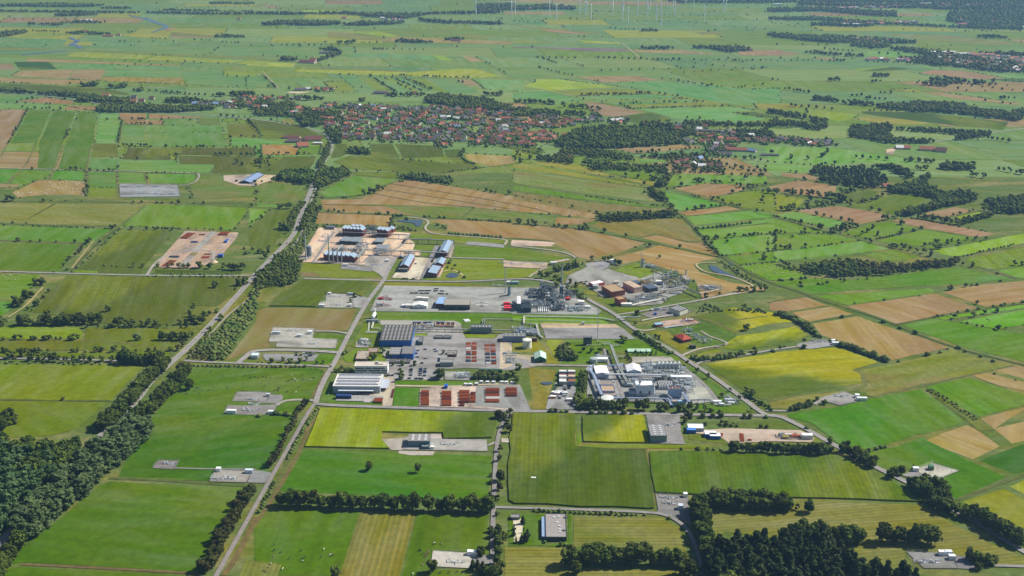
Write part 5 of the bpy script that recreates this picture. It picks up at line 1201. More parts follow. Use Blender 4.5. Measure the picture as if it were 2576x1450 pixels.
row('bush', 4, 7, '@13 1080 960 1200 940 1280 920 1350 900', 'x')
row('bush', 4, 9, '@13 1960 1140 2150 1090 2350 1050 2500 1010', 'x')
row('bush', 5, 9, '@12 1850 860 2000 850 2400 800', 'x')
row('oak', 7, 0, '@12 1850 865 1943 960 2050 948 2165 998 2010 1010', 'the bushes on the upper right strips', wf=1.2)
row('oak', 7, 0, '@12 2465 682', 'round tree beside the diagonal ditch', wf=1.3)
row('oak', 10, 0, '@12 2218 498 1705 425 2330 475', 'the trees by the brown polygon field', wf=1.2)
row('oak', 10, 0, '@12 1850 390 1890 388 1930 388 2040 400 2090 402 2220 390 2300 440 2380 452 2420 452 2340 360 2550 420', 'the trees above the brown polygon field', wf=1.2)
row('oak', 10, 0, '@12 1145 325 1270 345 1400 362 1445 370 1445 430 1510 440 1330 415', 'the trees right of the yellow strips', wf=1.1)
row('oak', 10, 8, '@12 1380 480 1430 520 1480 560 1520 580', 'the clump at the diagonal ditch head', double=1, wf=1.1)
row('oak', 11, 8, '@12 1560 330 1500 390 1470 430', 'the lane trees up to the hamlet', double=1, wf=1.1)
row('oak', 6, 0, '@12 1330 500 1525 630 1710 755 1810 530 1840 540 1880 545 2010 580 1560 470', 'x')
row('oak', 10, 0, '@12 90 192 185 155 50 120 80 130 270 95', 'x', wf=1.2)
row('oak', 10, 0, '@12 2160 225 2250 240 2310 260 2205 330 2380 290 2440 300 2500 290 2550 290 2130 310 2080 310', 'the park trees below the hamlet', wf=1.2)
row('oak', 10, 0, '@12 2250 150 2340 160 2400 160 2440 160 2500 175 2120 150 2180 145', 'x', wf=1.2)
row('oak', 9, 8, '@12 700 200 900 240 1050 245 1150 260', 'x', wf=1.2)
# woods: kind, height, spacing, outline
WOODS = []
def wood(kind, h, sp, poly, wf=1.1, mix=None, name='woodland', label=None): WOODS.append((kind, h, sp, poly, wf, mix, name, label))
wood('oak', 15, 6.8, '@30 -300 150 300 165 560 180 820 150 815 220 400 640 20 1030 -300 1330', 1.2, 'poplar', label='mixed olive green wood left of the main road at lower left')
wood('poplar', 21, 7.5, '@20 1290 1420 1500 1420 @30 1500 20 1440 130 1190 370 980 520 750 740 560 900 330 1100 250 1140 100 1080 500 680 900 250', 1.5, label='tall grey green poplar belt right of the main road at lower left')
wood('oak', 14, 8.5, '@20 -200 1320 100 1310 200 1310 150 1380 60 1440 -200 1500', 1.2, 'brown', label='small brown wood at the left edge below the lime meadow')
wood('conifer', 18, 6.5, '@32 1960 1240 2150 1190 2576 1160 @33 100 1130 560 1110 640 1230 850 1340 1000 1420 1600 1520 @32 1950 1620', 1.6, 'oak', label='dark spruce wood at the lower right edge of the picture')
wood('oak', 13, 8, '@33 1400 560 1480 500 1620 510 1780 640 1890 760 1880 830 1750 800 1600 720 1450 620', 1.2, label='dense dark grove right of the diagonal road at lower right')
wood('oak', 14, 8.5, '@11 200 360 300 300 580 300 600 380 520 415 400 400', 1.2, label='rounded wood left of the main road at centre left')
wood('oak', 13, 8.5, '@11 620 300 700 260 900 280 970 310 850 370 700 430 610 450', 1.2, label='rounded wood right of the main road at centre left')
wood('oak', 13, 8.5, '@11 910 70 1140 70 1150 112 950 105', 1.2, label='dark copse with a grey green willow in the crop field')
wood('oak', 11, 8, '@11 1430 335 1650 320 1900 360 2020 385 1950 415 1700 380 1500 355', 1.2, label='long copse at the top corner of the stubble field')
wood('oak', 11, 7, '@12 850 745 1000 740 1400 720 1660 700 1660 745 1400 760 1200 785 1000 790 860 770', 1.0, 'conifer', label='narrow copse ending at the diagonal ditch')
wood('brown', 10, 7.5, '@13 270 1260 400 1230 800 1180 1300 1240 1700 1210 1900 1180 1940 1220 1700 1250 1400 1290 1130 1330 700 1350 430 1310', 1.2, 'oak', label='large brownish wood in the right meadows')
wood('oak', 13, 8.5, '@13 410 300 500 250 1020 260 1190 340 1190 400 1060 460 900 440 700 410 540 385 530 330', 1.2, 'conifer', label='big dark wood right of centre with a clearing')
wood('oak', 13, 8.5, '@13 1210 480 1300 430 1600 440 1760 510 2100 520 2080 590 1900 620 1750 640 1650 550 1450 520 1230 500', 1.2, label='long dark wood along the right fields')
wood('oak', 13, 8.5, '@13 2180 600 2300 570 2600 570 2650 690 2460 710 2300 680', 1.2, label='dark wood at the right edge')
wood('oak', 12, 8.5, '@13 1480 390 1620 310 1640 350 1560 410 1420 440', 1.2, label='small dark wood beside the rectangular crop')
wood('oak', 12, 8.5, '@13 1030 250 1250 240 1440 300 1460 350 1400 350 1300 300 1200 260 1050 260', 1.2)
wood('oak', 12, 9, '@13 1720 230 1800 220 2080 230 2070 270 1850 270 1740 260', 1.2)
wood('oak', 13, 8.5, '@02 420 1449 600 1360 700 1300 900 1290 1300 1310 1650 1360 1740 1400 1700 1449 @12 1600 20 1000 50 600 60 440 20', 1.2, 'conifer', label='large forest block on the right side of the village')
wood('oak', 11, 9, '@12 240 150 500 120 640 150 640 210 400 190 260 175', 1.2, label='grove with a red roofed house above the yellow strips')
wood('oak', 10, 9, '@12 1260 140 1700 110 2000 120 2050 130 1800 160 1620 165 1250 140', 1.2, label='long wood above the hamlet')
wood('oak', 10, 9.5, '@12 760 240 900 220 1200 220 1560 230 1600 290 1500 300 1200 280 800 270', 1.15)
wood('oak', 10, 10, '@12 1600 200 1700 180 1900 160 2100 200 2120 290 1850 290 1640 290', 1.1)
wood('oak', 10, 10, '@12 770 130 1080 120 1230 160 1240 180 1000 170 780 145', 1.1)
wood('oak', 9, 7.5, '@12 470 70 560 60 1000 90 1060 120 760 130 500 110', 1.1)
wood('oak', 12, 9, '@03 1330 1060 1420 1060 1500 1050 2000 1060 2030 1100 2500 1160 2576 1200 2500 1230 2200 1190 1900 1150 1700 1140 1450 1130 1080 1090 1080 1070', 1.2, 'poplar', label='tall poplar and oak wood in the upper right fields')
wood('oak', 12, 9, '@03 440 1000 600 1000 720 1030 700 1035 450 1015', 1.1)
wood('oak', 12, 9, '@03 750 1040 900 1040 1070 1065 1060 1080 900 1070 760 1055', 1.1)
wood('oak', 12, 9, '@03 0 1120 190 1150 390 1190 380 1200 200 1180 0 1140', 1.1)
wood('oak', 12, 9, '@03 0 1230 350 1250 500 1290 560 1320 480 1320 300 1285 0 1260', 1.1)
wood('oak', 12, 9, '@03 820 1300 900 1280 1200 1270 1260 1310 1200 1350 1260 1410 1400 1430 1650 1430 1670 1449 1200 1449 820 1380', 1.15)
wood('oak', 11, 9, '@03 1270 1310 1650 1320 2250 1350 2240 1380 1900 1420 1880 1400 1950 1370 1600 1340 1270 1320', 1.1)
wood('oak', 12, 10, '@03 410 1200 600 1220 600 1300 500 1310', 1.1)
wood('oak', 12, 10, '@03 2450 1130 2650 1120 2650 1180 2460 1160', 1.2)
wood('oak', 12, 10, '@02 1700 1240 1900 1240 2250 1260 2576 1260 2700 1270 2576 1290 2200 1280 1800 1280', 1.1)
wood('oak', 12, 9, '@02 1280 1260 1600 1270 1830 1300 1850 1360 1700 1400 1600 1330 1300 1290', 1.1)
wood('oak', 12, 9, '@02 2220 1340 2576 1320 @03 150 1449 @02 2400 1449 2250 1400', 1.1)
wood('oak', 12, 9, '@02 0 1100 320 1130 500 1150 480 1190 300 1170 0 1180', 1.2, label='wooded park above the red roofs of the village')
wood('oak', 12, 9, '@02 520 1140 760 1160 740 1175 520 1155', 1.1)
wood('oak', 13, 9, '@01 1700 1000 1850 960 2000 990 2250 1000 2400 1030 2390 1060 2576 1090 2576 1130 2200 1130 1900 1070 1720 1040', 1.2, label='wood around the village lake')
wood('oak', 13, 9, '@01 400 1180 640 1130 850 1160 860 1220 700 1280 450 1280', 1.2, label='wood left of the village')
wood('oak', 12, 9, '@01 0 1050 380 1060 560 1130 400 1190 0 1170', 1.15)
wood('oak', 12, 9, '@01 700 1330 850 1300 870 1449 770 1449', 1.1)
wood('oak', 13, 9, '@00 980 1100 1060 1060 1500 1080 1860 1090 2170 1090 2160 1110 1750 1140 1400 1135 1100 1140 980 1130', 1.2, label='long wood below the hamlet at upper left')
wood('oak', 12, 9, '@00 770 1010 980 990 1200 1010 1320 1020 1250 1050 1050 1040 780 1030', 1.1)
wood('oak', 12, 9, '@00 0 915 160 925 340 945 760 960 1000 980 960 995 700 985 430 960 0 935', 1.1)
wood('oak', 12, 9, '@00 820 870 930 855 1000 845 975 875 830 878', 1.2)
wood('oak', 12, 9, '@00 1075 885 1240 880 1300 870 1250 898 1080 895', 1.2)
wood('oak', 12, 9, '@00 1320 925 1430 915 1440 925 1330 932', 1.2)
wood('oak', 12, 9, '@00 2290 960 2560 950 2560 968 2300 975', 1.2)
wood('oak', 12, 9, '@00 2120 970 2260 965 2260 975 2120 978', 1.2)
wood('oak', 12, 9, '@00 1640 1010 1900 1010 2576 1100 2576 1110 2200 1070 1700 1040', 1.1)
wood('oak', 12, 10, '@01 220 600 300 590 420 610 410 620 270 620', 1.1)
wood('oak', 12, 10, '@01 620 630 720 600 850 560 875 530 780 545 700 580 610 610', 1.1)
wood('oak', 12, 10, '@01 630 500 800 500 850 530 700 520', 1.1)
wood('oak', 12, 10, '@01 830 440 990 433 990 438 830 443', 1.3)
wood('oak', 12, 10, '@01 1380 425 1450 410 1700 430 1780 430 1770 440 1500 435', 1.2)
wood('oak', 12, 10, '@01 1900 400 2100 395 2100 405 1910 410', 1.2)
wood('oak', 13, 11, '@01 60 255 200 230 400 225 850 235 860 252 480 268 300 255 100 262', 1.2, label='dark tree belt with farms at the top centre left')
wood('oak', 13, 11, '@01 870 255 1100 235 1480 235 1490 243 1150 262 880 264', 1.2)
wood('oak', 13, 12, '@01 0 140 400 145 900 140 1200 150 1500 150 2400 125 2450 140 1750 150 1510 195 1260 185 900 150 400 152 0 150', 1.2, label='long dark wood line across the top')
wood('oak', 13, 12, '@01 1610 205 1800 215 1830 220 2080 235 2470 240 2480 255 2100 245 1820 238 1620 215', 1.2)
wood('oak', 13, 12, '@02 60 80 350 60 640 80 640 105 300 100 0 110 -350 120 -350 60 0 50', 1.2)
wood('oak', 13, 12, '@00 0 60 300 50 700 50 1060 60 900 75 500 78 200 70 0 75', 1.2, label='dark wood at the top left corner')
wood('oak', 13, 12, '@00 540 165 650 155 980 150 980 158 640 170', 1.2)
wood('oak', 12, 11, '@00 0 118 300 124 980 130 1400 135 1400 140 900 136 0 126', 1.1)
wood('oak', 12, 11, '@00 1480 135 1900 142 2150 148 2576 145 2576 150 2150 155 1480 142', 1.1)
wood('oak', 12, 11, '@00 1020 88 1330 88 1330 96 1020 94', 1.1)
wood('oak', 12, 11, '@00 1640 105 1900 112 2150 120 2576 125 2150 125 1650 112', 1.1)
wood('oak', 12, 11, '@00 2100 40 2560 45 2560 50 2100 45', 1.1)
wood('oak', 12, 11, '@00 2160 370 2470 375 2470 384 2160 382', 1.2)
wood('oak', 12, 11, '@00 290 250 500 255 640 245 640 255 560 262 290 255', 1.1)
wood('oak', 12, 11, '@00 0 350 80 330 270 320 270 335 100 370 0 385', 1.1)
wood('oak', 12, 11, '@00 650 338 840 340 840 350 650 346', 1.2)
wood('oak', 12, 11, '@00 890 345 960 342 1130 352 1120 358 900 356', 1.1)
wood('oak', 12, 11, '@00 640 240 800 225 1090 235 1000 242', .8)
wood('oak', 12, 11, '@02 1300 490 1620 495 1620 506 1300 502', 1.2)
wood('oak', 12, 11, '@02 1830 480 2300 480 2400 510 2380 520 2180 535 2000 500 1830 492', 1.1)
wood('oak', 12, 11, '@02 1290 315 1480 318 1480 325 1290 322', 1.1)
wood('oak', 12, 11, '@03 350 530 500 535 720 560 980 570 960 580 700 568 360 540', 1.1)
wood('oak', 12, 11, '@03 0 345 300 370 600 370 1100 400 1500 430 1500 445 1200 445 1230 480 1100 500 900 480 830 465 900 440 600 440 300 410 0 370', 1.1, label='hazy wooded village belt at the upper right')
wood('oak', 12, 12, '@03 430 250 640 240 900 240 1060 270 900 280 640 270 430 260', 1.1)
wood('oak', 12, 12, '@03 0 190 500 185 900 220 1500 260 2000 280 2576 290 2576 310 2100 300 1600 275 1000 245 500 215 0 205', 1.1, label='upper hazy wood belt at right')
wood('oak', 13, 13, '@03 0 100 300 90 600 90 1000 120 1300 130 1290 175 1400 185 1000 165 500 120 0 130', 1.1)
wood('oak', 13, 14, '@03 1800 195 1820 130 2576 110 2650 290 2200 290 1800 225', 1.1, label='blue hazed forest at the top right corner')
wood('oak', 13, 15, '@03 300 40 700 45 1500 50 2650 40 2650 110 1800 110 1600 95 900 80 300 60', 1.1)
wood('oak', 13, 16, '@02 1500 10 2576 15 @03 2650 0 2650 30 1500 40 300 30 0 40 @02 1700 40', 1.1)
wood('oak', 13, 13, '@03 2110 370 2400 385 2400 398 2110 385', 1.1)
wood('oak', 12, 11, '@03 1200 500 1450 500 1900 560 2300 620 2560 650 2650 740 2300 735 1960 690 1700 670 1290 600 1640 580 1500 550', 1.1, label='tree belt with the hazy village at right')
wood('oak', 12, 11, '@03 2120 545 2576 545 2650 580 2500 580 2300 560 2120 552', 1.1)
wood('oak', 12, 10, '@03 1050 765 1250 770 1240 780 1060 780', 1.2)
wood('oak', 12, 10, '@03 600 810 730 812 730 820 600 820', 1.2)
wood('oak', 12, 10, '@03 1550 850 1820 860 1810 880 1560 860', 1.1)
wood('oak', 12, 11, '@03 1590 800 1850 810 1980 830 2300 850 2280 860 1980 845 1850 855 1600 812', 1.1)
wood('oak', 12, 10, '@02 480 1075 600 1075 740 1090 900 1105 900 1112 700 1105 490 1082', 1.1)
wood('oak', 12, 10, '@02 0 1030 200 1030 450 1045 440 1055 100 1040 0 1045', 1.1)
wood('oak', 12, 10, '@01 2280 955 2480 960 2480 975 2290 965', 1.1)
wood('oak', 12, 10, '@01 1300 965 1700 960 1700 975 1300 978', 1.0)
wood('oak', 12, 10, '@01 1000 1018 1090 1020 1090 1026 1000 1026', 1.2)
wood('oak', 12, 10, '@01 450 1010 540 1005 680 998 680 1005 540 1015', 1.2)
# the railway-like thickets of shrub
THICKETS = [
 ('bush', 5.5, 5.5, '@20 2576 260 2520 340 2400 500 2300 680 2240 740 2000 735 1900 720 1920 640 2050 540 2220 420 2340 280 2500 120 @11 -10 1449 100 1449 @21 40 30 0 260', 'dense green thicket right of the main road'),
 ('oak', 9, 7, '@11 90 1270 160 1200 220 1120 400 1180 470 1210 440 1300 430 1350 400 1410 300 1440 0 1449 0 1300', 'dark wood left of the compressor works road'),
 ('bush', 4.5, 6, '@11 560 700 620 700 600 800 640 820 620 850 540 920 470 1080 430 1140 230 1120 420 990 500 830', 'scrub strip right of the upper main road'),
 ('bush', 4.5, 5.5, '@11 640 830 860 820 900 830 700 850', 'x'), ('bush', 4.5, 5.5, '@11 1080 840 1150 830 1210 860 1090 870', 'x'),
 ('bush', 4, 6, '@11 1370 780 1420 830 1560 850 1620 880 1470 880 1380 830', 'scrub by the pond'),
 ('bush', 4, 6.5, '@22 1850 210 1950 170 2080 200 2140 240 2000 250 1860 240', 'scrub above the yellow fields'),
 ('bush', 4, 6, '@22 2180 230 2350 210 2500 230 2576 260 2500 260', 'x'), ('bush', 3.5, 7, '@12 2050 1180 2120 1190 2300 1290 2576 1440 2500 1440 2350 1370 2230 1310 2120 1240', 'x'),
 ('bush', 3, 7, '@32 700 810 1300 830 1690 890 1730 960 1600 890 1300 850', 'x'),
]
for j, (kd, h, sp, poly, lb) in enumerate(THICKETS): WOODS.append((kd, h, sp, poly, 1.15, 'brown' if j == 0 else None, 'thicket', None if lb == 'x' else lb))
# loose far trees in rows of dots: height, spacing, path
DOTS = '''
10 22 @02 230 590 640 595
10 22 @02 840 595 1720 612
7 24 @02 1800 612 2560 618 @03 560 620
10 14 @03 600 622 800 622
9 16 @03 980 630 1330 640
10 12 @03 1380 645 1640 660
8 18 @02 320 600 460 650
8 26 @02 250 680 520 750 620 770
8 24 @01 1170 500 1740 505
7 30 @02 0 215 320 240
8 26 @02 960 290 1240 305
7 30 @02 1430 150 2010 165
10 16 @03 550 500 880 525
9 30 @03 1080 545 1340 562
9 14 @02 120 1025 440 1050
9 12 @02 530 1135 760 1165
9 18 @00 1480 925 2080 970
9 30 @00 1920 410 2160 415
11 12 @01 1170 505 1300 505
10 10 @13 1730 255 2080 265
9 10 @13 1350 180 1460 180
9 16 @13 850 140 1240 165
9 14 @13 1400 175 1680 195
10 14 @13 2010 320 2190 350
10 14 @13 2290 260 2576 310
10 10 @13 1480 265 1600 265
9 30 @13 160 150 450 165
9 10 @13 540 140 600 90
9 16 @13 0 95 100 100
10 12 @03 970 1000 1200 1008
10 12 @03 830 975 960 970
9 14 @03 1110 945 1250 945
9 18 @03 150 900 430 945
9 22 @03 10 810 170 815
9 20 @03 200 1070 700 1115
8 26 @03 1460 850 2450 870
9 22 @03 1870 905 1940 905
8 30 @03 2000 870 2576 930
10 14 @03 2320 1005 2530 995
9 12 @03 1270 1300 1650 1325
10 13 @03 2190 1400 2450 1440
9 15 @03 1030 835 1170 825
7 40 @03 0 230 350 280
7 40 @03 600 160 900 180
7 50 @03 1300 300 2400 330
8 30 @02 1480 790 2080 885
7 30 @02 2230 890 2560 860
7 40 @02 840 720 1900 690
7 36 @02 1560 745 2576 690
7 40 @02 1800 640 2500 710
7 24 @02 1920 870 2030 870
8 30 @02 1370 610 1650 620
7 60 @02 800 110 1400 160
7 50 @02 700 200 2000 240
7 50 @02 2000 260 2576 300
7 40 @01 100 90 1100 130
7 40 @00 1600 90 2576 70
7 40 @00 0 200 900 200
9 14 @00 320 320 620 330
8 20 @00 1270 330 1350 330
8 20 @00 1510 395 1690 398
8 20 @00 2220 430 2400 440
7 50 @00 1200 620 2350 645
7 50 @01 0 570 800 590
8 14 @00 200 1090 260 1090
8 14 @00 330 1100 380 1100
8 10 @00 410 1100 520 1100
8 14 @00 580 1105 630 1105
6 14 @00 700 1305 660 1400
8 16 @00 2200 1175 2576 1195
7 10 @00 1600 940 1800 950
8 30 @01 120 460 1000 465
6 30 @12 1620 350 2500 440
7 18 @12 1540 320 2576 240
8 14 @13 1360 170 1700 190
'''
# ---- realise
def along(P, sp, r, jit, double):
 P = [Vector(p) for p in P]; out = []; carry = sp*.5
 for a, b in zip(P, P[1:]):
  d = b-a; L = d.length
  if L < .01: continue
  d /= L; n = Vector((-d.y, d.x)); s = carry
  while s < L:
   p = a+d*s+n*r.uniform(-1, 1)*sp*.18; out.append(p)
   if double and r.random() < .85: out.append(p+n*sp*.75+d*r.uniform(-.4, .4)*sp)
   s += sp*r.uniform(1-jit, 1+jit)
  carry = s-L
 return out
TREES = []      # (apparent size, kind, x, y, h, wf, row index, text, n, i)
for ri, (kind, h, wf, sp, jit, path, text, dbl) in enumerate(ROWS):
 r = random.Random(100+ri); P = gp(path)
 Q = [Vector(p) for p in P] if not sp else along(P, sp, r, jit, dbl)
 Q.sort(key=lambda p: p.x/p.y)
 for i, p in enumerate(Q):
  hh = h*r.uniform(.78, 1.2)*(1.1 if p.y > 1900 else 1) if len(Q) > 1 else h
  TREES.append([hh/p.y, kind, p.x, p.y, hh, wf*r.uniform(.9, 1.1), ri, text, len(Q), i])
for di, ln in enumerate(DOTS.strip().splitlines()):
 h, sp, path = ln.split(' ', 2); r = random.Random(900+di)
 for p in along(gp(path), float(sp), r, .35, 0):
  hh = float(h)*r.uniform(.7, 1.15); hh *= 1.15; TREES.append([hh/p.y, 'oak' if r.random() < .9 else 'brown', p.x, p.y, hh, r.uniform(.95, 1.35), -1, 'x', 1, 0])
rr0 = random.Random(31)
for a, b in EDGE:
 if a[1] < 2750 or a[0] < -2200 and rr0.random() < .4: continue
 for p in along([a, b], rr0.choice([18, 30, 45, 70]), rr0, .5, 0):
  if rr0.random() < .3: TREES.append([0, 'oak', p.x, p.y, rr0.uniform(3.5, 10), rr0.uniform(1, 1.5), -1, 'x', 1, 0])
for a, b in EDGE2:
 L_ = math.hypot(a[0]-b[0], a[1]-b[1])
 if not 1350 < a[1] < 3900 or L_ < 50 or rr0.random() > .42: continue
 k_ = rr0.random(); sp_ = rr0.choice([7, 12, 20, 34])
 for p in along([a, b], sp_, rr0, .5, 0):
  if rr0.random() < .7:
   hh = rr0.uniform(2.2, 4.5) if k_ < .6 else rr0.uniform(4, 10); TREES.append([0, 'bush' if k_ < .6 else 'oak', p.x, p.y, hh, rr0.uniform(1, 1.5), -1, 'x', 1, 0])
TREES.sort(key=lambda t: -t[0])
LIM = dict(tree=300, shrub=170)
ORD = ['', 'first', 'second', 'third', 'fourth', 'fifth', 'sixth', 'seventh', 'eighth', 'ninth', 'tenth', 'eleventh', 'twelfth', 'thirteenth', 'fourteenth', 'fifteenth', 'sixteenth', 'seventeenth', 'eighteenth', 'nineteenth', 'twentieth']
def ordw(n):
 if n <= 20: return ORD[n]
 t = {2: 'twenty', 3: 'thirty', 4: 'forty', 5: 'fifty', 6: 'sixty', 7: 'seventy', 8: 'eighty', 9: 'ninety'}
 if n >= 100: return 'number %d' % n
 return t[n//10]+('-'+ORD[n % 10] if n % 10 else '') if n % 10 else {2: 'twentieth', 3: 'thirtieth', 4: 'fortieth', 5: 'fiftieth', 6: 'sixtieth', 7: 'seventieth', 8: 'eightieth', 9: 'ninetieth'}[n//10]
used = dict(tree=0, shrub=0); REST = {'tree': [], 'shrub': []}
for t in TREES:
 size, kind, x, y, h, wf, ri, text, n, i = t; c = TCAT[kind]
 if text == 'x' or used[c] >= LIM[c]: REST[c].append(t); continue
 used[c] += 1; r = random.Random(int(x*31+y*17))
 e = empty(TNAME[kind], (x, y, 0), r.uniform(0, 6.28)); e.scale = (h*wf, h*wf, h)
 crown = bpy.data.objects.new('crown' if c == 'tree' else 'foliage', CM[kind][r.randrange(5)]); link(crown, e)
 tr = bpy.data.objects.new('trunk' if c == 'tree' else 'stem', TM); link(tr, e)
 if c == 'shrub': tr.scale = (1, 1, .6)
 if n == 1: lab = text
 else: lab = f'{ordw(i+1)} {c} from the left in {text}'
 if n == 1 and c not in text and 'bush' not in text and 'conifer' not in text and 'oak' not in text: lab = c+' '+text
 tag(e, lab, c, None if n == 1 else ('trees' if c == 'tree' else 'shrubs')+' of '+text)
def merge(name, items, label, cat, mats_of):
 """items: (kind, x, y, h, wf); one mesh, lighter crowns with distance; gathered as one mass"""
 VV = []; FF = []; MI = []; nv = 0; mats = []; kinds = []
 cx = sum(i[1] for i in items)/len(items); cy = sum(i[2] for i in items)/len(items)
 for kind, x, y, h, wf in items:
  if kind not in kinds: kinds.append(kind); mats.append(LM[kind])
  px = h/y
  r = int(abs(x*13+y*7)) % 9
  key = (kind, 0 if px > .0085 else 1 if px > .0042 else 2, r)
  if key not in _tpl:
   if key[1] == 0:
    V, F, C, CF = crown_leafy(SHAPE[kind], 300+r, **dict(KW[kind], nl=int(KW[kind]['nl']*.55), nq=22, q=KW[kind].get('q', .045)*1.45))
    F = np.concatenate([F, np.concatenate([CF, CF[:, 2:3]], 1)+len(V)]); V = np.concatenate([V, C])
   else:
    V, F = crown_blobs(SHAPE[kind], 300+r, 7 if key[1] == 1 else 1); F = np.concatenate([F, F[:, 2:3]], 1)
   _tpl[key] = (V, F)
  V, F = _tpl[key]; a = (x*1.7+y) % 6.28; ca, sa = math.cos(a), math.sin(a)
  W = np.empty((len(V), 3)); W[:, 0] = (V[:, 0]*ca-V[:, 1]*sa)*h*wf+x-cx; W[:, 1] = (V[:, 0]*sa+V[:, 1]*ca)*h*wf+y-cy; W[:, 2] = V[:, 2]*h
  VV.append(W); FF.append(F+nv); nv += len(W); MI.append(np.full(len(F), kinds.index(kind), np.int32))
 F = np.concatenate(FF)
 tri = F[:, 2] == F[:, 3]
 Fl = F if not tri.any() else None
 if Fl is None:
  q = F[~tri]; t3 = F[tri][:, :3]; mi = np.concatenate(MI); mi = np.concatenate([mi[~tri], mi[tri]])
  me = bpy.data.meshes.new(name); V = np.concatenate(VV).astype(np.float32)
  me.vertices.add(len(V)); me.vertices.foreach_set('co', V.ravel())
  li = np.concatenate([q.ravel(), t3.ravel()]).astype(np.int32); tot = np.concatenate([np.full(len(q), 4), np.full(len(t3), 3)]).astype(np.int32)
  st = np.zeros(len(tot), np.int32); st[1:] = np.cumsum(tot)[:-1]
  me.loops.add(len(li)); me.loops.foreach_set('vertex_index', li); me.polygons.add(len(tot))
  me.polygons.foreach_set('loop_start', st); me.polygons.foreach_set('loop_total', tot); me.polygons.foreach_set('material_index', mi)
  for m in mats: me.materials.append(m)
  me.update(calc_edges=True)
 else: me = mesh_np(name, np.concatenate(VV), Fl, mats, np.concatenate(MI))
 o = bpy.data.objects.new(name, me); link(o); o.location = (cx, cy, 0)
 tag(o, label, cat, None, 'stuff'); return o
_tpl = {}
def inside(p, P):
 x, y = p; c = False; j = len(P)-1
 for i in range(len(P)):
  if (P[i][1] > y) != (P[j][1] > y) and x < (P[j][0]-P[i][0])*(y-P[i][1])/(P[j][1]-P[i][1])+P[i][0]: c = not c
  j = i
 return c
unl = []
for wi, (kind, h, sp, poly, wf, mix, name, label) in enumerate(WOODS):
 P = gp(poly); r = random.Random(500+wi); items = []
 x0, x1 = min(p[0] for p in P), max(p[0] for p in P); y0, y1 = min(p[1] for p in P), max(p[1] for p in P)
 far = y0 > 3200; s2 = sp*(1.25 if far else 1)
 y = y0
 while y <= y1:
  x = x0+r.uniform(0, s2)
  while x <= x1:
   q = (x+r.uniform(-.35, .35)*s2, y+r.uniform(-.35, .35)*s2)
   if inside(q, P) and (int(q[0]//9), int(q[1]//9)) not in HP:
    k = kind
    if mix and math.sin(q[0]*.021+wi)+math.sin(q[1]*.017+q[0]*.006) > .9+r.uniform(-.7, .7): k = mix
    hh = h*r.choice([r.uniform(.62, .9), r.uniform(.85, 1.22)])*(1.15 if far else 1)
    if k == 'oak' and kind == 'conifer': hh *= .9
    items.append((k, q[0], q[1], hh, wf*r.uniform(.9, 1.15)*(1.15 if far else 1)))
   x += s2
  y += s2
 if not items: items = [(kind, P[0][0], P[0][1], h, wf)]
 if label: merge(name, items, label, 'wood' if name == 'woodland' else 'thicket', None)
 else: unl += items
merge('woodland', unl, 'all the other dark woods and tree belts scattered between the far fields', 'wood', None)
merge('distant_trees', [(k, x, y, h, wf) for _, k, x, y, h, wf, *_r in REST['tree']], 'the many small trees dotted over the more distant fields', 'trees', None)
merge('distant_shrubs', [(k, x, y, h, wf) for _, k, x, y, h, wf, *_r in REST['shrub']], 'the many small bushes along the more distant field edges', 'shrubs', None)
print('trees', used, len(REST['tree']), len(REST['shrub']), len(unl))
# ================================================================ BUILDERS
SA = R(-3.1)                                      # the works are laid out on a grid turned 3 degrees
def P1(s): return pts(s)[0]
def M(hexc, rough=.6, metal=0.0, spec=.3, var=.1): return plain('m_%s_%d_%d' % (hexc, rough*10, metal*10), hexc, rough, spec, metal, var, .35)
glass, gnt, gb = new_mat('window_glass', .1, .6); gb.inputs['Base Color'].default_value = (.035, .05, .07, 1)
steel = M('8d979e', .45, .3); dsteel = M('4e585e', .5, .2); white_m = M('e4e6e6', .45); pale_pipe = M('d6d6ca', .45); rust = plain('rusty_steel', '964e2c', .85, .1, 0, .28, 1.2); galv = M('a7b2b8', .4, .4)
LABELS = set()
def frame_of(fr, FL, FR, BL, base_y, h=None):
 """footprint from three roof corners and the sheet height of the front left foot"""
 a, b, c = pts(f'@{fr} {FL[0]} {FL[1]} {FR[0]} {FR[1]} {BL[0]} {BL[1]}')
 by = P1(f'@{fr} {FL[0]} {base_y}')
 if h is None: h = height_over(by, a[1])
 A, B, C = [Vector(G(p[0], p[1], h)) for p in (a, b, c)]
 u = B-A; w = u.length; u.normalize(); v = Vector((-u.y, u.x))
 return A, math.atan2(u.y, u.x), w, max(3, (C-A).dot(v)), h
def house_root(name, label, cat, A, ang, group=None):
 e = empty(name, (A.x, A.y, 0), ang); tag(e, label, cat, group); return e
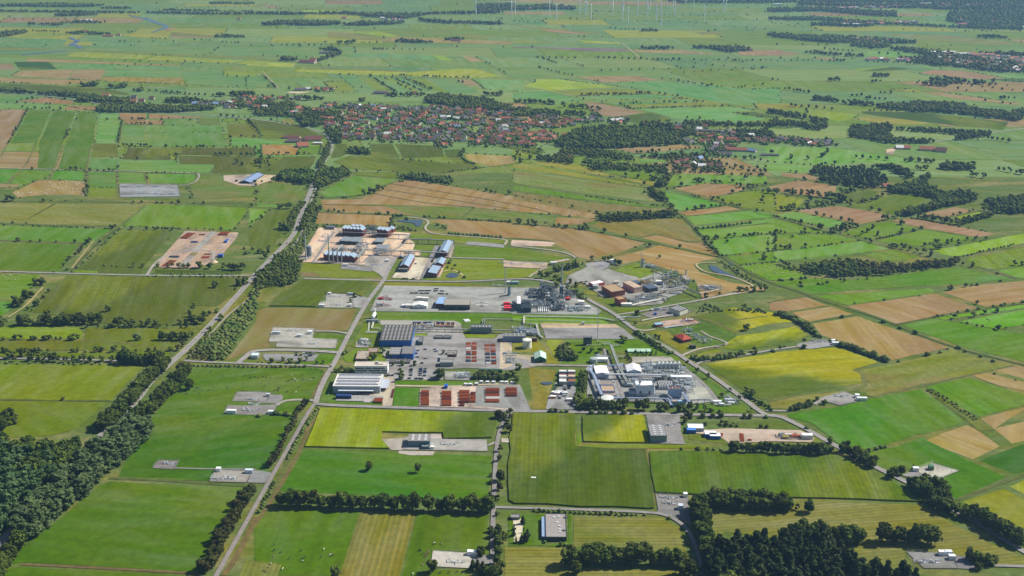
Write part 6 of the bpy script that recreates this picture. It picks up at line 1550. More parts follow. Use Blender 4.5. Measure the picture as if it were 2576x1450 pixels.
def bld(label, fr, FL, FR, BL, by, wall, roof, kind='flat', name='factory_hall', cat='building', sky=None, win=None, door=None, teeth=5, ridge=.25, h=None, over=.25, par=.5, extra=None, rise=None):
 A, ang, w, d, h = frame_of(fr, FL, FR, BL, by, h)
 e = house_root(name, label, cat, A, ang); wm = M(wall, .7); rm = M(roof, .7)
 rz = rise if rise is not None else ridge*min(w, d)
 if kind == 'flat':
  MB().box(0, 0, -.5, w, d, h-.35).build('wall', wm, e)
  mb = MB(); mb.box(-over, -over, h-.35, w+over, d+over, h-.1)
  mb.build('roof', rm, e)
  if par:
   pm = MB(); t = .35
   for x0, y0, x1, y1 in ((-over, -over, w+over, -over+t), (-over, d+over-t, w+over, d+over), (-over, -over+t, -over+t, d+over-t), (w+over-t, -over+t, w+over, d+over-t)): pm.box(x0, y0, h-.1, x1, y1, h-.1+par)
   pm.build('parapet', M(wall, .7) if par > .3 else rm, e)
  zt = h-.1
 elif kind in ('gy', 'gx'):
  mb = MB()
  if kind == 'gy':
   mb.add([(0,0,-.5),(w,0,-.5),(w,0,h),(w/2,0,h+rz),(0,0,h),(0,d,-.5),(w,d,-.5),(w,d,h),(w/2,d,h+rz),(0,d,h)], [(0,1,2,3,4),(9,8,7,6,5),(0,4,9,5),(1,6,7,2),(0,5,6,1)])
   rf = MB(); o = .5; s = rz/(w/2)
   for a, b in (((-o, h-o*s), (w/2, h+rz)), ((w/2, h+rz), (w+o, h-o*s))):
    rf.add([(a[0],-o,a[1]+.06),(b[0],-o,b[1]+.06),(b[0],d+o,b[1]+.06),(a[0],d+o,a[1]+.06),(a[0],-o,a[1]+.3),(b[0],-o,b[1]+.3),(b[0],d+o,b[1]+.3),(a[0],d+o,a[1]+.3)], [(3,2,1,0),(4,5,6,7),(0,1,5,4),(1,2,6,5),(2,3,7,6),(3,0,4,7)])
  else:
   mb.add([(0,0,-.5),(0,d,-.5),(0,d,h),(0,d/2,h+rz),(0,0,h),(w,0,-.5),(w,d,-.5),(w,d,h),(w,d/2,h+rz),(w,0,h)], [(4,3,2,1,0),(5,6,7,8,9),(0,5,9,4),(1,2,7,6),(0,1,6,5)])
   rf = MB(); o = .5; s = rz/(d/2)
   for a, b in (((-o, h-o*s), (d/2, h+rz)), ((d/2, h+rz), (d+o, h-o*s))):
    rf.add([(-o,a[0],a[1]+.06),(w+o,a[0],a[1]+.06),(w+o,b[0],b[1]+.06),(-o,b[0],b[1]+.06),(-o,a[0],a[1]+.3),(w+o,a[0],a[1]+.3),(w+o,b[0],b[1]+.3),(-o,b[0],b[1]+.3)], [(3,2,1,0),(4,5,6,7),(0,1,5,4),(1,2,6,5),(2,3,7,6),(3,0,4,7)])
  mb.build('wall', wm, e); rf.build('roof', rm, e); zt = h+rz*.5
 elif kind == 'hip':
  MB().box(0, 0, -.5, w, d, h).build('wall', wm, e); o = .6; k = min(w, d)/2
  V = [(-o,-o,h+.02),(w+o,-o,h+.02),(w+o,d+o,h+.02),(-o,d+o,h+.02)]+([(k,d/2,h+rz),(w-k,d/2,h+rz)] if w > d else [(w/2,k,h+rz),(w/2,d-k,h+rz)])
  F = [(0,1,5,4),(1,2,5),(2,3,4,5),(3,0,4),(3,2,1,0)] if w > d else [(0,1,4),(1,2,5,4),(2,3,5),(3,0,4,5),(3,2,1,0)]
  MB().add(V, F).build('roof', rm, e); zt = h
 elif kind == 'saw':
  mb = MB(); rf = MB(); t = w/teeth
  mb.box(0, 0, -.5, w, d, h)
  for i in range(teeth):
   x0, x1 = i*t, (i+1)*t; z = h+rz
   mb.add([(x0,0,h),(x1,0,h),(x0,0,z),(x0,d,h),(x1,d,h),(x0,d,z)], [(0,1,2),(5,4,3),(0,2,5,3)])
   rf.add([(x0-.2,-.3,z+.06),(x1+.05,-.3,h+.06),(x1+.05,d+.3,h+.06),(x0-.2,d+.3,z+.06),(x0-.2,-.3,z+.3),(x1+.05,-.3,h+.3),(x1+.05,d+.3,h+.3),(x0-.2,d+.3,z+.3)], [(3,2,1,0),(4,5,6,7),(0,1,5,4),(1,2,6,5),(2,3,7,6),(3,0,4,7)])
  mb.build('wall', wm, e); rf.build('roof', rm, e); zt = h
 if sky:                                       # columns, rows, width, depth, colour
  nx, ny, sw, sh, sc_ = sky; sm = M(sc_, .35); t = None
  for i in range(nx):
   for j in range(ny):
    x, y = w*(i+.7)/(nx+.4), d*(j+.7)/(ny+.4)
    if t is None: t = MB().box(-sw/2, -sh/2, 0, sw/2, sh/2, .45).build('skylight', sm, e); o2 = t
    else: o2 = t.copy(); link(o2, e)
    o2.location = (x, y, zt)
 if win:                                       # rows of windows on the front: (rows, count, width share, height, first z)
  rows, n, ws, wh, z0 = win; zs = (h-z0)/rows
  for r_ in range(rows):
   for i in range(n):
    cw = w/n*ws; x = w*(i+.5)/n
    MB().box(x-cw/2, -.12, z0+r_*zs, x+cw/2, .05, z0+r_*zs+wh).build('window', glass, e)
 if door:
  for x0, x1, hh, cc in door: MB().box(w*x0, -.1, 0, w*x1, .06, hh).build('door', M(cc), e)
 if extra: extra(e, w, d, h)
 return e
def tube_path(s, z, fr=None): return [(x, y, z) for x, y in gp(s, z)]
def pipe_rack(label, s, h, w, pipes=3, r=.28, mat=None, frame=None, name='pipe_bridge', step=14, post=True, deck=True, cat='pipe rack'):
 P = [Vector(p) for p in gp(s, h)]; c = P[0].copy(); e = empty(name, (c.x, c.y, 0)); tag(e, label, cat); Q = [p-c for p in P]
 A, B = ribbon_pts(Q, w); fm = frame or dsteel
 if deck:
  mb = MB(); n = len(Q)
  for z0, z1 in ((h-.7, h-.5),):
   mb.add([(p.x,p.y,z1) for p in A]+[(p.x,p.y,z1) for p in B]+[(p.x,p.y,z0) for p in A]+[(p.x,p.y,z0) for p in B], [(i,n+i,n+i+1,i+1) for i in range(n-1)]+[(2*n+i+1,3*n+i+1,3*n+i,2*n+i) for i in range(n-1)])
  mb.build('deck', fm, e)
  g = MB()
  for S in (A, B): g.tube([(p.x, p.y, h-.2) for p in S], .22, 4); g.tube([(p.x, p.y, h-1.6) for p in S], .16, 4)
  g.build('girder', fm, e)
 for k in range(pipes):
  f = (k+.5)/pipes; mb = MB(); rr = r*(1+.3*((k*7) % 3-1))
  mb.tube([tuple((a*(1-f)+b*f).to_3d()+Vector((0, 0, h-.5+rr))) for a, b in zip(A, B)], rr, 6); mb.build('pipe', mat or [pale_pipe, galv, pale_pipe][k % 3], e)
 if post:
  t = None
  for a, b, a2, b2 in zip(A, B, A[1:], B[1:]):
   L = (a2-a).length; m = max(1, int(L/step))
   for j in range(m+1 if a2 is A[-1] else m):
    for p, q in ((a, a2), (b, b2)):
     v = p+(q-p)*j/m
     if t is None: t = MB().box(-.2, -.2, 0, .2, .2, h-.7).build('post', fm, e); o = t
     else: o = t.copy(); link(o, e)
     o.location = (v.x, v.y, 0)
 return e
def pipeline(label, s, z, r, mat=None, n=1, gap=1.2, support=True, name='pipeline'):
 """thick insulated pipes on low trestles"""
 P = [Vector(p) for p in gp(s, z)]; c = P[0].copy(); e = empty(name, (c.x, c.y, 0)); tag(e, label, 'pipeline'); Q = [p-c for p in P]
 for k in range(n):
  A, B = ribbon_pts(Q, 2*abs((k-(n-1)/2)*gap)+.001); S = A if k < n/2 else B
  MB().tube([(p.x, p.y, z) for p in S], r, 8).build('pipe', mat or pale_pipe, e)
 if support:
  t = None
  for a, b in zip(Q, Q[1:]):
   L = (b-a).length; m = max(1, int(L/16))
   for j in range(m):
    v = a+(b-a)*(j+.5)/m
    if t is None: t = MB().box(-n*gap/2-.2, -.15, 0, n*gap/2+.2, .15, max(.3, z-r)).build('support', dsteel, e); o = t
    else: o = t.copy(); link(o, e)
    o.location = (v.x, v.y, 0); o.rotation_euler = (0, 0, math.atan2(b.y-a.y, b.x-a.x)+math.pi/2)
 return e
def stack(label, fr, x, by, ty, r, hexc='b4bcc0', name='chimney', cat='chimney', r1=None, bands=2, cap=True):
 b = P1(f'@{fr} {x} {by}'); t = P1(f'@{fr} {x} {ty}'); h = height_over(b, t[1]); X, Y = G(*b)
 e = empty(name, (X, Y, 0)); tag(e, label, cat); m = M(hexc, .45)
 MB().tube([(0,0,0),(0,0,h)], [r, r1 or r*.85], 12).build('shaft', m, e, smooth=False)
 MB().cyl(0, 0, 0, min(1.2, h*.1), r*1.5, 12).build('base', M('9c9a94'), e)
 if cap: MB().cyl(0, 0, h-.03*h, h+.3, (r1 or r*.85)*1.25, 12).build('cap', dsteel, e)
 for i in range(bands): MB().cyl(0, 0, h*(i+1)/(bands+1)-.2, h*(i+1)/(bands+1)+.2, r*1.12, 12).build('ring', dsteel, e)
 return e, h
def tank(label, fr, cx, by, ty, width, hexc='e6e6dc', cone=.08, stair=True, name='storage_tank', lid=None):
 """by: sheet height of the foot at the axis; ty: of the rim at the axis"""
 b = P1(f'@{fr} {cx} {by}'); t = P1(f'@{fr} {cx} {ty}'); h = height_over(b, t[1]); X, Y = G(*b)
 r = width*FRAMES.get(fr, (0, 0, .25))[2]/scale_at(b[1])/2 if fr in FRAMES else width*.25/scale_at(b[1])/2
 e = empty(name, (X, Y, 0)); tag(e, label, 'tank'); n = 28
 MB().cyl(0, 0, 0, h, r, n).build('shell', M(hexc, .45), e)
 MB().tube([(0,0,h-.02),(0,0,h+r*cone*2)], [r*1.01, r*.06], n).build('roof', M(lid or hexc, .45), e)
 mb = MB();
 for k in range(n): a, a2 = 6.283*k/n, 6.283*(k+1)/n; mb.tube([(r*1.01*math.cos(a), r*1.01*math.sin(a), h+1), (r*1.01*math.cos(a2), r*1.01*math.sin(a2), h+1)], .05, 3, 0, False)
 mb.build('handrail', steel, e)
 if stair:
  mb = MB(); m = 22
  for k in range(m):
   a = -2.3+1.6*k/m; z = h*k/m; c, s_ = math.cos(a), math.sin(a)
   mb.tube([(r*1.02*c, r*1.02*s_, z+.2), ((r+1)*c, (r+1)*s_, z+.2)], .28, 4)
  mb.build('staircase', dsteel, e)
 return e
def process(label, fr, poly, h, seed, mat=None, n=26, vessels=5, frames=3, name='process_unit', col2=None, pr=.25):
 """open steel frames with vessels, exchangers and pipework filling an outline"""
 r = random.Random(seed); P = gp(f'@{fr} '+poly); c = Vector((sum(p[0] for p in P)/len(P), sum(p[1] for p in P)/len(P)))
 e = empty(name, (c.x, c.y, 0), SA); tag(e, label, 'process plant'); ca, sa = math.cos(-SA), math.sin(-SA)
 Q = [((p[0]-c.x)*ca-(p[1]-c.y)*sa, (p[0]-c.x)*sa+(p[1]-c.y)*ca) for p in P]
 x0, x1 = min(q[0] for q in Q), max(q[0] for q in Q); y0, y1 = min(q[1] for q in Q), max(q[1] for q in Q)
 def spot():
  for _ in range(60):
   q = (r.uniform(x0, x1), r.uniform(y0, y1))
   if inside(q, Q): return q
  return 0, 0
 fm = mat or dsteel
 for _ in range(frames):
  x, y = spot(); w, d, H = r.uniform(5, 12), r.uniform(4, 9), h*r.uniform(.5, 1); mb = MB(); nz = max(1, int(H/4))
  for i in range(3):
   for j in (0, 1): mb.box(x+w*i/2-.15, y+d*j-.15, 0, x+w*i/2+.15, y+d*j+.15, H)
  for k in range(1, nz+1):
   z = H*k/nz
   for j in (0, 1): mb.box(x, y+d*j-.12, z-.15, x+w, y+d*j+.12, z+.15)
   for i in range(3): mb.box(x+w*i/2-.12, y, z-.15, x+w*i/2+.12, y+d, z+.15)
   if r.random() < .6: mb.box(x+.2, y+.2, z+.16, x+w*r.uniform(.5, 1), y+d-.2, z+.28)
  mb.build('steel_frame', fm, e)
 for _ in range(vessels):
  x, y = spot(); rr = r.uniform(.8, 1.8); m = r.choice([galv, steel, white_m, M(col2 or 'b9c2c6', .4)])
  if r.random() < .5: MB().tube([(x,y,.5),(x,y,1.4),(x,y,h*.6),(x,y,h*.6+1)], [rr*.4, rr, rr, rr*.4], 10).build('vessel', m, e)
  else:
   L = r.uniform(5, 11); z = r.uniform(1.8, h*.5+1.5); MB().tube([(x-L/2,y,z),(x-L/2+.8,y,z),(x+L/2-.8,y,z),(x+L/2,y,z)], [rr*.35, rr, rr, rr*.35], 10).box(x-L*.3, y-.5, 0, x-L*.3+.5, y+.5, z-rr+.2).box(x+L*.3, y-.5, 0, x+L*.3+.5, y+.5, z-rr+.2).build('vessel', m, e)
 for g in range(3):
  mb = MB()
  for _ in range(n//2):
   x, y = spot(); z = r.uniform(.8, h*.75); L = r.uniform(4, 14); q = pr*r.uniform(.6, 1.6)
   if r.random() < .5: pth = [(x,y,z),(x+L,y,z),(x+L,y,max(.3, z-r.uniform(0, z))),(x+L,y+r.uniform(-3, 3),.6)]
   else: pth = [(x,y,z),(x,y+L*.7,z),(x+r.uniform(-3, 3),y+L*.7,z),(x,y+L*.7,z*.3)]
   mb.tube(pth, q, 6)
  mb.build('pipework', [pale_pipe, galv, M(col2 or '9aa4aa', .4)][g], e)
 return e
def mast(label, fr, x, by, ty, w=1.2, hexc='c8ccd0', name='lattice_mast', guy=False):
 b = P1(f'@{fr} {x} {by}'); t = P1(f'@{fr} {x} {ty}'); h = height_over(b, t[1]); X, Y = G(*b)
 e = empty(name, (X, Y, 0), SA); tag(e, label, 'mast'); mb = MB(); n = max(4, int(h/(w*1.6)))
 for i in (-1, 1):
  for j in (-1, 1): mb.tube([(i*w/2, j*w/2, 0), (i*w*.35, j*w*.35, h)], .14, 4)
 for k in range(n):
  z0, z1 = h*k/n, h*(k+1)/n; q = w/2*(1-.3*k/n)
  for a, b2 in (((-q,-q),(q,-q)),((q,-q),(q,q)),((q,q),(-q,q)),((-q,q),(-q,-q))): mb.tube([(a[0],a[1],z0),(b2[0],b2[1],z1)], .07, 3, 0, False)
 mb.build('lattice', M(hexc, .5), e); MB().cyl(0, 0, 0, h+1.5, .28, 6).build('flare_pipe', M(hexc, .4), e); MB().box(-w, -w, 0, w, w, .5).build('footing', M('9c9a94'), e)
 return e
def fence(label, s, h=2.4, gap=4.0):
 P = [Vector(p) for p in gp(s)]; c = P[0].copy(); mb = MB()
 for a, b in zip(P, P[1:]):
  a, b = a-c, b-c; L = (b-a).length; m = max(1, int(L/gap))
  for z in (.3, h/2, h): mb.tube([(a.x,a.y,z),(b.x,b.y,z)], .06, 3)
  for j in range(m+1): q = a+(b-a)*j/m; mb.box(q.x-.07, q.y-.07, 0, q.x+.07, q.y+.07, h+.1)
  for j in range(m*3): q = a+(b-a)*j/(m*3); mb.box(q.x-.02, q.y-.02, .2, q.x+.02, q.y+.02, h)
 o = mb.build('fence', M('8c9488', .5, .2), None, (c.x, c.y, .5)); tag(o, label, 'fence'); return o
# ---- cars
def car_mesh(hexc, van=False):
 mb = MB(); L, W = (5.2, 1.9) if van else (4.4, 1.75); H = 2.0 if van else 1.42
 mb.box(0, 0, .3, L, W, .85, 0)
 x0, x1 = (.9, L-.1) if van else (1.05, L-.55)
 mb.add([(x0,.08,.85),(x1,.08,.85),(x1,W-.08,.85),(x0,W-.08,.85),(x0+.55,.22,H),(x1-.4,.22,H),(x1-.4,W-.22,H),(x0+.55,W-.22,H)], [(0,1,5,4),(1,2,6,5),(2,3,7,6),(3,0,4,7)], 1)
 mb.add([(x0+.53,.2,H+.01),(x1-.38,.2,H+.01),(x1-.38,W-.2,H+.01),(x0+.53,W-.2,H+.01),(x0+.53,.2,H-.05),(x1-.38,.2,H-.05),(x1-.38,W-.2,H-.05),(x0+.53,W-.2,H-.05)], [(0,1,2,3),(4,5,1,0),(5,6,2,1),(6,7,3,2),(7,4,0,3)], 0)
 for x in (.85, L-.9):
  for y in (-.02, W-.2): mb.tube([(x, y, .33), (x, y+.22, .33)], .33, 10, 2)
 return mesh_np('car', mb.V, mb.F, [M(hexc, .25, .1, .5), glass, M('1c1c1e', .8)], mb.M)
CARS = {}
CNAME = dict(k='black', w='white', s='silver', b='blue', r='red', g='grey', v='white')
CHEX = dict(k='1a1c20', w='e8e8e8', s='a8acb0', b='2a4a8c', r='9c2420', g='565a60', v='e8e8e8')
_car_n = {}
def cars(fr, spec, text, ang=None):
 """spec: x y colour ..."""
 t = spec.split(); n = len(t)//3; items = []
 for i in range(n): items.append((float(t[3*i]), float(t[3*i+1]), t[3*i+2]))
 items.sort(); cnt = {}
 for x, y, c in items: cnt[c] = cnt.get(c, 0)+1
 seen = {}
 for i, (x, y, c) in enumerate(items):
  if c not in CARS: CARS[c] = car_mesh(CHEX[c], c == 'v')
  seen[c] = seen.get(c, 0)+1; X, Y = G(*P1(f'@{fr} {x} {y}'))
  o = bpy.data.objects.new('parked_van' if c == 'v' else 'parked_car', CARS[c]); link(o); o.location = (X-2, Y, .93); o.rotation_euler = (0, 0, SA if ang is None else R(ang))
  kind = 'van' if c == 'v' else 'car'
  lab = f'{CNAME[c]} {kind} {text}' if cnt[c] == 1 else f'{ordw(seen[c])} {CNAME[c]} {kind} from the left {text}'
  tag(o, lab, kind, None if n == 1 else 'cars '+text)
# ---- containers and cabins
def cabin(label, fr, x, y, L, W, H, hexc, roofhex=None, ang=0.0, name='container', group=None, z=.5):
 """x y: front left foot"""
 X, Y = G(*P1(f'@{fr} {x} {y}')); e = empty(name, (X, Y, z), SA+R(ang)); tag(e, label, 'container', group); m = M(hexc, .5)
 mb = MB().box(0, 0, 0, L, W, H); k = int(L/.8)
 for i in range(k): mb.box(L*(i+.25)/k, -.06, .2, L*(i+.75)/k, 0, H-.2)
 mb.build('body', m, e); MB().box(-.05, -.05, H, L+.05, W+.05, H+.12).build('roof', M(roofhex or hexc, .5), e)
 MB().box(L+.005, W*.1, .15, L+.07, W*.9, H-.15).build('door', M('8a8f94', .5), e)
 return e
def skid(label, fr, x, y, s, seed, mat=None, name='wellhead', cat='valve station'):
 """small valve and pipe group on a pad"""
 r = random.Random(seed); X, Y = G(*P1(f'@{fr} {x} {y}')); e = empty(name, (X, Y, .5), SA); tag(e, label, cat)
 a = MB(); b = MB(); m1 = mat or M('b4c0cc', .4)
 a.tube([(-s,0,1),(s*.8,0,1),(s*.8,s*.5,1),(s*1.2,s*.5,1)], .3, 6).tube([(-s,0,1),(-s,s*.7,1),(-s*.6,s*.7,.3)], .3, 6).tube([(0,0,1),(0,-s*.4,1),(0,-s*.4,.2)], .28, 6)
 for _ in range(5): q = r.uniform(-s, s); a.tube([(q, -.6, .2), (q, -.6, r.uniform(1.4, 2.6)), (q, r.uniform(.6, 2), 1.2)], .2, 6)
 for _ in range(6): q, w = r.uniform(-s, s), r.uniform(-1, s*.7); b.box(q, w, 0, q+.9, w+.7, r.uniform(.8, 1.8))
 b.box(s*.3, -1.4, 0, s*.3+3.4, -.6, .7)
 a.build('pipework', m1, e); b.build('valve', M('e2e4e4', .4), e)
 return e
# ================================================================ THE WORKS
def vents(e, w, d, h):
 r = random.Random(int(w*10))
 for _ in range(5): x, y = r.uniform(1, w-2), r.uniform(1, d-2); MB().box(x, y, h-.1, x+1.4, y+1.2, h+.9).build('roof_vent', M('b8bcc0'), e)
# -- blue hall group
bld('large blue hall with dark flat roof full of small white skylights', '21', (1242,530), (1562,530), (1262,372), 590, '2b68b4', '55504c', sky=(8, 11, 2.4, 1.1, 'e8ecee'), par=.3)
bld('lower blue annex with grey roof in front of the large blue hall, left half', '21', (1340,668), (1463,668), (1352,598), 712, '2b68b4', '8d8a88', sky=(4, 3, 1.2, 1, 'e8ecee'), par=.25)
bld('taller right half of the blue annex in front of the blue hall', '21', (1466,663), (1582,663), (1470,588), 712, '2f6cb8', '7f7d7c', par=.25, h=9)
bld('long low dark roofed shed in front of the blue annex', '21', (1335,748), (1550,748), (1342,714), 768, '6a6a68', '5b5a5a', par=.2, extra=vents)
bld('brick and white office with tan flat roof beside the site road', '21', (1002,715), (1120,715), (1010,634), 742, '8a6a58', 'a99e8e', win=(1, 8, .6, 1.3, 1.2), extra=vents)
bld('low brick wing behind the tan roofed office', '21', (1123,648), (1222,648), (1128,606), 668, '8a4e38', '9a8c7c', win=(1, 6, .5, 1.2, 1))
def officewin(e, w, d, h):
 for z, spans in ((h*.62, ((.02,.29),(.32,.52),(.55,.92))), (h*.32, ((.03,.37),(.42,.78),(.82,.98)))):
  for a, b in spans:
   f = MB().box(w*a, -.14, z, w*b, .05, z+h*.17).build('window', glass, e); mb = MB(); k = 6
   for i in range(1, k): x = w*(a+(b-a)*i/k); mb.box(x-.06, -.2, z, x+.06, -.142, z+h*.17)
   mb.build('frame', white_m, f)
 for a, b in ((.0, .25), (.5, .95)): MB().box(w*a+.3, -.13, .3, w*b, .05, h*.14).build('window', glass, e)
 for i in range(7): MB().box(w*.62+i*w*.035, d*.35, h-.1, w*.62+i*w*.035+.8, d*.35+1, h+.9).build('roof_vent', dsteel, e)
 MB().box(w*.62, d*.6, h-.1, w*.7, d*.85, h+2).build('plant_room', M('b0b4b8'), e)
bld('white three storey office block with dark window bands', '21', (992,788), (1322,788), (1000,744), 864, 'eef0f0', 'c9bfae', name='office_block', extra=officewin)
def solar(e, w, d, h):
 pm, pnt, pb = new_mat('solar_panel', .25, .4); pb.inputs['Base Color'].default_value = (.20, .22, .29, 1)
 for fy in (.10, .36, .56, .86):
  for k in range(5):
   x0 = w*(.04+.185*k); mb = MB()
   for i in range(7):
    x = x0+i*w*.0262
    for q in (0, 1): y = d*fy+q*1.75; mb.add([(x, y, h+.25+.12*q), (x+w*.023, y, h+.25+.12*q), (x+w*.023, y+1.6, h+.7), (x, y+1.6, h+.7)], [(0, 1, 2, 3)])
   mb.build('solar_panel', pm, e)
 for fy, a, b in ((.22, .1, .92), (.72, .06, .92)):
  y = d*fy; MB().add([(w*a,y,h-.1),(w*b,y,h-.1),(w*b,y+3.4,h-.1),(w*a,y+3.4,h-.1),(w*a,y+1.7,h+1.5),(w*b,y+1.7,h+1.5)], [(0,1,5,4),(2,3,4,5),(1,2,5),(3,0,4)]).build('ridge_light', white_m, e)
 MB().box(w*.12, -5, h*.55, w*.87, 0, h*.55+.35).build('canopy', M('c4ccd2'), e)
 for i in range(6): MB().box(w*(.13+.146*i), -4.6, 0, w*(.13+.146*i)+.3, -4.3, h*.55).build('post', steel, e)
 MB().box(w*.5, -.15, 0, w*.86, .05, h*.5).build('door', M('4a3830'), e)
 MB().box(w+.05, d*.15, h*.5, w+9, d*.85, h*.5+.3).build('side_roof', M('b4bcc8'), e)
 for i in range(4): MB().box(w+8.5, d*(.16+.22*i), 0, w+8.8, d*(.16+.22*i)+.3, h*.5).build('post', steel, e)
bld('long light grey hall with rows of solar panels on its white roof', '21', (772,988), (1245,992), (800,864), 1062, 'a3adb8', 'd4d2cc', extra=solar, par=.3)
bld('grey green block with flat roof left of the rusty pipe loops', '21', (1850,752), (1986,752), (1856,718), 797, '8a9492', '8c8c88', sky=(3, 1, 1, 1, 'd8dcdc'))
bld('narrow grey block joined behind the grey green block', '21', (1852,716), (1920,716), (1856,676), 745, '7f8886', '8f8f8a', sky=(2, 3, 1, 1, 'e0e4e4'))
bld('small brick block with grey roof near the rusty pipe loops', '21', (1925,672), (2018,672), (1928,632), 698, '6a3428', '8a8680', extra=vents)
bld('small dark kiosk building right of the blue hall', '21', (1635,545), (1676,545), (1638,494), 580, '55605c', '77777a')
bld('long low dark shed with a white roof unit by the yard', '21', (1798,502), (1965,502), (1804,478), 518, '4c4e50', '66686a', extra=vents)
bld('grey metal hall with dark roof under the long white pipe bridge', '21', (2160,398), (2373,400), (2166,371), 458, '75848c', '6a6866', sky=(6, 2, 1.4, 1.4, 'e4ecee'))
bld('blue grey compressor hall behind the white upright tank', '22', (-92,490), (140,490), (-88,455), 546, '7886a4', '77776f', sky=(5, 2, 1.4, 1.4, 'd8f0ea'))
bld('small red brick hut with two round windows beside the white tank', '22', (190,509), (252,509), (196,496), 542, '6a2e2a', '8a8a84', win=(1, 2, .3, 1, 1.5), name='brick_hut')
bld('white gabled tent hall in the upper gravel yard', '21', (1574,182), (1718,184), (1586,150), 212, 'd4dae0', 'f2f2ee', 'gy', ridge=.2, name='tent_hall', door=((.2, .28, 3, 'b0b8c0'), (.55, .64, 3, 'b0b8c0')))
bld('brick block with steep pale blue lean-to roof in the upper yard', '21', (1808,157), (1888,160), (1812,92), 208, '5a3c3a', '8fb0dc', par=0)
bld('long low workshop with grey roof and two dark open bays', '21', (1889,170), (2150,172), (1896,108), 225, '54504e', '9b968c', door=((.13, .42, 4, '26282c'), (.55, .99, 4, '26282c')), par=.3)  # dark panels built as doors: painted shade inside the open bays
cabin('white box trailer behind the tent hall, left one', '21', 1612, 128, 9, 6, 4, 'dcd8d0'); cabin('white box trailer behind the tent hall, right one', '21', 1672, 132, 9, 6, 4, 'e2ddd4')
cabin('white container beside the truck in the upper yard', '21', 1500, 205, 10, 8, 4, 'd8d4cc')
bld('grey green hall with white walls and many skylights above the diagonal road', '22', (1582,205), (1690,238), (1696,184), 252, 'd2d6c4', '5f5a58', sky=(4, 5, 2, 1.3, 'e8ecec'), par=.3, name='metering_hall')
bld('tall dark grey cooler cube on the lawn by the flare mast', '22', (720,500), (804,500), (723,487), 578, '4e6470', '8a8c8c', win=(3, 6, .8, 2.6, 1), name='cooler_building')
def strips(e, w, d, h):
 for i in range(4):
  for s_ in (0, 1): MB().add([(.3 if not s_ else w/2+.3, d*(.1+.22*i), h+.45 if not s_ else h+.33+w*.25), (w/2-.3 if not s_ else w-.3, d*(.1+.22*i), h+.33+w*.25 if not s_ else h+.45), (w/2-.3 if not s_ else w-.3, d*(.19+.22*i), h+.33+w*.25 if not s_ else h+.45), (.3 if not s_ else w/2+.3, d*(.19+.22*i), h+.45 if not s_ else h+.33+w*.25)], [(0, 1, 2, 3)]).build('roof_light', M('eef4f0', .4), e)
bld('dark green workshop with striped pale green gabled roof', '22', (230,716), (343,716), (224,656), 754, '2c6a48', 'a3d0b4', 'gy', ridge=.25, name='green_workshop', extra=strips, door=((.4, .65, 4, '3a3c40'),))
bld('long pale green shed behind the clipped evergreen hedge', '22', (1165,640), (1396,640), (1168,613), 652, '9cc8b0', 'b8dcc4', 'gx', ridge=.2, name='long_shed')
bld('white gabled machine hall left of the main pipe bridge', 'E', (262,625), (462,620), (228,510), 712, 'b4bec8', 'f2f4f6', 'gy', ridge=.08, name='machine_hall')
bld('white gabled hall with a grey ridge box right of the pipe bridge', 'E', (762,592), (985,592), (742,490), 690, 'a9bccc', 'f2f4f6', 'gy', ridge=.18, name='machine_hall')
bld('low switch building with brown roof and white rim, uppermost of three', 'E', (322,800), (530,800), (296,735), 840, 'c2c8e0', '8e8478', h=5.5)
bld('switch building with tan roof and white rim, middle of three', 'E', (358,905), (566,905), (330,820), 945, 'b6bcd6', 'b09a80', h=7, par=.8)
bld('small annex with tan roof and white rim, lowest of three', 'E', (385,968), (592,968), (368,935), 998, 'b4bcd0', 'a8927c', h=4.5)
bld('white boiler house with two tall round stacks on its front', 'E', (905,825), (1195,825), (868,742), 990, 'ccd6e2', 'e6eaea', name='boiler_house', par=1.2, win=(1, 2, .2, 4, 3))
bld('pale annex with grey roof left of the boiler house', 'E', (795,912), (930,912), (778,862), 968, 'bccad6', '7c8a90')
bld('light blue tower block with brown roof right of the boiler house', 'E', (1432,882), (1642,884), (1398,822), 1020, '9fb6d2', '6a5046', name='compressor_tower', par=1, extra=vents)
bld('low light blue building with brown roof at the lower works fence', 'E', (1492,1075), (1575,1075), (1485,1042), 1165, '8ea6b8', 'b09a86')
bld('long pale blue building beside the low light blue building', 'E', (1578,1072), (1712,1072), (1570,1045), 1120, '9cb4ce', 'a8bcd0')
def ribs(e, w, d, h):
 for i in range(9): x = w*(i+.5)/9; MB().tube([(x, d, h+.3), (x, 0, h+.3), (x, -1, h-1), (x, -1.2, 1)], .4, 6).build('duct', white_m, e)
bld('dark ribbed air cooler bank with curved white ducts', 'E', (1262,815), (1495,815), (1235,752), 885, '5a6468', '2c3444', name='air_cooler', par=0, extra=ribs)
cabin('long white cabin among the pipes in front of the silo row', 'E', 1460, 735, 26, 6, 4.5, 'eceef0')
stack('left round white stack of the boiler house', 'E', 956, 968, 752, 1.7, 'eceeee'); stack('right round white stack of the boiler house', 'E', 1180, 970, 752, 1.7, 'eceeee')
stack('slim white stack at the left corner of the white machine hall', 'E', 213, 598, 462, 1.1, 'dfe3e6')
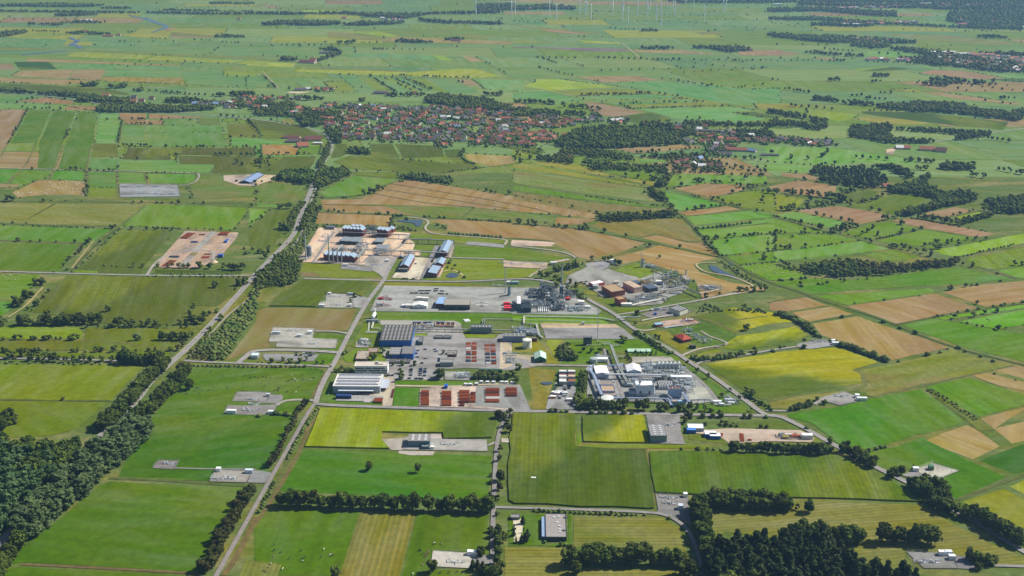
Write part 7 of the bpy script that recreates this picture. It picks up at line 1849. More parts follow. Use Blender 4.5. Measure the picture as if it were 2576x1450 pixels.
for i in range(6):
 for j in (0, 1):
  x = 1250+i*64+j*12; b = P1(f'@E {x} {578-j*40}'); t = P1(f'@E {x} {455-j*22}'); h = height_over(b, t[1]); X, Y = G(*b)
  e = empty('silo', (X, Y, .5)); tag(e, f'{ordw(i+1)} grey upright silo from the left in the {"back" if j else "front"} silo row', 'silo', 'upright silos')
  MB().tube([(0,0,2),(0,0,h-1.2),(0,0,h)], [2.3, 2.3, .7], 14).build('shell', M('bcc4c4', .4), e); MB().tube([(0,0,2),(0,0,.4)], [2.3, .5], 14).build('hopper', M('9aa2a4', .4), e)
  mb = MB(); [mb.box(a*2-.15, c*2-.15, 0, a*2+.15, c*2+.15, 4) for a in (-1, 1) for c in (-1, 1)]; mb.build('stand', dsteel, e)
  MB().tube([(0,0,h),(0,0,h+1),(1.4,0,h+1),(1.4,0,2)], .22, 6).build('pipe', pale_pipe, e)
pipe_rack('white pipe gantry running along the tops of the silos', '@E 1225 470 1430 468 1625 465', 14, 2.4, 2, .3, frame=steel, step=11)
tank('tall white upright tank with spiral stairs', '22', 152, 600, 520, 92)
tank('wide low white tank behind the lower tree screen', 'E', 442, 1075, 1010, 212, 'e4e6e0', .12, False)
tank('small white domed tank right of the wide low tank', 'E', 625, 1085, 1072, 120, 'e8eae8', .3, False)
tank('silvery tank with pipes left of the long pipe bridge', '22', 822, 748, 708, 78, 'a6b2b6', .1, False)
cabin('white flat roofed canopy in front of the silvery tank', '22', 808, 748, 20, 7, 4, 'e8ecee')
tank('galvanised round water tank by the white roofed canopy building', 'A', 332, 545, 488, 108, 'a4a8a6', .05, False)
stack('fat silver vent stack beside the tall lattice mast in the upper plant', 'A', 1092, 195, 72, 2.6, 'b8bec0', bands=1)
stack('fat blue grey vent stack in the grey process yard', 'B', 738, 660, 470, 2.7, '9fb0bc', bands=3)
stack('tall slender silver stack in the grey process yard', 'B', 653, 610, 50, .9, 'b4bac0', bands=3)
stack('very tall thin steel stack rising above the conifer belt', 'B', 1858, 600, -25, 1.1, '9aa8b4', bands=2)
bld('grey plant tower carrying the very tall thin stack', 'B', (1822,470), (1895,470), (1828,430), 600, '5a6a74', '7c8890', h=20, win=(3, 2, .5, 3, 2), name='stack_tower')
stack('very tall grey stack at the left corner of the compressor works', 'C', 178, 655, 232, 1.25, 'a4acb2', bands=3)
stack('fat dark grey ground flare beside the tallest left stack', 'C', 230, 590, 422, 4.2, '7c8890', bands=3, cap=False, r1=4.2)
for i, x in enumerate((552, 618, 686, 754)): stack(f'{ordw(i+1)} slim stack from the left in front of the saw-roofed brick hall', 'C', x, 688-i*1, 455+5*i, 1.1, 'a0a8ae', bands=2)
mast('green lattice crane boom in the compressor works', 'C', 545, 520, 235, 1.6, '3a9484', 'crane_boom')
mast('tall lattice flare mast beside the grey cooler cube', '22', 860, 525, 205, 1.2); mast('thin lattice mast beside the fat silver vent stack', 'A', 1062, 150, -40, .9, name='lattice_mast')
for i, (x, b, t) in enumerate(((1265,440,265), (1553,340,212), (1627,360,232), (1777,375,250), (1790,378,255))): stack(f'{ordw(i+1)} white chimney from the left in the upper right plant', 'A', x, b, t, .9, 'e2e4e0', bands=0)
# -- compressor works
BR = '6e3a30'
bld('saw-roofed brick hall with six pale blue slopes, lower left', 'C', (458,578), (958,612), (505,530), 652, BR, '8fa4b8', 'saw', teeth=7, rise=4.2, name='compressor_hall', over=0)
bld('brick compressor hall with pale blue shed roofs, upper left', 'C', (762,158), (1096,175), (800,112), 255, BR, '93a6b8', 'saw', teeth=6, rise=3.5, name='compressor_hall')
bld('rear bay of the upper left brick hall with blue roofs', 'C', (905,118), (1095,128), (930,92), 170, BR, '93a6b8', 'saw', teeth=3, rise=3, name='compressor_hall', h=13)
bld('brick compressor hall with pale blue shed roofs, upper right', 'C', (1318,170), (1495,188), (1350,132), 272, BR, '93a6b8', 'saw', teeth=3, rise=3.5, name='compressor_hall')
bld('small brick tower with one blue roof behind the upper right hall', 'C', (1518,150), (1582,155), (1525,118), 208, BR, '93a6b8', 'saw', teeth=1, rise=3, name='compressor_hall')
for i, (a, b, c, y) in enumerate((((690,330),(850,345),(740,262),398), ((865,345),(1020,352),(905,272),405), ((1250,350),(1405,360),(1290,285),400))):
 def legs(e, w, d, h):
  for q in range(4):
   for s_ in (0, 1): MB().box(w*q/3-.3*(q > 0), d*s_-.3*s_, 0, w*q/3+.3*(q == 0), d*s_+.3*(1-s_), h-.4).build('post', dsteel, e)
  for q in range(8): MB().box(w*(q+.3)/8, .3, h-.08, w*(q+.7)/8, d-.3, h+.25).build('fin_bank', M('8a949a', .5), e)
 A_, an, w_, d_, h_ = frame_of('C', a, b, c, y); e = house_root('air_cooler', f'{["left", "middle", "right"][i]} one of three raised grey cooler decks', 'cooler', A_, an)
 MB().box(0, 0, h_-.4, w_, d_, h_-.1).build('deck', steel, e); legs(e, w_, d_, h_); MB().box(w_*.05, d_*.1, 2, w_*.95, d_*.6, 5).build('machinery', dsteel, e)
bld('grey gabled shed below the right cooler deck', 'C', (1300,462), (1475,468), (1340,395), 500, '868c92', '8a9096', 'gx', ridge=.15)
bld('brick hall with long blue gabled roof below the main pipe bridge', 'C', (1685,748), (1830,752), (1782,580), 850, BR, '8fa6bc', 'gy', ridge=.25, h=8, name='workshop_hall', win=(1, 3, .5, 2, 2))
bld('dark grey annex in front of the long blue roofed brick hall', 'C', (1662,792), (1810,795), (1675,755), 848, '4c5660', '8a8c84', name='annex')
bld('brick hall with long blue gabled roof at the right end', 'C', (2312,512), (2440,516), (2390,345), 570, BR, '8fa6bc', 'gy', ridge=.2, h=9, name='workshop_hall')
bld('brick office with blue gabled roof, upper of the pair', 'C', (2232,712), (2380,718), (2275,625), 745, BR, '8fa6bc', 'gy', ridge=.2, h=6.5, name='office_building', win=(1, 5, .6, 1.6, 1))
bld('brick office with folded blue roof, lower of the pair', 'C', (2142,862), (2280,868), (2190,745), 930, BR, '8fa6bc', 'saw', teeth=1, rise=2, name='office_building', win=(2, 5, .6, 1.8, 1))
bld('small brick gatehouse with blue roof', 'C', (1672,592), (1738,597), (1680,575), 622, BR, '7f9ab4', 'gy', ridge=.2, name='gatehouse')
cabin('grey shed box at the upper gravel yard corner', 'C', 498, 160, 15, 7, 5, '6c7484')
pipe_rack('long covered pipe bridge in front of the brick compressor halls', '@C 715 190 1110 205 1500 225 1840 240', 8.5, 3.6, 3)
pipe_rack('short pipe bridge link at the upper right corner', '@C 1840 238 1790 300', 8.5, 3.6, 3)
pipe_rack('pipe bridge crossing the green lawns at upper right', '@C 1790 302 2150 310 2560 330', 8.5, 3.4, 3)
pipe_rack('long dark pipe bridge across the centre of the compressor works', '@C 1110 475 1550 490 2000 505 2460 528', 9.5, 4, 4, .35)
pipe_rack('diagonal pipe bridge beside the saw-roofed brick hall', '@C 1160 420 1100 490 1010 605', 9.5, 4.2, 3)
pipe_rack('short diagonal pipe bridge below the left cooler deck', '@C 765 395 640 535', 9, 4, 3)
pipe_rack('diagonal pipe bridge at the right end brick hall', '@C 2545 350 2520 420 2460 525', 9.5, 3.6, 3)
process('silver dust collector cluster in the compressor works', 'C', '970 520 1060 400 1110 420 1040 580 980 590', 15, 1, steel, 30, 8, 4)
process('pipework between the left cooler decks and brick hall', 'C', '560 470 700 470 960 480 950 520 700 520 560 530', 5, 2, steel, 36, 6, 2)
process('yellow railed pipework between the two upper brick halls', 'C', '1110 150 1300 160 1290 270 1130 280', 10, 3, dsteel, 28, 3, 5)
process('valve group below the long dark pipe bridge', 'C', '1260 520 1480 530 1460 580 1260 575', 5, 4, steel, 24, 4, 2)
process('white pipes beneath the pipe bridge on the right lawn', 'C', '1720 520 1880 525 1880 570 1740 570', 4, 5, steel, 20, 2, 1)
for i, (x, y, s_) in enumerate(((505,285,8), (450,350,9), (620,380,6), (160,630,8), (1230,590,4), (1200,400,5), (970,490,6))): skid(f'{ordw(i+1)} small blue and white valve group listed across the compressor works', 'C', x, y, s_, 20+i, M('7d96c0', .4))
cabin('white container on the small well pad below the compressor works', 'C', 768, 752, 9, 3, 3.6, 'eef0f0')
skid('valve group on the small well pad below the compressor works', 'C', 960, 785, 8, 31); skid('pipe loops on the gravel pad right of the small well pad', 'C', 1330, 735, 9, 32)
cabin('grey white container beside the gravel pad loops', 'C', 1460, 680, 5, 6, 3, 'd8dce0')
# -- grey process yard
process('dense dark steel process plant, left lattice part', 'B', '1080 600 1360 590 1370 660 1240 740 1100 660', 9, 6, dsteel, 60, 6, 8)
process('dense dark steel process plant, tall central tower part', 'B', '1370 700 1380 560 1500 560 1700 640 1760 760 1500 800 1380 780', 19, 7, dsteel, 110, 16, 13)
process('dense dark steel process plant, lower right part', 'B', '1560 960 1580 820 1920 830 1950 990 1650 1000', 11, 8, dsteel, 70, 8, 9)
process('dense dark steel process plant, lower middle part', 'B', '1210 940 1200 850 1550 840 1560 960 1340 960', 9, 9, dsteel, 60, 8, 7)
process('steel pipe cages at the foot of the very tall stack', 'B', '1900 720 1890 650 2030 650 2020 730', 10, 10, dsteel, 30, 2, 4)
process('low silver pipe manifold at the right end of the grey yard', 'B', '1990 1010 1980 930 2320 930 2330 1010', 5, 11, steel, 50, 8, 3)
process('left machinery with dark frames below the fat vent stack', 'B', '790 1000 780 900 1000 880 1010 1000', 9, 12, dsteel, 40, 5, 6)
bld('dark steel cooler deck with square fan panels, upper', 'B', (1000,790), (1175,800), (995,740), 850, '3c4850', '5a656c', h=8, par=0, sky=(5, 2, 3, 3, '48525a'), name='cooler_deck')
bld('dark steel cooler deck with square fan panels, lower', 'B', (1020,905), (1200,910), (1005,830), 985, '3c4850', '5a656c', h=9, par=0, sky=(6, 3, 3, 3, '48525a'), name='cooler_deck')
bld('white topped boiler casing with four roof steps', 'B', (905,830), (978,830), (893,668), 930, '6a747c', 'e6e4ea', h=12, par=0, sky=(1, 4, 4, 3, 'f0eef2'), name='boiler_casing')
for i, (x, y) in enumerate(((608, 855), (620, 925), (626, 965))): cabin(f'{["upper", "middle", "lower"][i]} bright red generator housing in the grey yard', 'B', x, y+25, 10, 5, 4, 'c02a30', 'e04048')
cabin('small red housing below the very tall stack', 'B', 1940, 770, 7, 5, 3.5, '8c2420', 'e04038'); cabin('white box at the foot of the very tall stack', 'B', 1800, 725, 9, 5, 3.5, 'e6e6ea')
cabin('white canopy on posts near the yard fence, upper', 'B', 2215, 865, 9, 7, 5, 'eceae6'); cabin('white canopy on posts near the yard fence, lower', 'B', 2360, 955, 8, 5, 4, 'eceae6')
for i, x in enumerate((1360, 1397, 1440, 1487, 1530, 1575)):
 X, Y = G(*P1(f'@B {x} 1025')); e = empty('pig_trap', (X, Y, .5), SA); tag(e, f'{ordw(i+1)} white pipe end from the left at the yard edge', 'pipe', 'white pipe ends at the yard edge')
 MB().tube([(0, 0, 1), (0, 9, 1), (0, 12, 4)], .75, 8).build('barrel', white_m, e); MB().box(-.6, 2, 0, .6, 2.6, .6).build('support', dsteel, e)
for i, (x, y) in enumerate(((8, 826), (108, 830), (10, 880), (110, 885), (8, 908), (112, 912))): cabin(f'{ordw(i+1)} pale pipe crate lying left of the yellow line', 'B', x, y, 12, 2, .9, 'dcd8d0')
tank('upright grey blue bullet vessel left of the boiler casing', 'B', 832, 885, 790, 62, '8c9aa8', .5, False, 'vessel'); tank('tall silver vessel right of the central tower', 'B', 1690, 750, 620, 62, 'aab4bc', .6, False, 'vessel')
# -- upper right plant
RB = '9c4c3a'
bld('brick control building with a brown roof and white porch', 'A', (592,600), (806,568), (392,505), 668, RB, 'a89070', name='control_building', h=9, win=(2, 5, .5, 1.4, 1.5))
bld('small square brick building with brown roof near the road', 'A', (706,724), (820,706), (592,690), 818, RB, 'a88c60', name='brick_building', h=10)
bld('long brick and white hall with tan roof and roof vents', 'A', (958,535), (1084,512), (690,455), 620, 'c0a090', 'c4ac94', name='engine_hall', h=9, extra=vents)
bld('white roofed canopy building with red stripe by the parked cars', 'A', (300,478), (480,440), (232,440), 510, 'b84038', 'e8ecee', name='canopy_building', h=5)
bld('white and brick block with round roof vents at the plant right end', 'A', (1785,400), (1858,395), (1650,345), 460, 'd8cfc6', 'b8a894', name='engine_hall', h=8, extra=vents)
bld('dark grey solar roofed shelter in the plant centre', 'A', (1195,545), (1335,520), (1085,490), 600, '3c4448', '4c5c70', name='open_shelter', h=7, par=0)
bld('dark grey roofed shelter behind the tan roofed hall', 'A', (960,455), (1065,440), (862,422), 490, '3c4448', '4c5c70', name='open_shelter', h=7, par=0)
cabin('long white tank box beside the small square brick building', 'A', 740, 835, 16, 6, 4, 'eeeee8'); cabin('white electrical box in the middle of the upper right plant', 'A', 1300, 475, 10, 6, 4.5, 'e6e8e4')
cabin('cream box in the gravel behind the tan roofed hall', 'A', 632, 470, 7, 4, 3.5, 'd8d4c0')
YE = M('a08a34', .5); process('yellow painted pipe racks behind the tan roofed hall', 'A', '960 470 1180 440 1190 470 1000 490', 7, 13, YE, 40, 4, 3, col2='c49a30')
process('olive framed main process area of the upper right plant', 'A', '1370 520 1420 380 1560 350 1720 420 1760 500 1500 560', 11, 14, M('6a6a3c', .5), 110, 14, 10, col2='b8b080')
process('green and silver columns near the white chimneys', 'A', '1420 440 1430 350 1550 350 1540 440', 13, 15, M('3c6a50', .5), 30, 7, 3, col2='3c7a58')
process('silver metering pipes left of the lower pipe bridge', 'A', '980 740 990 660 1250 660 1300 700 1150 760', 5, 16, M('6a6a50', .5), 70, 8, 4)
process('filter group beside the small square brick building', 'A', '870 800 870 730 940 740 940 790', 7, 17, M('6a6a50', .5), 24, 3, 2)
process('silver manifold at the far right corner of the plant', 'A', '1980 600 1990 520 2300 520 2300 570', 5, 18, M('6a6a50', .5), 60, 8, 3)
process('valve group behind the fat silver vent stack', 'A', '1130 210 1150 165 1260 190 1250 230', 5, 19, M('5a6a50', .5), 24, 3, 2)
process('yellow and white pipes on the brick paving', 'A', '1410 640 1430 600 1600 620 1590 645', 3, 20, M('b09030', .5), 16, 6, 0, col2='d8a428')
pipe_rack('cream pipe bridge along the top of the upper right plant', '@A 1070 398 1280 365 1450 335 1660 310', 7, 3, 2, .5, frame=M('4c5a40', .5))
pipe_rack('dark green pipe bridge from the vent stack to the plant', '@A 1260 200 1440 260 1560 315', 6, 2.6, 2, .3, frame=M('3c5244', .5))
pipe_rack('cream pipe bridge across the right of the plant', '@A 1380 570 1560 540 1760 510', 6, 3, 2, .45, frame=M('5a5a38', .5))
pipe_rack('olive pipe bridge from the plant to the right manifold', '@A 1755 515 1900 575 2020 625', 6, 3, 2, .3, frame=M('55603c', .5))
pipe_rack('olive diagonal pipe bridge left of the brick paving', '@A 1205 600 1350 640 1510 690', 6, 3, 2, .3, frame=M('55603c', .5))
pipeline('long white pipe along the lower fence of the upper right plant', '@A 915 808 1200 745 1510 685', 2.5, .7, None, 2, 2.2)
pipeline('white pipe along the far right manifold', '@A 2010 615 2200 580 2320 555', 3, .6)
# -- long white pipelines
pipeline('upper long white pipeline loop on the grass strip', '@22 120 285 500 290 900 303 1035 330', 2.2, .55, None, 2, 1.5)
pipeline('lower long pale pipeline on the grass strip', '@21 2275 312 2576 316 @22 0 320 500 330 912 343', 2, .45, M('c4d2c8', .5))
pipeline('zigzag white pipeline from the grass strip to the curved pipes', '@22 122 290 118 355 245 362 270 470 310 505', 2.4, .55, None, 2, 1.7)
pipeline('short double pipeline down to the grey metal hall', '@21 2285 315 2290 368', 2.4, .45, galv, 2, 2.6)
pipe_rack('silver road crossing pipe bridge over the diagonal road', '@22 1052 300 1150 288 1300 290', 6.5, 2.2, 2, .3, frame=galv, step=30)
pipeline('straight white pipeline to the grey green metering hall', '@22 1305 330 1450 300 1620 270', 1.6, .7)
pipe_rack('long white pipe bridge right of the blue hall', '@21 1595 408 1900 412 2300 418 2576 424 @22 0 424', 5, 2.4, 2, .5, frame=M('a89c88', .6), step=10)
pipeline('white pipes from the bullet tank down to the blue hall', '@21 1185 330 1165 405 1250 408', 2, .5, None, 2, 1.6)
pipeline('bundle of four pale pipes left of the blue hall', '@21 1100 445 1260 448', 1.2, .4, None, 4, 1.4)
pipeline('short white pipe down from the bullet tank to the bundle', '@21 1140 335 1130 435', 1.2, .4, None, 2, 1.3)
pipe_rack('main diagonal white pipe bridge through the lower works', '@E 500 160 560 330 620 480 700 640 760 755', 7, 3.4, 3, .35, frame=M('8c948c', .5))
pipe_rack('double white pipe bridge crossing in front of the machine halls', '@E 400 632 700 632 1000 636 1310 640', 7, 3, 3, .45, mat=white_m, frame=M('8c96b0', .5))
pipe_rack('second white pipe bridge just below the first crossing one', '@E 745 655 1000 660 1310 668', 6, 2.4, 2, .4, mat=white_m, frame=M('9aa0a8', .5))
pipe_rack('blue pipe bridge above the machine halls', '@E 440 485 600 488 700 462 720 485 1000 492', 7, 3, 2, .4, mat=M('9cb0d0', .4), frame=M('8294b0', .5))
pipe_rack('long blue pipe bridge along the lower works fence', '@E 545 1012 900 1014 1200 1018 1420 1025 1450 1060 1470 1130', 6, 3, 3, .4, mat=M('a4b4cc', .4), frame=M('6a7a94', .5))
pipe_rack('winding blue grey pipe bridge down the left works edge', '@E 170 490 165 570 220 640 260 740 300 850 350 960', 7, 3.6, 4, .4, mat=M('b4c2d8', .4), frame=M('8a96b0', .5))
pipe_rack('steel pipe bridge from the tower block to the lower right', '@E 1410 960 1480 1030', 6, 3, 2, .4, frame=M('8a96b0', .5)); pipe_rack('steep blue pipe bridge right of the tower block', '@E 1650 930 1700 1000 1760 1080', 7, 3.6, 3, .4, mat=M('b4c2d8', .4), frame=M('8a96b0', .5))
pipe_rack('open steel gantry frame right of the tower block', '@E 1780 1045 1900 1035 2010 1035 2110 1045', 6, .6, 1, .15, frame=M('7a8496', .5), deck=True, step=10)
pipeline('white pipe loop on the lawn below the flare mast', '@E 285 95 310 118 490 120 490 135 370 140 370 152 640 152 640 168 520 172', 3, .35)
pipeline('pale pipes from the grey cooler cube', '@E 110 185 115 158 330 158', 3, .35); pipeline('short white pipe spur by the evergreen hedge', '@E 590 335 720 338 720 350 600 350', 3, .35)
pipeline('white pipes from the silvery tank to the main bridge', '@E 300 345 560 355', 3, .45)
process('white pipe jungle left of the silo row', 'E', '990 590 1000 500 1200 490 1220 600 1100 640', 8, 21, steel, 90, 10, 5, col2='c8d2d8')
process('dense white pipework below the silo row', 'E', '1180 700 1200 590 1640 600 1740 700 1640 740 1300 740', 6, 22, steel, 150, 14, 6, col2='d8dcda')
process('white pipework right of the dark air cooler bank', 'E', '1500 840 1510 760 1720 770 1740 900 1700 1000 1650 880', 6, 23, steel, 70, 8, 3, col2='d4dade')
process('machinery at the foot of the boiler house', 'E', '920 1000 930 960 1230 965 1220 1000', 5, 24, dsteel, 30, 5, 2)
process('steel pipe frames left of the boiler house', 'E', '705 850 720 770 860 760 850 850', 7, 25, steel, 40, 3, 4)
process('tangled pipe ends near the round end lawn', 'E', '2310 1110 2320 1010 2420 1020 2450 1130', 4, 26, dsteel, 40, 4, 2)
process('pipework beside the silvery tank', 'E', '230 400 240 340 420 350 430 430 380 450', 4, 27, steel, 30, 4, 1)
process('compressor pipework above the blue grey compressor hall', '22', '0 455 0 415 200 420 240 470 200 490', 6, 28, steel, 80, 8, 5, col2='8ca0c0')
process('pipe trestles between the blue hall and the mud pits', '21', '1580 400 1600 380 1780 385 1800 410 1780 440 1600 440', 5, 29, M('8c7a68', .6), 40, 3, 3)
pipeline('white pipe arm reaching right to the pipe ends', '@E 2150 1118 2300 1125 2440 1128', 1.5, .5, None, 2, 2); cabin('white cabin at the end of the white pipe arm', 'E', 2145, 1115, 10, 4, 3, 'e8ecf4'); cabin('small white box below the white pipe arm', 'E', 2240, 1150, 6, 3, 2.6, 'dfe4ec')
X, Y = G(*P1('@21 1186 322')); e = empty('bullet_tank', (X, Y, .5), SA); tag(e, 'large white bullet tank beside the site road, on a steel frame', 'tank')
MB().tube([(0,-9,6),(0,-8,6),(0,9,6),(0,10,6)], [.8, 2.6, 2.6, .8], 16).build('shell', white_m, e); MB().box(-3.5, -9, 0, 3.5, -8.2, 4).box(-3.5, 8, 0, 3.5, 8.8, 4).build('saddle', steel, e); MB().cyl(0, 9, 8, 13, 1.4, 10).build('dome', white_m, e); MB().box(-9, -13, 0, 9, -10, 4).build('cabinet', M('8a949a'), e)
for i, x in enumerate((1562, 1668, 1800, 1903)):
 X, Y = G(*P1(f'@21 {x} 400')); X1, Y1 = G(*P1(f'@21 {x+92} 400')); w = X1-X; e = empty('mud_pit', (X, Y, .5), SA); tag(e, f'{ordw(i+1)} open concrete mud pit from the left behind the pipe bridge', 'pit', 'open mud pits')
 mb = MB()
 for a, b_, c, d_ in ((0,0,w,.5), (0,13.5,w,14), (0,.5,.5,13.5), (w-.5,.5,w,13.5), (w/2-.3,.5,w/2+.3,13.5)): mb.box(a, b_, 0, c, d_, 2.6)
 mb.build('wall', M('a8a090'), e); MB().box(.5, .5, 0, w-.5, 13.5, .8).build('sludge', M(('6a5040', '8a6a4c', '8c5434', '6a4430')[i], .8), e)
 if i < 3: MB().box(0, 12, 2.7, w, 14.5, 3).build('cover', M('2c4a7c', .6), e)
# substation
bld('brick substation house with red hipped roof', '22', (1628,480), (1720,528), (1685,446), 512, '6a2e24', 'a84430', 'hip', name='substation_house', h=4.5, rise=4)
process('grey transformer row beside the red roofed substation', '22', '1700 440 1760 420 1960 550 1900 570', 5, 30, M('6c7880', .5), 30, 5, 0, name='transformer_row')
e = None
sub = empty('switchyard', (*G(*P1('@22 1950 480')), .5)); tag(sub, 'open air switchyard with rows of thin steel gantries on grass', 'switchyard'); c = Vector(G(*P1('@22 1950 480'))); rr = random.Random(4)
U_ = (Vector(G(*P1('@22 2130 540')))-Vector(G(*P1('@22 1830 400')))).normalized(); W_ = Vector((-U_.y, U_.x))
for i in range(7):
 for j in range(5):
  p = U_*(i-3)*14+W_*(j-2)*11; mb = MB(); q = p+U_*9; z = 8 if j < 3 else 5
  for v in (p, q): mb.tube([(v.x,v.y,0),(v.x,v.y,z)], .16, 4)
  mb.tube([(p.x,p.y,z),(q.x,q.y,z)], .16, 4)
  for k in range(3): v = p+U_*(2+2.5*k); mb.tube([(v.x,v.y,z),(v.x,v.y,z-1.6)], .12, 4); mb.tube([(v.x,v.y,0),(v.x,v.y,3)], .14, 4)
  mb.build('gantry', galv, sub)
bld('small brick and white valve house with blue roof on the reddish pad', '22', (1448,372), (1522,365), (1430,350), 395, 'a85848', '8ab0c4', name='valve_house', h=4, par=.2)
pipeline('white and blue pipe lying on the reddish pad', '@22 1535 402 1620 388 1705 376', 1.4, .8, M('c8dcea', .4)); stack('thin white vent pipe on the reddish pad', '22', 1543, 352, 290, .35, 'e4e6e6', bands=0, cap=False)
process('red and grey valve stems at the right of the reddish pad', '22', '1690 350 1730 320 1800 320 1790 355', 3, 33, steel, 24, 2, 0, col2='b03830')
process('valve manifold in the metering hall yard', '22', '1395 245 1400 225 1520 215 1520 235', 3, 34, steel, 24, 3, 0); cabin('small blue tank wagon in the metering hall yard', '22', 1428, 278, 4, 3, 3, '2a58b0')
cabin('dark shed by the substation gate', '22', 1782, 612, 9, 4, 3.4, '3c4440'); cabin('small grey kiosk below the lower pipeline', '22', 700, 378, 4, 3, 4, 'b8b8b4')
process('valve station left of the pavement by the white offices', '21', '1030 590 1040 530 1110 530 1120 590', 4, 35, steel, 30, 4, 1)
process('valve station right of the tall car park trees', '21', '1980 920 2000 870 2100 870 2120 915', 4, 36, steel, 50, 4, 1); cabin('green equipment containers above the shrubbery', '21', 2240, 852, 30, 4, 3.4, '3c5c48')
# bottom and side halls
bld('grey blue metering hall with skylights in the maize field', '31', (1528,92), (1748,92), (1535,22), 155, '66808c', '8b8884', sky=(3, 5, 2.6, 1.4, 'e8ecec'), name='metering_hall', par=.3)
bld('small grey annex at the metering hall foot', '31', (1668,150), (1742,150), (1672,130), 180, '54707c', '7c8480', name='annex')
bld('grey hall with skylights above the right maize field', '22', (1398,1402+85), (1560,1402+85), (1390,1372), 1402+155, '7c9094', '8b8c8c', sky=(2, 5, 2.4, 1.6, 'eceeee'), name='metering_hall', par=.3)
bld('white roofed flat hall beside the container yard', '22', (1775,1412), (1933,1415), (1762,1366), 1449, 'b4bcc4', 'f0f0ea', name='site_hall', door=((.3, .5, 3.5, '8c949c'),), win=(1, 6, .5, 1, 2.5))
def roofstuff(e, w, d, h):
 for x, y, s_ in ((.35,.82,1.6), (.6,.86,1.4), (.8,.25,2), (.5,.6,1.6), (.62,.45,1.4), (.62,.3,1.4), (.63,.2,1.4), (.9,.8,2.6)): MB().box(w*x, d*y, h-.1, w*x+s_*1.6, d*y+s_, h+.6).build('roof_vent', M('d8dce0') if s_ < 2 else dsteel, e)
 MB().box(-3.8, d*.05, 0, -.02, d*.9, h-1).build('side_gallery', M('5c74a0'), e)
 MB().box(-3.9, d*.05, h-1, -.04, d*.9, h-.7).build('gallery_roof', M('8ca4c4'), e)
bld('flat grey roofed hall with blue side gallery at the bottom', '32', (342,1058), (550,1060), (332,824), 1100, '3c4454', '98928e', name='storage_hall', extra=roofstuff, win=(1, 3, .5, 2, .8))
bld('small grey garage beside the sandy garden', '32', (-10,862), (78,862), (-8,830), 870, '6c6c74', '8c8a88', name='garage', h=3)
bld('grey and green gabled barn on the gravel left of the main road', '10', (2405,385), (2520,390), (2460,302), 392, '2c3c44', '7f93b4', 'gy', name='barn', h=3, ridge=.16)
cabin('small dark green hut left of the gabled barn', '10', 2365, 382, 6, 4, 3, '1c4438')
# well pads: (frame, x, y, size, text) valve groups and cabins
for i, (fr, x, y, s_, tx) in enumerate((('31',1940,135,9,'beside the grey blue metering hall'), ('31',2010,1325,8,'on the bottom concrete pad by the lane'), ('32',1580,670,9,'at the back of the maize corner pad'), ('32',1590,725,7,'at the front of the maize corner pad'),
 ('33',1540,1320,6,'left on the bottom right pad'), ('33',1660,1320,7,'right on the bottom right pad'), ('23',740,1100,8,'on the gravel pad below the yellow field'), ('23',520,545,9,'on the pad at the yellow field entrance'),
 ('30',2200,480,9,'left on the pad by the lower site road'), ('30',2320,480,6,'right on the pad by the lower site road'), ('30',1700,330,6,'on the small dark pad in the meadow'), ('21',-20,1180,7,'on the left of the cow meadow pads'), ('20',2520,1240,9,'on the lower cow meadow pad'), ('20',2540,1130,6,'on the upper cow meadow pad'),
 ('21',800,95,9,'on the upper well pad by the striped maize'), ('21',820,180,9,'on the lower well pad by the striped maize'), ('21',380,440,10,'on the upper pad in the brown field'), ('21',570,570,6,'on the large paved pad in the brown field'), ('21',200,440,5,'at the left of the upper brown field pad'),
 ('12',880,1185,8,'left on the pad beside the stubble'), ('12',930,1235,8,'lower on the pad beside the stubble'), ('32',1580,-60,8,'in the yard behind the grey skylight hall'), ('B',500,460,9,'on the concrete pad behind the slender stack'), ('11',2520,1205,12,'along the reddish pad on the lawn'), ('12',60,1215,12,'in the middle of the reddish lawn pad'), ('12',260,1215,9,'tall steel group on the reddish lawn pad'), ('33',1710,470,4,'in the walled mud-pit pad corner'))):
 skid('blue grey pipe and valve group '+tx, fr, x, y, s_, 60+i)
for i in range(6):
 x, y = ((1270,435), (1420,435), (1575,435), (1430,505), (1580,510), (1740,510))[i]; skid(f'{ordw(i+1)} of six blue pipe groups on the grey well field', '10', x, y, 9, 90+i, M('8a9cb4', .4))
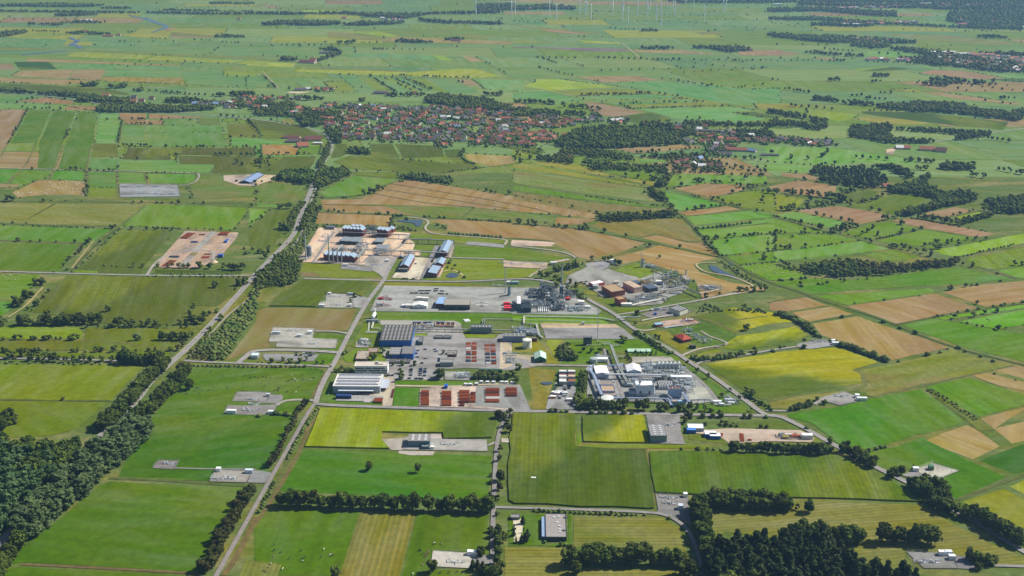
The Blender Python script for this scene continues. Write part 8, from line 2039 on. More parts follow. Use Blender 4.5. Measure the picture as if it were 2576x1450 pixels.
for fr, x, y, L, W, H, c, lb in (('31',2125,1250,5,4,4,'f0f2f2','left white cabin on the bottom concrete pad'), ('31',2178,1255,5,4,4,'e6eaea','right white cabin on the bottom concrete pad'), ('31',1755,180,4,3,3,'f2f4f4','white box beside the grey blue metering hall'), ('32',1725,665,4,4,4,'f0f2f2','white cabin at the top of the maize corner pad'), ('32',1672,790,5,5,4.5,'c4d0dc','pale cabin at the foot of the maize corner pad'),
 ('33',1718,1252,6,4,4,'e8ecf0','left white cabin on the bottom right pad'), ('33',1775,1250,7,4,4,'dfe4ea','middle white cabin on the bottom right pad'), ('33',1820,1295,6,4,4,'dce2e8','lower white cabin on the bottom right pad'), ('33',1460,405,6,4,4,'e6e8ea','white cabin at the gate of the mud-pit pad'), ('33',1620,392,5,5,4.5,'4c7a5a','green pump house on the mud-pit pad'),
 ('23',878,1112,5,4,4,'f0f2f4','upper white cabin on the gravel valve pad'), ('23',895,1140,12,4,3.6,'dfe6e6','long white cabin on the gravel valve pad'), ('23',640,558,5,4,4,'f0f2f4','upper white cabin on the yellow field pad'), ('23',645,580,10,4,3.6,'e4e8ea','long white cabin on the yellow field pad'),
 ('30',2172,408,5,4,4,'f0f2f4','left white cabin on the pad by the lower site road'), ('30',2465,425,8,4,4,'c8d6e4','right pale blue cabin on the pad by the lower site road'), ('20',2280,1270,11,4,4,'e8eeee','white cabin on the lower cow meadow pad'), ('21',98,1100,5,3,3.5,'c8ccd0','grey cabin at the right of the upper cow meadow pad'), ('21',120,1275,6,4,3.5,'eef0f2','white cabin at the right of the lower cow meadow pad'),
 ('21',630,195,9,3,3.4,'e8eaea','long white cabin at the left of the lower well pad'), ('21',925,192,5,3,3.4,'e4e8ea','white cabin at the right of the lower well pad'), ('21',722,72,5,3,3,'e4e6e6','small white cabin at the left of the upper well pad'), ('21',922,78,9,3,3.4,'a8bcc8','pale blue cabin at the right of the upper well pad'),
 ('21',165,470,11,3,3.6,'dfe4e8','long pale cabin on the upper brown field pad'), ('21',518,470,6,4,4,'eef0f0','white cabin at the right of the upper brown field pad'), ('21',412,500,6,4,3.6,'d8dcdc','grey cabin between the two brown field pads'), ('21',-50,715,9,9,4.5,'d6e0ea','pale blue roofed cabin at the gravel car park'),
 ('12',985,1200,7,5,5,'eceef0','left white box near the conifers by the stubble'), ('12',1005,1215,6,4,4,'e0e4e6','right white box near the conifers by the stubble'), ('B',680,415,8,4,3.6,'e0e4ea','left pale cabin on the concrete pad behind the stack'), ('B',755,420,13,4,3.6,'9ab4bc','right pale blue cabin on the concrete pad behind the stack'),
 ('33',340,80,12,6,5,'e0e4e6','white shed with open doors in the scrap yard'), ('32',-12,108,2,2,1,'ece8e0','small pale box at the maize field clearing'), ('32',192,480,5,2,1.6,'f0ece4','white box in the square clearing of the maize'), ('12',385,1220,10,6,4,'dcdfe2','white and grey cabin on the reddish lawn pad'), ('21',-620,-60,4,3,2,'7a2f5a','x')):
 if lb != 'x': cabin(lb, fr, x, y, L, W, H, c, 'f2f4f4' if c[0] in 'ef' else None)
# container yards
r = random.Random(3)
k = 0
for cx, tx in ((475, 'left'), (547, 'right')):
 for j in range(8):
  y = 985-j*17; cabin(f'{ordw(j+1)} container from the front in the {tx} container column', '22', cx, y, 11, 5, 2.6+(2.6 if j % 3 == 0 else 0), r.choice(['c8b8a0', 'a8a8a4', '6a8cb8', 'd8d4cc', '9a7258', '8ca0b4']), r.choice(['e0ddd6', 'c4b49c', 'a4b8d0', '8c6048', 'dcdcd8']), name='container', group='containers in two columns')
for j, (x, y, c) in enumerate(((398,1075,'c8c8c8'), (425,1085,'7a4030'), (458,1072,'2a62c0'), (500,1080,'c8ccd0'), (385,1118,'e08a40'), (548,1145,'e0e2e4'))): cabin(f'{ordw(j+1)} loose {["grey", "brown", "bright blue", "pale grey", "orange", "white"][j]} container among the parked vehicles', '22', x, y, 7, 4, 2.8, c, 'e8e8e6')
cabin('blue container with white lid beside the scrap yard, left', '32', 1760, 18, 10, 6, 4, '2a62c0', '4a8ae0'); cabin('blue walled white tent left of the round bush', '32', 1940, 60, 13, 9, 4, '2a6ac8', 'f0f2f4'); cabin('blue walled white tent next to the round bush', '32', 1990, 78, 12, 8, 4, '2a6ac8', 'e8ecf0')
cabin('long blue container in front of the solar hall', '21', 802, 1120, 19, 5, 4, '1c3468', '2c4880'); cabin('bright blue container above the second pipe stack', '21', 1895, 1020, 4, 6, 4, '2c62c8')
for i in range(9):
 x = (2092, 2138, 2200, 2248, 2310, 2372, 2455, 2500, 2560)[i]; cabin(f'{ordw(i+1)} small grey white cabin from the left above the pipe stacks', '21', x, (990, 990, 985, 965, 968, 968, 968, 970, 972)[i], 4.5, 3, 2.6, 'b4bcc4', 'e4e8ea')
# pipe stacks
def bundle(label, fr, FL, FR, BL, h=3.0, mat=None, group=None, base=.5, rows=None):
 a, b, c = [Vector(G(*p, h)) for p in pts(f'@{fr} {FL[0]} {FL[1]} {FR[0]} {FR[1]} {BL[0]} {BL[1]}')]
 u = b-a; w = u.length; u.normalize(); v = Vector((-u.y, u.x)); d = max(2, (c-a).dot(v)); e = empty('pipe_stack', (a.x, a.y, base), math.atan2(u.y, u.x)); tag(e, label, 'pipe stack', group)
 rr = .38; nx = max(2, int(d/(2*rr+.12))); nl = max(1, int(h/(2*rr))); r = random.Random(int(abs(a.x*3+a.y)))
 m = mat or rust; k = max(1, round(w/13)); bw = w/k
 for q in range(k):
  mb = MB(); top = nl-r.choice([0, 0, 1]); dz = r.uniform(0, .3)
  for l in range(top):
   for i in range(nx-(l % 2)):
    if l < top-1 and 0 < i < nx-1: continue
    y = rr+(i+.5*(l % 2))*(d/nx); s_ = r.uniform(0, .5); mb.tube([(q*bw+.3+s_, y, rr+l*rr*1.75), ((q+1)*bw-.4+s_, y, rr+l*rr*1.75)], rr, 6)
  mb.build('pipe_layer', m, e)
 MB().box(w*.1, -.1, 0, w*.1+.4, d, .3).box(w*.85, -.1, 0, w*.85+.4, d, .3).build('bearer', M('5a5048'), e)
 return e
Wp = M('d8d0cc', .6); Dp = M('3c4c5c', .6); Pk = M('b87868', .6); rust2 = plain('dark_rust', '6e3c2c', .85, .1, 0, .25, 1.2)
for gi, (x0, x1, rows_) in enumerate(((2108, 2222, ((560, 'r'), (585, 'p'), (612, 'w'), (645, 'r'), (668, 'd'), (700, 'r'), (735, 'd'))), (2295, 2410, ((578, 'r'), (610, 'p'), (640, 'p'), (668, 'd'), (700, 'd'), (738, 'd'), (760, 'w'))))):
 for j, (y, c) in enumerate(rows_):
  for q in (0, 1):
   xa = x0+(x1-x0)*q*.52+gi*j*2; xb = xa+(x1-x0)*.46; mt = dict(r=rust, p=Pk, w=Wp, d=Dp)[c if q == 0 or j % 2 else 'r']
   bundle(f'{ordw(j+1)} pipe bundle from the back, {["left", "right"][q]} column of the {["left", "right"][gi]} oval pipe loop', '21', (xa, y), (xb, y), (xa+1, y-20), 2.2, mt, 'pipe bundles in the oval loops')
for i, (x0, x1, ya, yb) in enumerate(((1652, 1740, 1025, 1170), (1862, 1965, 1030, 1175), (2038, 2148, 1022, 1145), (2152, 2210, 1040, 1140), (2305, 2450, 1000, 1140), (2505, 2576+50, 995, 1080))):
 n = max(3, int((yb-ya)/26))
 for j in range(n):
  y = ya+(yb-ya)*(j+1)/n; bundle(f'{ordw(j+1)} rusty pipe stack from the back in the {ordw(i+1)} rusty column from the left', '21', (x0, y-6), (x1, y-6), (x0+1, y-(yb-ya)/n-1), 3.6, rust2 if (i*3+j) % 4 == 1 else (Wp if (i, j) == (4, 3) else rust), 'rusty pipe stacks')
bundle('low rusty heap at the left of the lowest stacks', '21', (2038,1180), (2098,1180), (2040,1158), 2.6, rust2); bundle('mixed scrap pipes in front of the solar hall', '21', (1180,1145), (1270,1145), (1185,1105), 2.4, rust); bundle('orange and grey pipes left of the mixed scrap', '21', (1078,1148), (1150,1148), (1085,1112), 1.6, Wp)
bundle('rusty beams standing along the sandy access', '21', (1350,1100), (1375,1100), (1372,1010), 2, rust2)
for i, (a, b, c, m_) in enumerate((((1810,938), (1885,942), (1865,885), rust), ((2195,908), (2288,908), (2215,882), rust), ((1615,1228), (1690,1232), (1665,1165), rust), ((1660,1165), (1735,1165), (1672,1150), M('c8b890', .6)), ((1800,1215), (1870,1215), (1825,1160), M('6c6668', .6)), ((1830,1228), (1880,1230), (1850,1215), rust2), ((1860,1145), (1930,1145), (1868,1130), M('c8ccd4', .6)), ((2015,1148), (2100,1148), (2025,1128), rust), ((2045,1112), (2115,1112), (2055,1102), rust2), ((1895,1115), (1965,1118), (1905,1090), M('a89850', .6)), ((1690,1140), (1790,1142), (1700,1120), Dp), ((1908,992), (1982,992), (1920,975), M('3c4c74', .6)), ((1995,916), (2055,916), (2000,905), rust2))):
 bundle(f'{ordw(i+1)} pipe stack across the pink gravel storage yard', '10', a, b, c, 3.2 if i < 2 else 1.5, m_, 'pipe stacks in the pink yard')
bundle('white pipes behind the big rusty stack of the pink yard', '10', (1865,888), (1935,888), (1870,876), 3, Wp)
X, Y = G(*P1('@10 2155 1195')); o = MB().tube([(0,0,0),(0,0,2.6),(0,0,4.4)], [6.5, 3, .3], 14).build('sand_heap', M('cdb594', .95), None, (X, Y, .5)); tag(o, 'pale cone of sand at the foot of the pink storage yard', 'sand heap')
bundle('rusty pipes in the container yard, left', '32', (2090,45), (2120,48), (2100,10), 1, rust); bundle('rusty pipes in the container yard, right', '32', (2290,95), (2340,98), (2300,15), 1, rust); bundle('long brown beams on the mud-pit pad', '33', (1700,400), (1880,410), (1740,360), .6, M('6c4c38', .8))
cabin('blue machine crates at the right of the pink yard', '10', 2190, 1145, 9, 7, 4, '2a58b8'); cabin('blue drilling parts in the pink yard', '10', 2255, 1000, 5, 14, 3, '3058b0')
process('red valve skid upper left in the gravel yard', '21', '1245 130 1250 105 1325 105 1320 130', 3, 40, M('a02830', .5), 18, 3, 1, col2='b83038'); process('red valve skid lower left in the gravel yard', '21', '1205 195 1210 165 1300 165 1290 195', 2.5, 41, M('a02830', .5), 18, 3, 1, col2='b83038')
process('scrap and machines in the lower right scrap yard', '33', '80 70 90 40 300 35 310 60 230 95', 3, 42, M('8a7a3c', .6), 30, 4, 1, col2='c06030')
process('spread of white pipes at the maize hall car park', '21', '2490 700 2500 650 2560 650 2570 760 2500 770', 2, 43, steel, 30, 3, 0)
bundle('stacked white pipes on blocks on the grass strip', '21', (2100,338), (2160,330), (2130,308), 2, white_m)
# ---- cars
cars('21', '1645 38 k 1668 38 k 1688 38 s 1708 38 k 1728 38 k 1748 38 k 1562 62 k 1588 62 s 1605 62 k 1622 62 s 1662 64 k 1682 64 s 1707 64 k 1728 64 k 1800 20 k 1822 20 k 1795 40 k 1815 40 k 1862 40 k 1882 42 s 1840 68 k 1858 68 k 1878 70 k 1918 72 k', 'in the upper gravel yard')
cars('21', '402 668 k 480 670 w 505 670 k 542 672 k 578 672 s 402 690 k 445 690 k 487 694 w 525 696 b 548 692 k', 'on the gravel car park by the site road')
cars('21', '1560 828 g 1558 840 k 1558 852 k 1556 864 s 1555 890 k 1655 824 k 1655 835 b 1654 846 g 1653 857 k 1652 868 s 1650 879 k 1650 890 s 1700 828 k 1698 840 s 1697 851 k 1695 862 b 1692 895 k 1800 855 s 1798 872 k', 'in the office car park')
cars('21', '1270 888 k 1300 888 s 1330 890 k 1368 892 k 1540 922 k 1608 924 k 1640 924 k 1665 926 k', 'in the row above the grass strip')
cars('21', '1625 640 v 1610 670 b 1620 705 v 1700 630 b 1800 630 b 1808 648 v 1700 720 v 1668 768 k 1318 940 v 1380 960 b 1292 1035 r', 'scattered round the blue hall yards')
cars('22', '440 985 v 432 1022 b 530 1000 w 528 1018 s 530 1034 g 570 1012 k 572 1024 g 422 1110 b 458 1100 w 475 1122 k 520 1098 v', 'in the lower container car park')
cars('22', '876 92 k 930 104 k 1018 958 w', 'on the paved ways of the right works')
cars('A', '90 455 k 112 452 k 132 470 w 150 475 k 175 445 k 180 440 s 300 535 k', 'by the white roofed canopy')
cars('C', '1935 722 b 2225 645 k 2215 660 s 2208 675 k 2200 690 k 2160 785 w 2155 800 s 2148 815 k 2140 830 k 2132 848 k 2125 865 k 1730 960 k 1760 958 r 1800 960 s 1900 962 k', 'around the brick offices')
cars('20', '1612 880 r', 'driving on the main road between the trees', 45); cars('11', '318 1012 r', 'driving on the upper main road', 50); cars('21', '2520 470 b', 'by the compressor hall'); cars('32', '2390 95 r', 'at the end of the container yard'); cars('12', '825 1195 r', 'on the small valve pad')
cabin('white lorry cab and box by the white container, upper yard', '21', 1466, 200, 4, 6, 3.2, 'b8c4d4', 'e8eef4', name='lorry')
# fences
for i, (s, t) in enumerate((('@21 1150 240 1200 130 1265 -10', 'left of the upper gravel yard'), ('@21 1150 242 2576 260 @22 0 268 860 278 900 235', 'in front of the grey process yard'), ('@22 900 235 700 100 560 0', 'right of the grey process yard'), ('@22 280 355 310 520', 'left of the empty asphalt field'), ('@22 1180 425 1400 560 1640 690', 'inside the diagonal road'),
 ('@22 1760 800 2000 960 2390 1210 2360 1250', 'round the lower works lawn'), ('@33 1390 1208 1830 1225 1910 1380 1480 1375 1390 1208', 'round the bottom right pad'), ('@31 1770 1200 2230 1228 2190 1380 1760 1370', 'round the bottom concrete pad'), ('@32 1440 628 1770 650 1785 720', 'behind the maize corner pad'), ('@32 1440 628 1470 795', 'left of the maize corner pad'), ('@30 1535 370 1600 285 1808 292 1755 385 1535 370', 'round the small dark pad'),
 ('@30 2110 505 2170 385 2545 398 2485 515 2110 505', 'round the pad by the lower site road'), ('@20 2340 1145 2390 1048 2576 1050 @21 155 1062 105 1150', 'round the upper cow meadow pad'), ('@20 2250 1275 2300 1178', 'left of the lower cow meadow pad'), ('@33 1490 378 1660 318 1925 398 1700 488 1560 450', 'round the mud-pit pad'), ('@23 560 1108 780 1050 970 1128 730 1190', 'round the gravel valve pad'),
 ('@21 170 402 595 412 575 505', 'behind the upper brown field pad'), ('@21 130 545 205 605 800 615 825 515', 'round the large paved pad'), ('@10 1205 402 1790 412 1812 535 1208 542 1205 402', 'round the grey well field'), ('@22 1360 430 1600 430 1640 490 1900 350 2330 570 1880 610', 'round the substation'), ('@11 630 845 420 1185', 'left of the compressor works'), ('@A 0 380 540 235 1030 105 1480 270 2480 590 1990 690', 'round the upper right plant'))):
 fence('thin wire mesh fence '+t, s)
# ================================================================ VILLAGE, FARMS, TURBINES, ANIMALS
HC = dict(o=('orange', '9c5f47'), r=('dark red', '74463c'), g=('grey', '5e5a60'), b=('blue', '8098c0'), w=('white', 'e0e0e0'), n=('brown', '6c4c42'))
HM = {}
def house_parts(c, w, d, h, rz):
 k = (c, round(w), round(d), round(h))
 if k in HM: return HM[k]
 wm = M('b8a898' if c != 'g' else '9a7a6c', .8); rm = M(HC[c][1], .75, var=.2)
 a = MB(); a.add([(-w/2,-d/2,-.3),(w/2,-d/2,-.3),(w/2,d/2,-.3),(-w/2,d/2,-.3),(-w/2,-d/2,h),(w/2,-d/2,h),(w/2,d/2,h),(-w/2,d/2,h),(-w/2,0,h+rz),(w/2,0,h+rz)], [(0,1,5,4),(2,3,7,6),(1,2,6,9,5),(3,0,4,8,7),(0,3,2,1)])
 b = MB(); s = rz/(d/2); o = .5
 for y0, z0, y1, z1 in ((-d/2-o, h-o*s, 0, h+rz), (0, h+rz, d/2+o, h-o*s)):
  b.add([(-w/2-o,y0,z0+.05),(w/2+o,y0,z0+.05),(w/2+o,y1,z1+.05),(-w/2-o,y1,z1+.05),(-w/2-o,y0,z0+.28),(w/2+o,y0,z0+.28),(w/2+o,y1,z1+.28),(-w/2-o,y1,z1+.28)], [(3,2,1,0),(4,5,6,7),(0,1,5,4),(1,2,6,5),(2,3,7,6),(3,0,4,7)])
 c_ = MB().box(w*.2, .3, h+rz*.5, w*.2+.9, 1.1, h+rz+1)
 HM[k] = (mesh_np('wall', a.V, a.F, [wm]), mesh_np('roof', b.V, b.F, [rm]), mesh_np('chimney', c_.V, c_.F, [M('7a4434')])); return HM[k]
def house(X, Y, c, rz_, w, d, h, ridge, label, name='village_house', group=None, cat='house', chim=True):
 e = empty(name, (X, Y, 0), rz_); tag(e, label, cat, group); a, b, k = house_parts(c, w, d, h, ridge)
 link(bpy.data.objects.new('wall', a), e); rf = link(bpy.data.objects.new('roof', b), e)
 if chim: link(bpy.data.objects.new('chimney', k), rf)
 return e
used_pts = []; EXTRA = []; rx = random.Random(8)
for ln in VIL.strip().splitlines():
 fr, text, s = ln.split('|'); t = s.split(); L = [(float(t[i]), float(t[i+1]), t[i+2]) for i in range(0, len(t), 3)]
 for x, y, _ in L[:] if fr in 'VW' else L[::2]:
  for _k in range(3):
   q = (x+rx.uniform(-170, 170), y+rx.uniform(-30, 30))
   if q[1] < 665 and all(math.hypot(q[0]-u, 3*(q[1]-v)) > 72 for u, v, _c in L) and all(math.hypot(q[0]-u, 3*(q[1]-v)) > 72 for u, v, _c in EXTRA): EXTRA.append((*q, fr)); break
 ys = sorted(a[1] for a in L); nb = max(1, len(L)//12); cuts = [ys[int(len(ys)*(i+1)/nb)-1] for i in range(nb)]
 bands = {}
 for a in L: bands.setdefault((next(i for i, c in enumerate(cuts) if a[1] <= c), a[2]), []).append(a)
 for (bi, c), A in bands.items():
  A.sort()
  for j, (x, y, _) in enumerate(A):
   X, Y = G(*P1(f'@{fr} {x} {y+14}')); r = random.Random(int(x*7+y)); used_pts.append((X, Y))
   w, d = r.choice([(14, 10), (16, 11), (17, 12), (14, 14)]); lb = f'{ordw(j+1)} {HC[c][0]} roofed house from the left in the {ordw(bi+1)} row of {text}'
   house(X, Y, c, SA+r.choice([0, 0, .25, -.3, 1.5, .8]), w, d, r.choice([3, 3.5, 4.5]), r.uniform(3.5, 5), lb, group='houses of '+text)
# garden trees and hedges between the houses
items = []; r = random.Random(77)
for X, Y in used_pts:
 for _ in range(13):
  a = r.uniform(0, 6.28); q = r.uniform(9, 26); x, y = X+q*math.cos(a), Y+q*1.5*math.sin(a)
  if all((x-u)**2+((y-v)*.8)**2 > 64 for u, v in used_pts): items.append((r.choice(['oak', 'oak', 'bush', 'brown']), x, y, r.uniform(4, 9.5), r.uniform(1, 1.35)))
merge('garden_trees', items, 'garden trees and hedges between the village houses', 'trees', None)
# farms: frame x y colour width depth height ridge turn label
for fr, x, y, c, w, d, h, rz, an, lb in (('Y',2040,885,'o',26,26,4,7,.4,'large farmhouse with sweeping orange roof left of the main road'), ('Y',1885,765,'r',42,14,4,3,0,'long red roofed cattle shed of the farm by the main road'), ('Y',1960,800,'n',40,12,4,2.5,0,'long brown roofed shed in the middle of the farm'), ('Y',1905,825,'g',36,10,4,2,0,'long grey roofed shed in front of the farm sheds'), ('Y',2190,795,'r',40,22,4,7,.2,'large dark red barn at the right of the farm'), ('Y',2260,850,'w',22,8,4,1,0,'white shed at the right edge of the farm'), ('Y',1695,395,'w',20,9,4,1.5,0,'long white shed in the field left of the village'),
 ('Y',2010,80,'g',34,16,4,4,.3,'grey farm barn in the fields above the hamlet'), ('Y',2120,70,'w',16,12,4,4,0,'pale barn behind the grey farm barn'), ('X',975,500,'o',52,14,4,5,-.12,'long orange roofed barn by the right village road'), ('X',1235,515,'b',22,12,4,4,-.5,'barn with blue solar roof right of the long orange barn'), ('X',500,190,'g',90,12,4,2,-.1,'very long grey factory roof in the right village'), ('X',910,335,'o',26,14,4,5,0,'broad orange house at the right village street'),
 ('13',1370,50,'o',26,16,4,5,-.1,'orange roofed farm at the sandy yard, left wing'), ('13',1600,65,'o',34,18,4,6,-.2,'orange roofed farm at the sandy yard, right wing'), ('13',1740,80,'n',24,18,4,7,-.3,'steep brown barn right of the orange farm'), ('13',1320,50,'w',18,14,4,5,0,'white roofed barn left of the orange farm'), ('13',1185,440,'o',14,12,4,5,.2,'orange roofed house in the gap of the curved wood'), ('13',840,-330,'w',20,10,4,3,.7,'x'),
 ('01',520,635,'r',60,26,4,7,-.2,'group barn with bright red roof among field trees, left'), ('01',580,615,'o',26,18,4,7,-.4,'orange roofed barn beside the bright red farm roof'), ('01',720,540,'g',60,16,4,3,0,'long grey stable behind the bright red farm'), ('01',2010,418,'r',40,12,4,4,0,'long red farm roof at upper centre'), ('01',1940,405,'r',24,14,4,5,0,'short red roof left of the long red farm roof'), ('01',710,905,'o',16,10,4,5,0,'orange house alone in the upper strip fields, right'), ('01',615,900,'o',14,10,4,5,0,'orange house alone in the upper strip fields, left'), ('01',1255,945,'g',42,18,5,4,0,'dark blue grey barn with solar roof above the village'),
 ('01',1330,960,'o',14,10,4,5,0,'orange house right of the dark solar barn'), ('01',1595,950,'o',12,9,4,5,0,'orange house near the village lake'), ('01',920,520,'r',12,9,4,5,0,'x'), ('00',875,215,'w',50,18,5,4,0,'white roofed stable in the far left fields'), ('00',808,228,'o',14,10,5,5,0,'orange house left of the white stable'), ('00',955,232,'w',18,10,4,4,0,'small white shed right of the white stable'), ('00',1090,372,'o',46,10,4,4,0,'long orange barn near the left river bend'), ('00',1195,362,'o',16,10,4,5,0,'small orange house right of the long orange barn'), ('00',860,330,'o',26,12,4,6,0,'orange farmhouse hidden in trees by the river'), ('00',1070,972,'o',22,14,4,5,0,'orange roofed house in the left wood'), ('00',1350,1030,'o',18,12,4,5,0,'orange house in the wood left of the hamlet'), ('00',1430,1025,'r',16,12,4,5,0,'red house in the wood left of the hamlet'), ('00',1350,990,'g',16,12,4,5,0,'grey house in the wood left of the hamlet'), ('00',1530,1000,'n',14,10,4,5,0,'brown house in the wood left of the hamlet'),
 ('01',385,235,'r',16,12,5,5,0,'red farmhouse in the top centre tree belt'), ('01',890,190,'o',22,14,5,5,0,'orange farmhouse in the top tree belt'), ('02',2255,508,'g',42,14,5,4,0,'grey barn at the edge of the brown field, upper right'), ('02',2380,515,'n',30,14,5,4,0,'brown farm buildings at upper right'), ('00',2405,198,'o',18,12,5,5,0,'orange farmhouse at the far left top'), ('02',1345,1255,'n',12,10,4,5,0,'brown house above the forest block'), ('02',1475,1260,'r',14,10,4,5,0,'red house above the forest block'), ('12',568,150,'r',14,12,4,5,0,'red roofed house in the grove above the yellow strips'), ('11',1895,15,'o',16,9,4,4,0,'orange roofed house below the village front'), ('X',1530,575,'g',40,9,3,1.5,-.05,'long low grey shed among the park trees')):
 if lb == 'x': continue
 X, Y = G(*P1(f'@{fr} {x} {y}')); house(X, Y, c, SA+an, w, d, h, rz, lb, 'farm_building', None, 'farm building', False)
# far hazy towns: too many and too small to count
mb = MB(); r = random.Random(9)
def farh(X, Y, c, w, d, h):
 ca = r.uniform(-.3, .3); q = [(-w/2,-d/2,0),(w/2,-d/2,0),(w/2,d/2,0),(-w/2,d/2,0),(-w/2,-d/2,h),(w/2,-d/2,h),(w/2,d/2,h),(-w/2,d/2,h),(-w/2,0,h+4),(w/2,0,h+4)]
 V = [(X+x*math.cos(ca)-y*math.sin(ca), Y+x*math.sin(ca)+y*math.cos(ca), z) for x, y, z in q]; mb.add(V, [(0,1,5,4),(1,2,6,9,5),(2,3,7,6),(3,0,4,8,7)], 0); mb.add(V, [(4,5,9,8),(6,7,8,9)], c)
for s, n in (('@03 1640 560 2000 545 2650 600 2650 740 2200 710 1800 650', 150), ('@03 700 210 1500 230 1500 250 750 260', 45), ('@03 820 400 1400 420 1200 460 900 470', 30), ('@03 360 100 900 80 1500 60 1500 80', 50), ('@03 1600 40 2576 60 2576 90 1700 80', 50), ('@03 1900 200 2576 250 2576 290 1900 260', 40), ('@03 1000 600 1450 610 1450 625 1000 610', 24), ('@01 1250 190 1500 200 1500 220 1300 210', 8), ('@02 60 95 600 70 600 90 60 105', 14)):
 P = gp(s); x0, x1 = min(p[0] for p in P), max(p[0] for p in P); y0, y1 = min(p[1] for p in P), max(p[1] for p in P); k = 0
 while k < n:
  q = (r.uniform(x0, x1), r.uniform(y0, y1))
  if inside(q, P): farh(*q, r.choice([1, 1, 2, 3, 3, 4]), r.uniform(12, 24), 12, r.uniform(5, 8)); k += 1
for x, y, fr in EXTRA: farh(*G(*P1(f'@{fr} {x} {y+12}')), r.choice([1, 2, 3, 3, 3]), r.uniform(11, 15), 10, 4)
for s, w, d in (('@03 1760 548', 90, 30), ('@03 1940 565', 60, 20), ('@03 480 10', 110, 30), ('@03 100 60', 40, 20), ('@03 1600 52', 100, 20), ('@03 850 262', 90, 20)):
 X, Y = G(*P1(s)); mb.box(X-w/2, Y-d/2, 0, X+w/2, Y+d/2, 11, 4)
tag(mb.build('distant_houses', [M('c4bcb4'), M('a8583c'), M('86443a'), M('66646a'), M('e4e4e2')]), 'the tiny houses of the hazy towns and the packed smaller village roofs', 'houses', None, 'stuff')
# ---- wind turbines
tw = M('f6f6f6', .4, var=.02); rd = M('c03a34', .5)
TURB = [('01',2213,145), ('01',2572,168), ('02',30,148), ('02',377,165), ('02',447,200), ('02',680,145), ('02',738,168), ('02',752,100), ('02',795,203), ('02',1013,165), ('02',1016,85), ('02',1110,205), ('02',1120,112), ('02',1167,238), ('02',1262,160), ('02',1354,52), ('02',1362,178), ('02',1386,112), ('02',1452,205), ('02',1498,105), ('02',1501,275), ('02',1557,75), ('02',1622,105), ('02',1636,172), ('02',1749,40), ('02',1825,75), ('02',1933,210), ('02',2124,130), ('02',2151,105)]
H0 = 70
a = MB(); a.tube([(0,0,0),(0,0,H0)], [2.7, 1.7], 12); TWR = mesh_np('tower', a.V, a.F, [tw]); a = MB(); a.tube([(0,4,H0+1),(0,2,H0+1.2),(0,-4,H0+1),(0,-5.5,H0+1)], [1, 2.1, 2, .8], 10); NAC = mesh_np('nacelle', a.V, a.F, [tw])
a = MB(); Lb = 31; a.add([(-.7,-.15,.8),(.7,.15,.8),(2.4,.3,5),(-1.1,-.2,5),(.9,.1,Lb-6),(-.8,0,Lb-6),(.3,.05,Lb),(-.2,0,Lb),(0,.35,.8),(.3,.45,5),(0,.3,Lb-6),(0,.15,Lb)], [(0,1,2,3),(3,2,4,5),(8,0,3,9),(1,8,9,2),(9,3,5,10),(2,9,10,4)], 0); a.add([(-.8,0,Lb-6),(.9,.1,Lb-6),(.3,.05,Lb),(-.2,0,Lb),(0,.35,Lb-6),(0,.2,Lb)], [(0,1,2,3),(4,0,3,5),(1,4,5,2)], 1); BLD = mesh_np('blade', a.V, a.F, [tw, rd], a.M)
a = MB(); a.tube([(0,-4.9,H0+1),(0,-5.8,H0+1),(0,-7,H0+1)], [1.5, 1.4, .3], 10); HUB = mesh_np('hub', a.V, a.F, [tw])
T2 = sorted(TURB, key=lambda t: P1(f'@{t[0]} {t[1]} {t[2]}')[0])
for i, (fr, x, y) in enumerate(T2):
 X, Y = G(*P1(f'@{fr} {x} {y}')); r = random.Random(i*5+2); e = empty('wind_turbine', (X, Y, 0), R(-38+r.uniform(-5, 5))); tag(e, f'{ordw(i+1)} white wind turbine from the left on the far plain', 'wind turbine', 'wind turbines on the far plain')
 for nm, me in (('tower', TWR), ('nacelle', NAC)): link(bpy.data.objects.new(nm, me), e)
 hb = link(bpy.data.objects.new('hub', HUB), e); a0 = r.uniform(0, 2.1)
 for k in range(3): b = link(bpy.data.objects.new('blade', BLD), hb); b.location = (0, -5.9, H0+1); b.rotation_euler = (0, a0+k*2.0944, 0)
# ---- pylons and masts
for i, (fr, x, y, t) in enumerate((('00',597,228,165), ('00',1500,264,180), ('00',2232,275,205), ('01',297,282,205), ('01',1013,292,212), ('01',1750,300,225), ('01',2467,312,238), ('02',615,322,250), ('02',1285,332,262), ('02',1823,340,268), ('02',2416,352,290))):
 b = P1(f'@{fr} {x} {y}'); h = height_over(b, P1(f'@{fr} {x} {t}')[1]); X, Y = G(*b); e = empty('power_pylon', (X, Y, 0), .2); tag(e, f'{ordw(i+1)} lattice power pylon from the left in the far line', 'pylon', 'power pylons in the far line'); mb = MB()
 for k in range(4):
  sx, sy = ((-1,-1), (1,-1), (1,1), (-1,1))[k]; mb.tube([(sx*3,sy*3,0),(sx*1.1,sy*1.1,h*.5),(0,0,h)], .2, 4)
  nx_, ny_ = ((-1,-1), (1,-1), (1,1), (-1,1))[(k+1) % 4]
  for q in range(6): z0, z1 = h*.5*q/6, h*.5*(q+1)/6; w0, w1 = 3-1.9*q/6, 3-1.9*(q+1)/6; mb.tube([(sx*w0,sy*w0,z0),(nx_*w1,ny_*w1,z1)], .1, 3, 0, False)
 mb.build('lattice_tower', M('b8c4cc', .5), e)
 for z, w in ((.62, 8), (.78, 6)): MB().tube([(-w,0,h*z),(0,0,h*z+1),(w,0,h*z)], .25, 4).build('cross_arm', M('b8c4cc', .5), e)
stack('thin grey radio mast standing in the upper left fields', '00', 1490, 888, 730, .7, 'a8b0b4', 'radio_mast', 'mast', .4, 1)
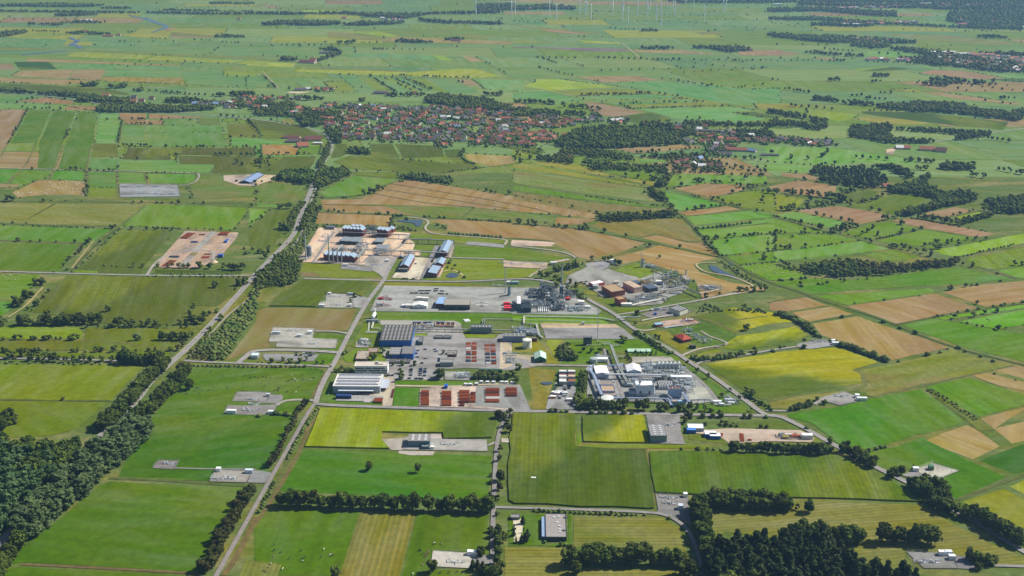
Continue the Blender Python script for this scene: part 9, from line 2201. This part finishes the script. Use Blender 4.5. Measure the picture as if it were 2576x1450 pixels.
# ---- street lamps along the works roads
lp = MB(); lp.tube([(0,0,0),(0,0,7),(1,0,7.6),(1.8,0,7.6)], .12, 6); LPM = mesh_np('pole', lp.V, lp.F, [M('c4c8cc', .4)]); l2 = MB().box(1.5, -.2, 7.5, 2.3, .2, 7.75); LHM = mesh_np('lamp_head', l2.V, l2.F, [M('e4e6e8', .4)])
for i, (fr, x, y) in enumerate((('22',685,775), ('22',1875,920), ('22',1978,985), ('22',2045,1065), ('22',2200,1125), ('22',495,775), ('22',1463,1255), ('22',1210,1130), ('21',735,1140), ('21',1020,1190), ('21',2028,1190), ('21',345,650), ('21',2385,940), ('20',1743,695), ('21',608,640), ('22',720,1060))):
 X, Y = G(*P1(f'@{fr} {x} {y}')); e = empty('street_lamp', (X, Y, .5), i); tag(e, 'slim grey lamp post standing beside the works roads', 'street lamp', 'lamp posts of the works'); link(bpy.data.objects.new('pole', LPM), e); link(bpy.data.objects.new('lamp_head', LHM), e)
# ---- cows: one continuous body, a neck that reaches the grass, four jointed legs
def cow_mesh(hx):
 m, nt, b = new_mat('cowhide_'+hx, .8, .1); tc = nd(nt, 'ShaderNodeTexCoord'); n = nd(nt, 'ShaderNodeTexNoise'); n.inputs['Scale'].default_value = 1.3; n.inputs['Detail'].default_value = 1
 nt.links.new(tc.outputs['Object'], n.inputs['Vector']); oi = nd(nt, 'ShaderNodeObjectInfo')
 c = mixc(nt, rng(nt, n.outputs[0], .56, .58), srgb(hx), srgb('e8e4dc')); nt.links.new(c, b.inputs['Base Color'])
 V = [(0,0,1.12),(.55,0,1.1),(1.1,0,1.12),(1.45,0,1.05),(1.75,0,.65),(1.95,0,.3),(-.5,0,1.12),(-.78,0,1.02),(-.84,0,.5)]; E = [(0,1),(1,2),(2,3),(3,4),(4,5),(0,6),(6,7),(7,8)]
 S = [(.36,.40),(.36,.42),(.33,.40),(.2,.26),(.15,.18),(.08,.09),(.34,.36),(.14,.2),(.04,.04)]
 for s_ in (-1, 1):
  i = len(V); V += [(1.1,.22*s_,.85),(1.13,.22*s_,.48),(1.1,.22*s_,.05)]; E += [(2,i),(i,i+1),(i+1,i+2)]; S += [(.15,.15),(.075,.075),(.06,.06)]
  i = len(V); V += [(-.55,.22*s_,.85),(-.42,.22*s_,.62),(-.62,.22*s_,.42),(-.55,.22*s_,.05)]; E += [(6,i),(i,i+1),(i+1,i+2),(i+2,i+3)]; S += [(.2,.2),(.12,.12),(.075,.075),(.06,.06)]
  i = len(V); V += [(1.68,.16*s_,.82)]; E += [(4,i)]; S += [(.05,.05)]
 me = bpy.data.meshes.new('cow'); me.from_pydata(V, E, []); o = bpy.data.objects.new('tmp_cow', me); col.objects.link(o)
 o.modifiers.new('skin', 'SKIN'); o.modifiers.new('sub', 'SUBSURF').levels = 1
 for v, s_ in zip(me.skin_vertices[0].data, S): v.radius = s_
 me.skin_vertices[0].data[0].use_root = True
 dg = bpy.context.evaluated_depsgraph_get(); m2 = bpy.data.meshes.new_from_object(o.evaluated_get(dg)); m2.name = 'cow'; m2.materials.clear(); m2.materials.append(m); bpy.data.objects.remove(o); return m2
COW = {k: cow_mesh(h) for k, h in (('k', '181616'), ('w', 'cfc8bc'), ('n', '6a4030'))}
for fr, tx, s in (('31', 'in the lower left meadow', '172 1148 k 188 1200 k 255 1223 k 180 1260 n 335 1282 k 455 1290 k 472 1310 w 487 1270 k 453 1200 k 683 1192 w 657 1270 k 752 1246 w 775 1250 k 150 1335 w 130 1370 k 272 1385 w 85 1405 n 105 1410 n 830 1350 k'),
 ('31', 'beside the bottom concrete pad', '1798 1128 w 1798 1138 k 1865 1136 k 1652 1196 k 1660 1206 k 1685 1235 k 1735 1212 n 1722 1230 n 1705 1252 n 1710 1265 n 1680 1350 n 1935 1425 k 2018 1420 k 2085 1425 k 1858 1425 k 1580 1435 w'),
 ('20', 'around the lone oak', '1728 1050 w 1780 1050 k 1820 1055 k 1870 1068 n 1880 1078 n 1972 1012 k 1960 1035 k 2000 1018 n 2035 1038 k 2095 1040 k 2000 1072 k 2288 1012 k 2242 895 k 2120 848 k 2458 895 k 2520 915 k 2565 905 k 2448 1042 k 2532 842 k'),
 ('21', 'left of the site road', '12 910 k 72 902 k 108 910 k 165 910 w 350 885 w 467 888 k 320 945 k 368 928 k 392 925 w 402 940 w 470 935 k 485 925 k 495 915 k 522 930 k 543 938 w 580 912 k 80 998 k 187 1040 k 235 1012 k 230 1024 k 225 1045 k 222 1034 k 317 1052 k 405 1058 w 435 1010 k 585 852 k 612 832 k 655 852 k 560 828 k'),
 ('10', 'by the left lane', '30 1330 w 45 1342 w 62 1330 k 78 1325 k 95 1322 w 110 1330 w 165 1320 k 185 1322 w 158 1375 w 98 1378 k 270 390 w 1800 335 n 1850 335 n'),
 ('23', 'at the far right', '2205 325 k 2220 345 k 2215 320 w 2235 325 w 2058 358 w 2018 340 w 1925 315 w 1885 340 n 1830 335 n 1850 335 w'),
 ('13', 'in the scrubby right meadow', '480 820 k 450 855 k 440 890 k 560 880 w 620 910 w 625 950 k 675 955 w 715 955 w 742 975 w 775 975 w 790 955 k 320 858 k 120 818 k 225 835 n'),
 ('01', 'in the distant pastures', '770 820 w 790 825 w 740 835 w 1030 875 w 950 875 w 1950 590 w 1980 600 w 2020 605 w 2060 600 w 2100 610 w')):
 t = s.split(); L = sorted((float(t[i]), float(t[i+1]), t[i+2]) for i in range(0, len(t), 3)); cnt = {}
 for x, y, c in L:
  cnt[c] = cnt.get(c, 0)+1; X, Y = G(*P1(f'@{fr} {x} {y}')); o = bpy.data.objects.new('cow', COW[c]); link(o); r = random.Random(int(x+y)); o.location = (X, Y, .45); o.rotation_euler = (0, 0, r.uniform(0, 6.28)); o.scale = (1.08,)*3
  tag(o, f'{ordw(cnt[c])} {dict(k="black and white", w="mostly white", n="brown")[c]} cow from the left {tx}', 'cow', 'cows '+tx)
# ---- round bales
a = MB(); a.tube([(-.7,0,.75),(.7,0,.75)], .75, 14); BALE = [mesh_np('bale', a.V, a.F, [M(h, .7)]) for h in ('e8e8e4', 'cfc09a')]
for fr, k, c, tx, s in (('10', 0, 'white wrapped', 'on the tan stubble field at left', '185 495 225 502 290 497 315 493 368 499 415 488 445 500 467 502 483 465 548 478 605 483 525 423 492 390 507 395 548 410 585 450 622 448 605 397 632 387 662 373 728 387 803 402 835 395 660 433 730 453 772 410 772 455 805 455 697 490 735 490 838 440 835 495 830 510'),
 ('11', 0, 'white wrapped', 'in the long stubble strips', '1742 497 1947 524 2178 556 2410 590'), ('12', 0, 'white wrapped', 'at the right of the stubble strips', '42 619 247 648 475 680 671 706'),
 ('12', 1, 'straw', 'in the bright green corner meadow', '2325 1245 2412 1218 2375 1222 2452 1253 2482 1245 2535 1235 2450 1278 2415 1282 2415 1305 2555 1345'), ('13', 1, 'straw', 'left of the brown wood', '65 1295 82 1310 142 1302 230 1300 272 1320 335 1312 18 1340 125 1263 90 1243'), ('13', 1, 'straw', 'in the meadow right of the brown wood', '2072 1174 2118 1181 2146 1188 2268 1194 2346 1209 2378 1218 2404 1176 2258 1259'), ('23', 1, 'straw', 'on the bright strip at the far right', '1816 286 1842 307 2044 246 2108 265 2249 213 2384 211 2472 174 2563 170')):
 t = s.split(); L = sorted((float(t[i]), float(t[i+1])) for i in range(0, len(t), 2))
 for j, (x, y) in enumerate(L):
  X, Y = G(*P1(f'@{fr} {x} {y+3}')); o = bpy.data.objects.new('round_bale', BALE[k]); link(o); o.location = (X, Y, .4); o.rotation_euler = (0, 0, j*1.3); o.scale = (1.15,)*3; tag(o, f'{ordw(j+1)} {c} round bale from the left {tx}', 'bale', 'round bales '+tx)
# ================================================================ AIR
HZ = .000052
mb = MB(); mb.box(-9000, -400, -2, 9000, 15500, 640)
hz = bpy.data.materials.new('haze'); hz.use_nodes = True; nt = hz.node_tree
for n in list(nt.nodes):
 if n.type != 'OUTPUT_MATERIAL': nt.nodes.remove(n)
pv = nt.nodes.new('ShaderNodeVolumePrincipled'); pv.inputs['Color'].default_value = (.30, .60, 1, 1); pv.inputs['Density'].default_value = HZ; pv.inputs['Anisotropy'].default_value = .2
nt.links.new(pv.outputs[0], nt.nodes['Material Output'].inputs['Volume'])
o = mb.build('haze', hz); tag(o, 'pale blue summer haze over the far fields', 'haze', None, 'stuff')
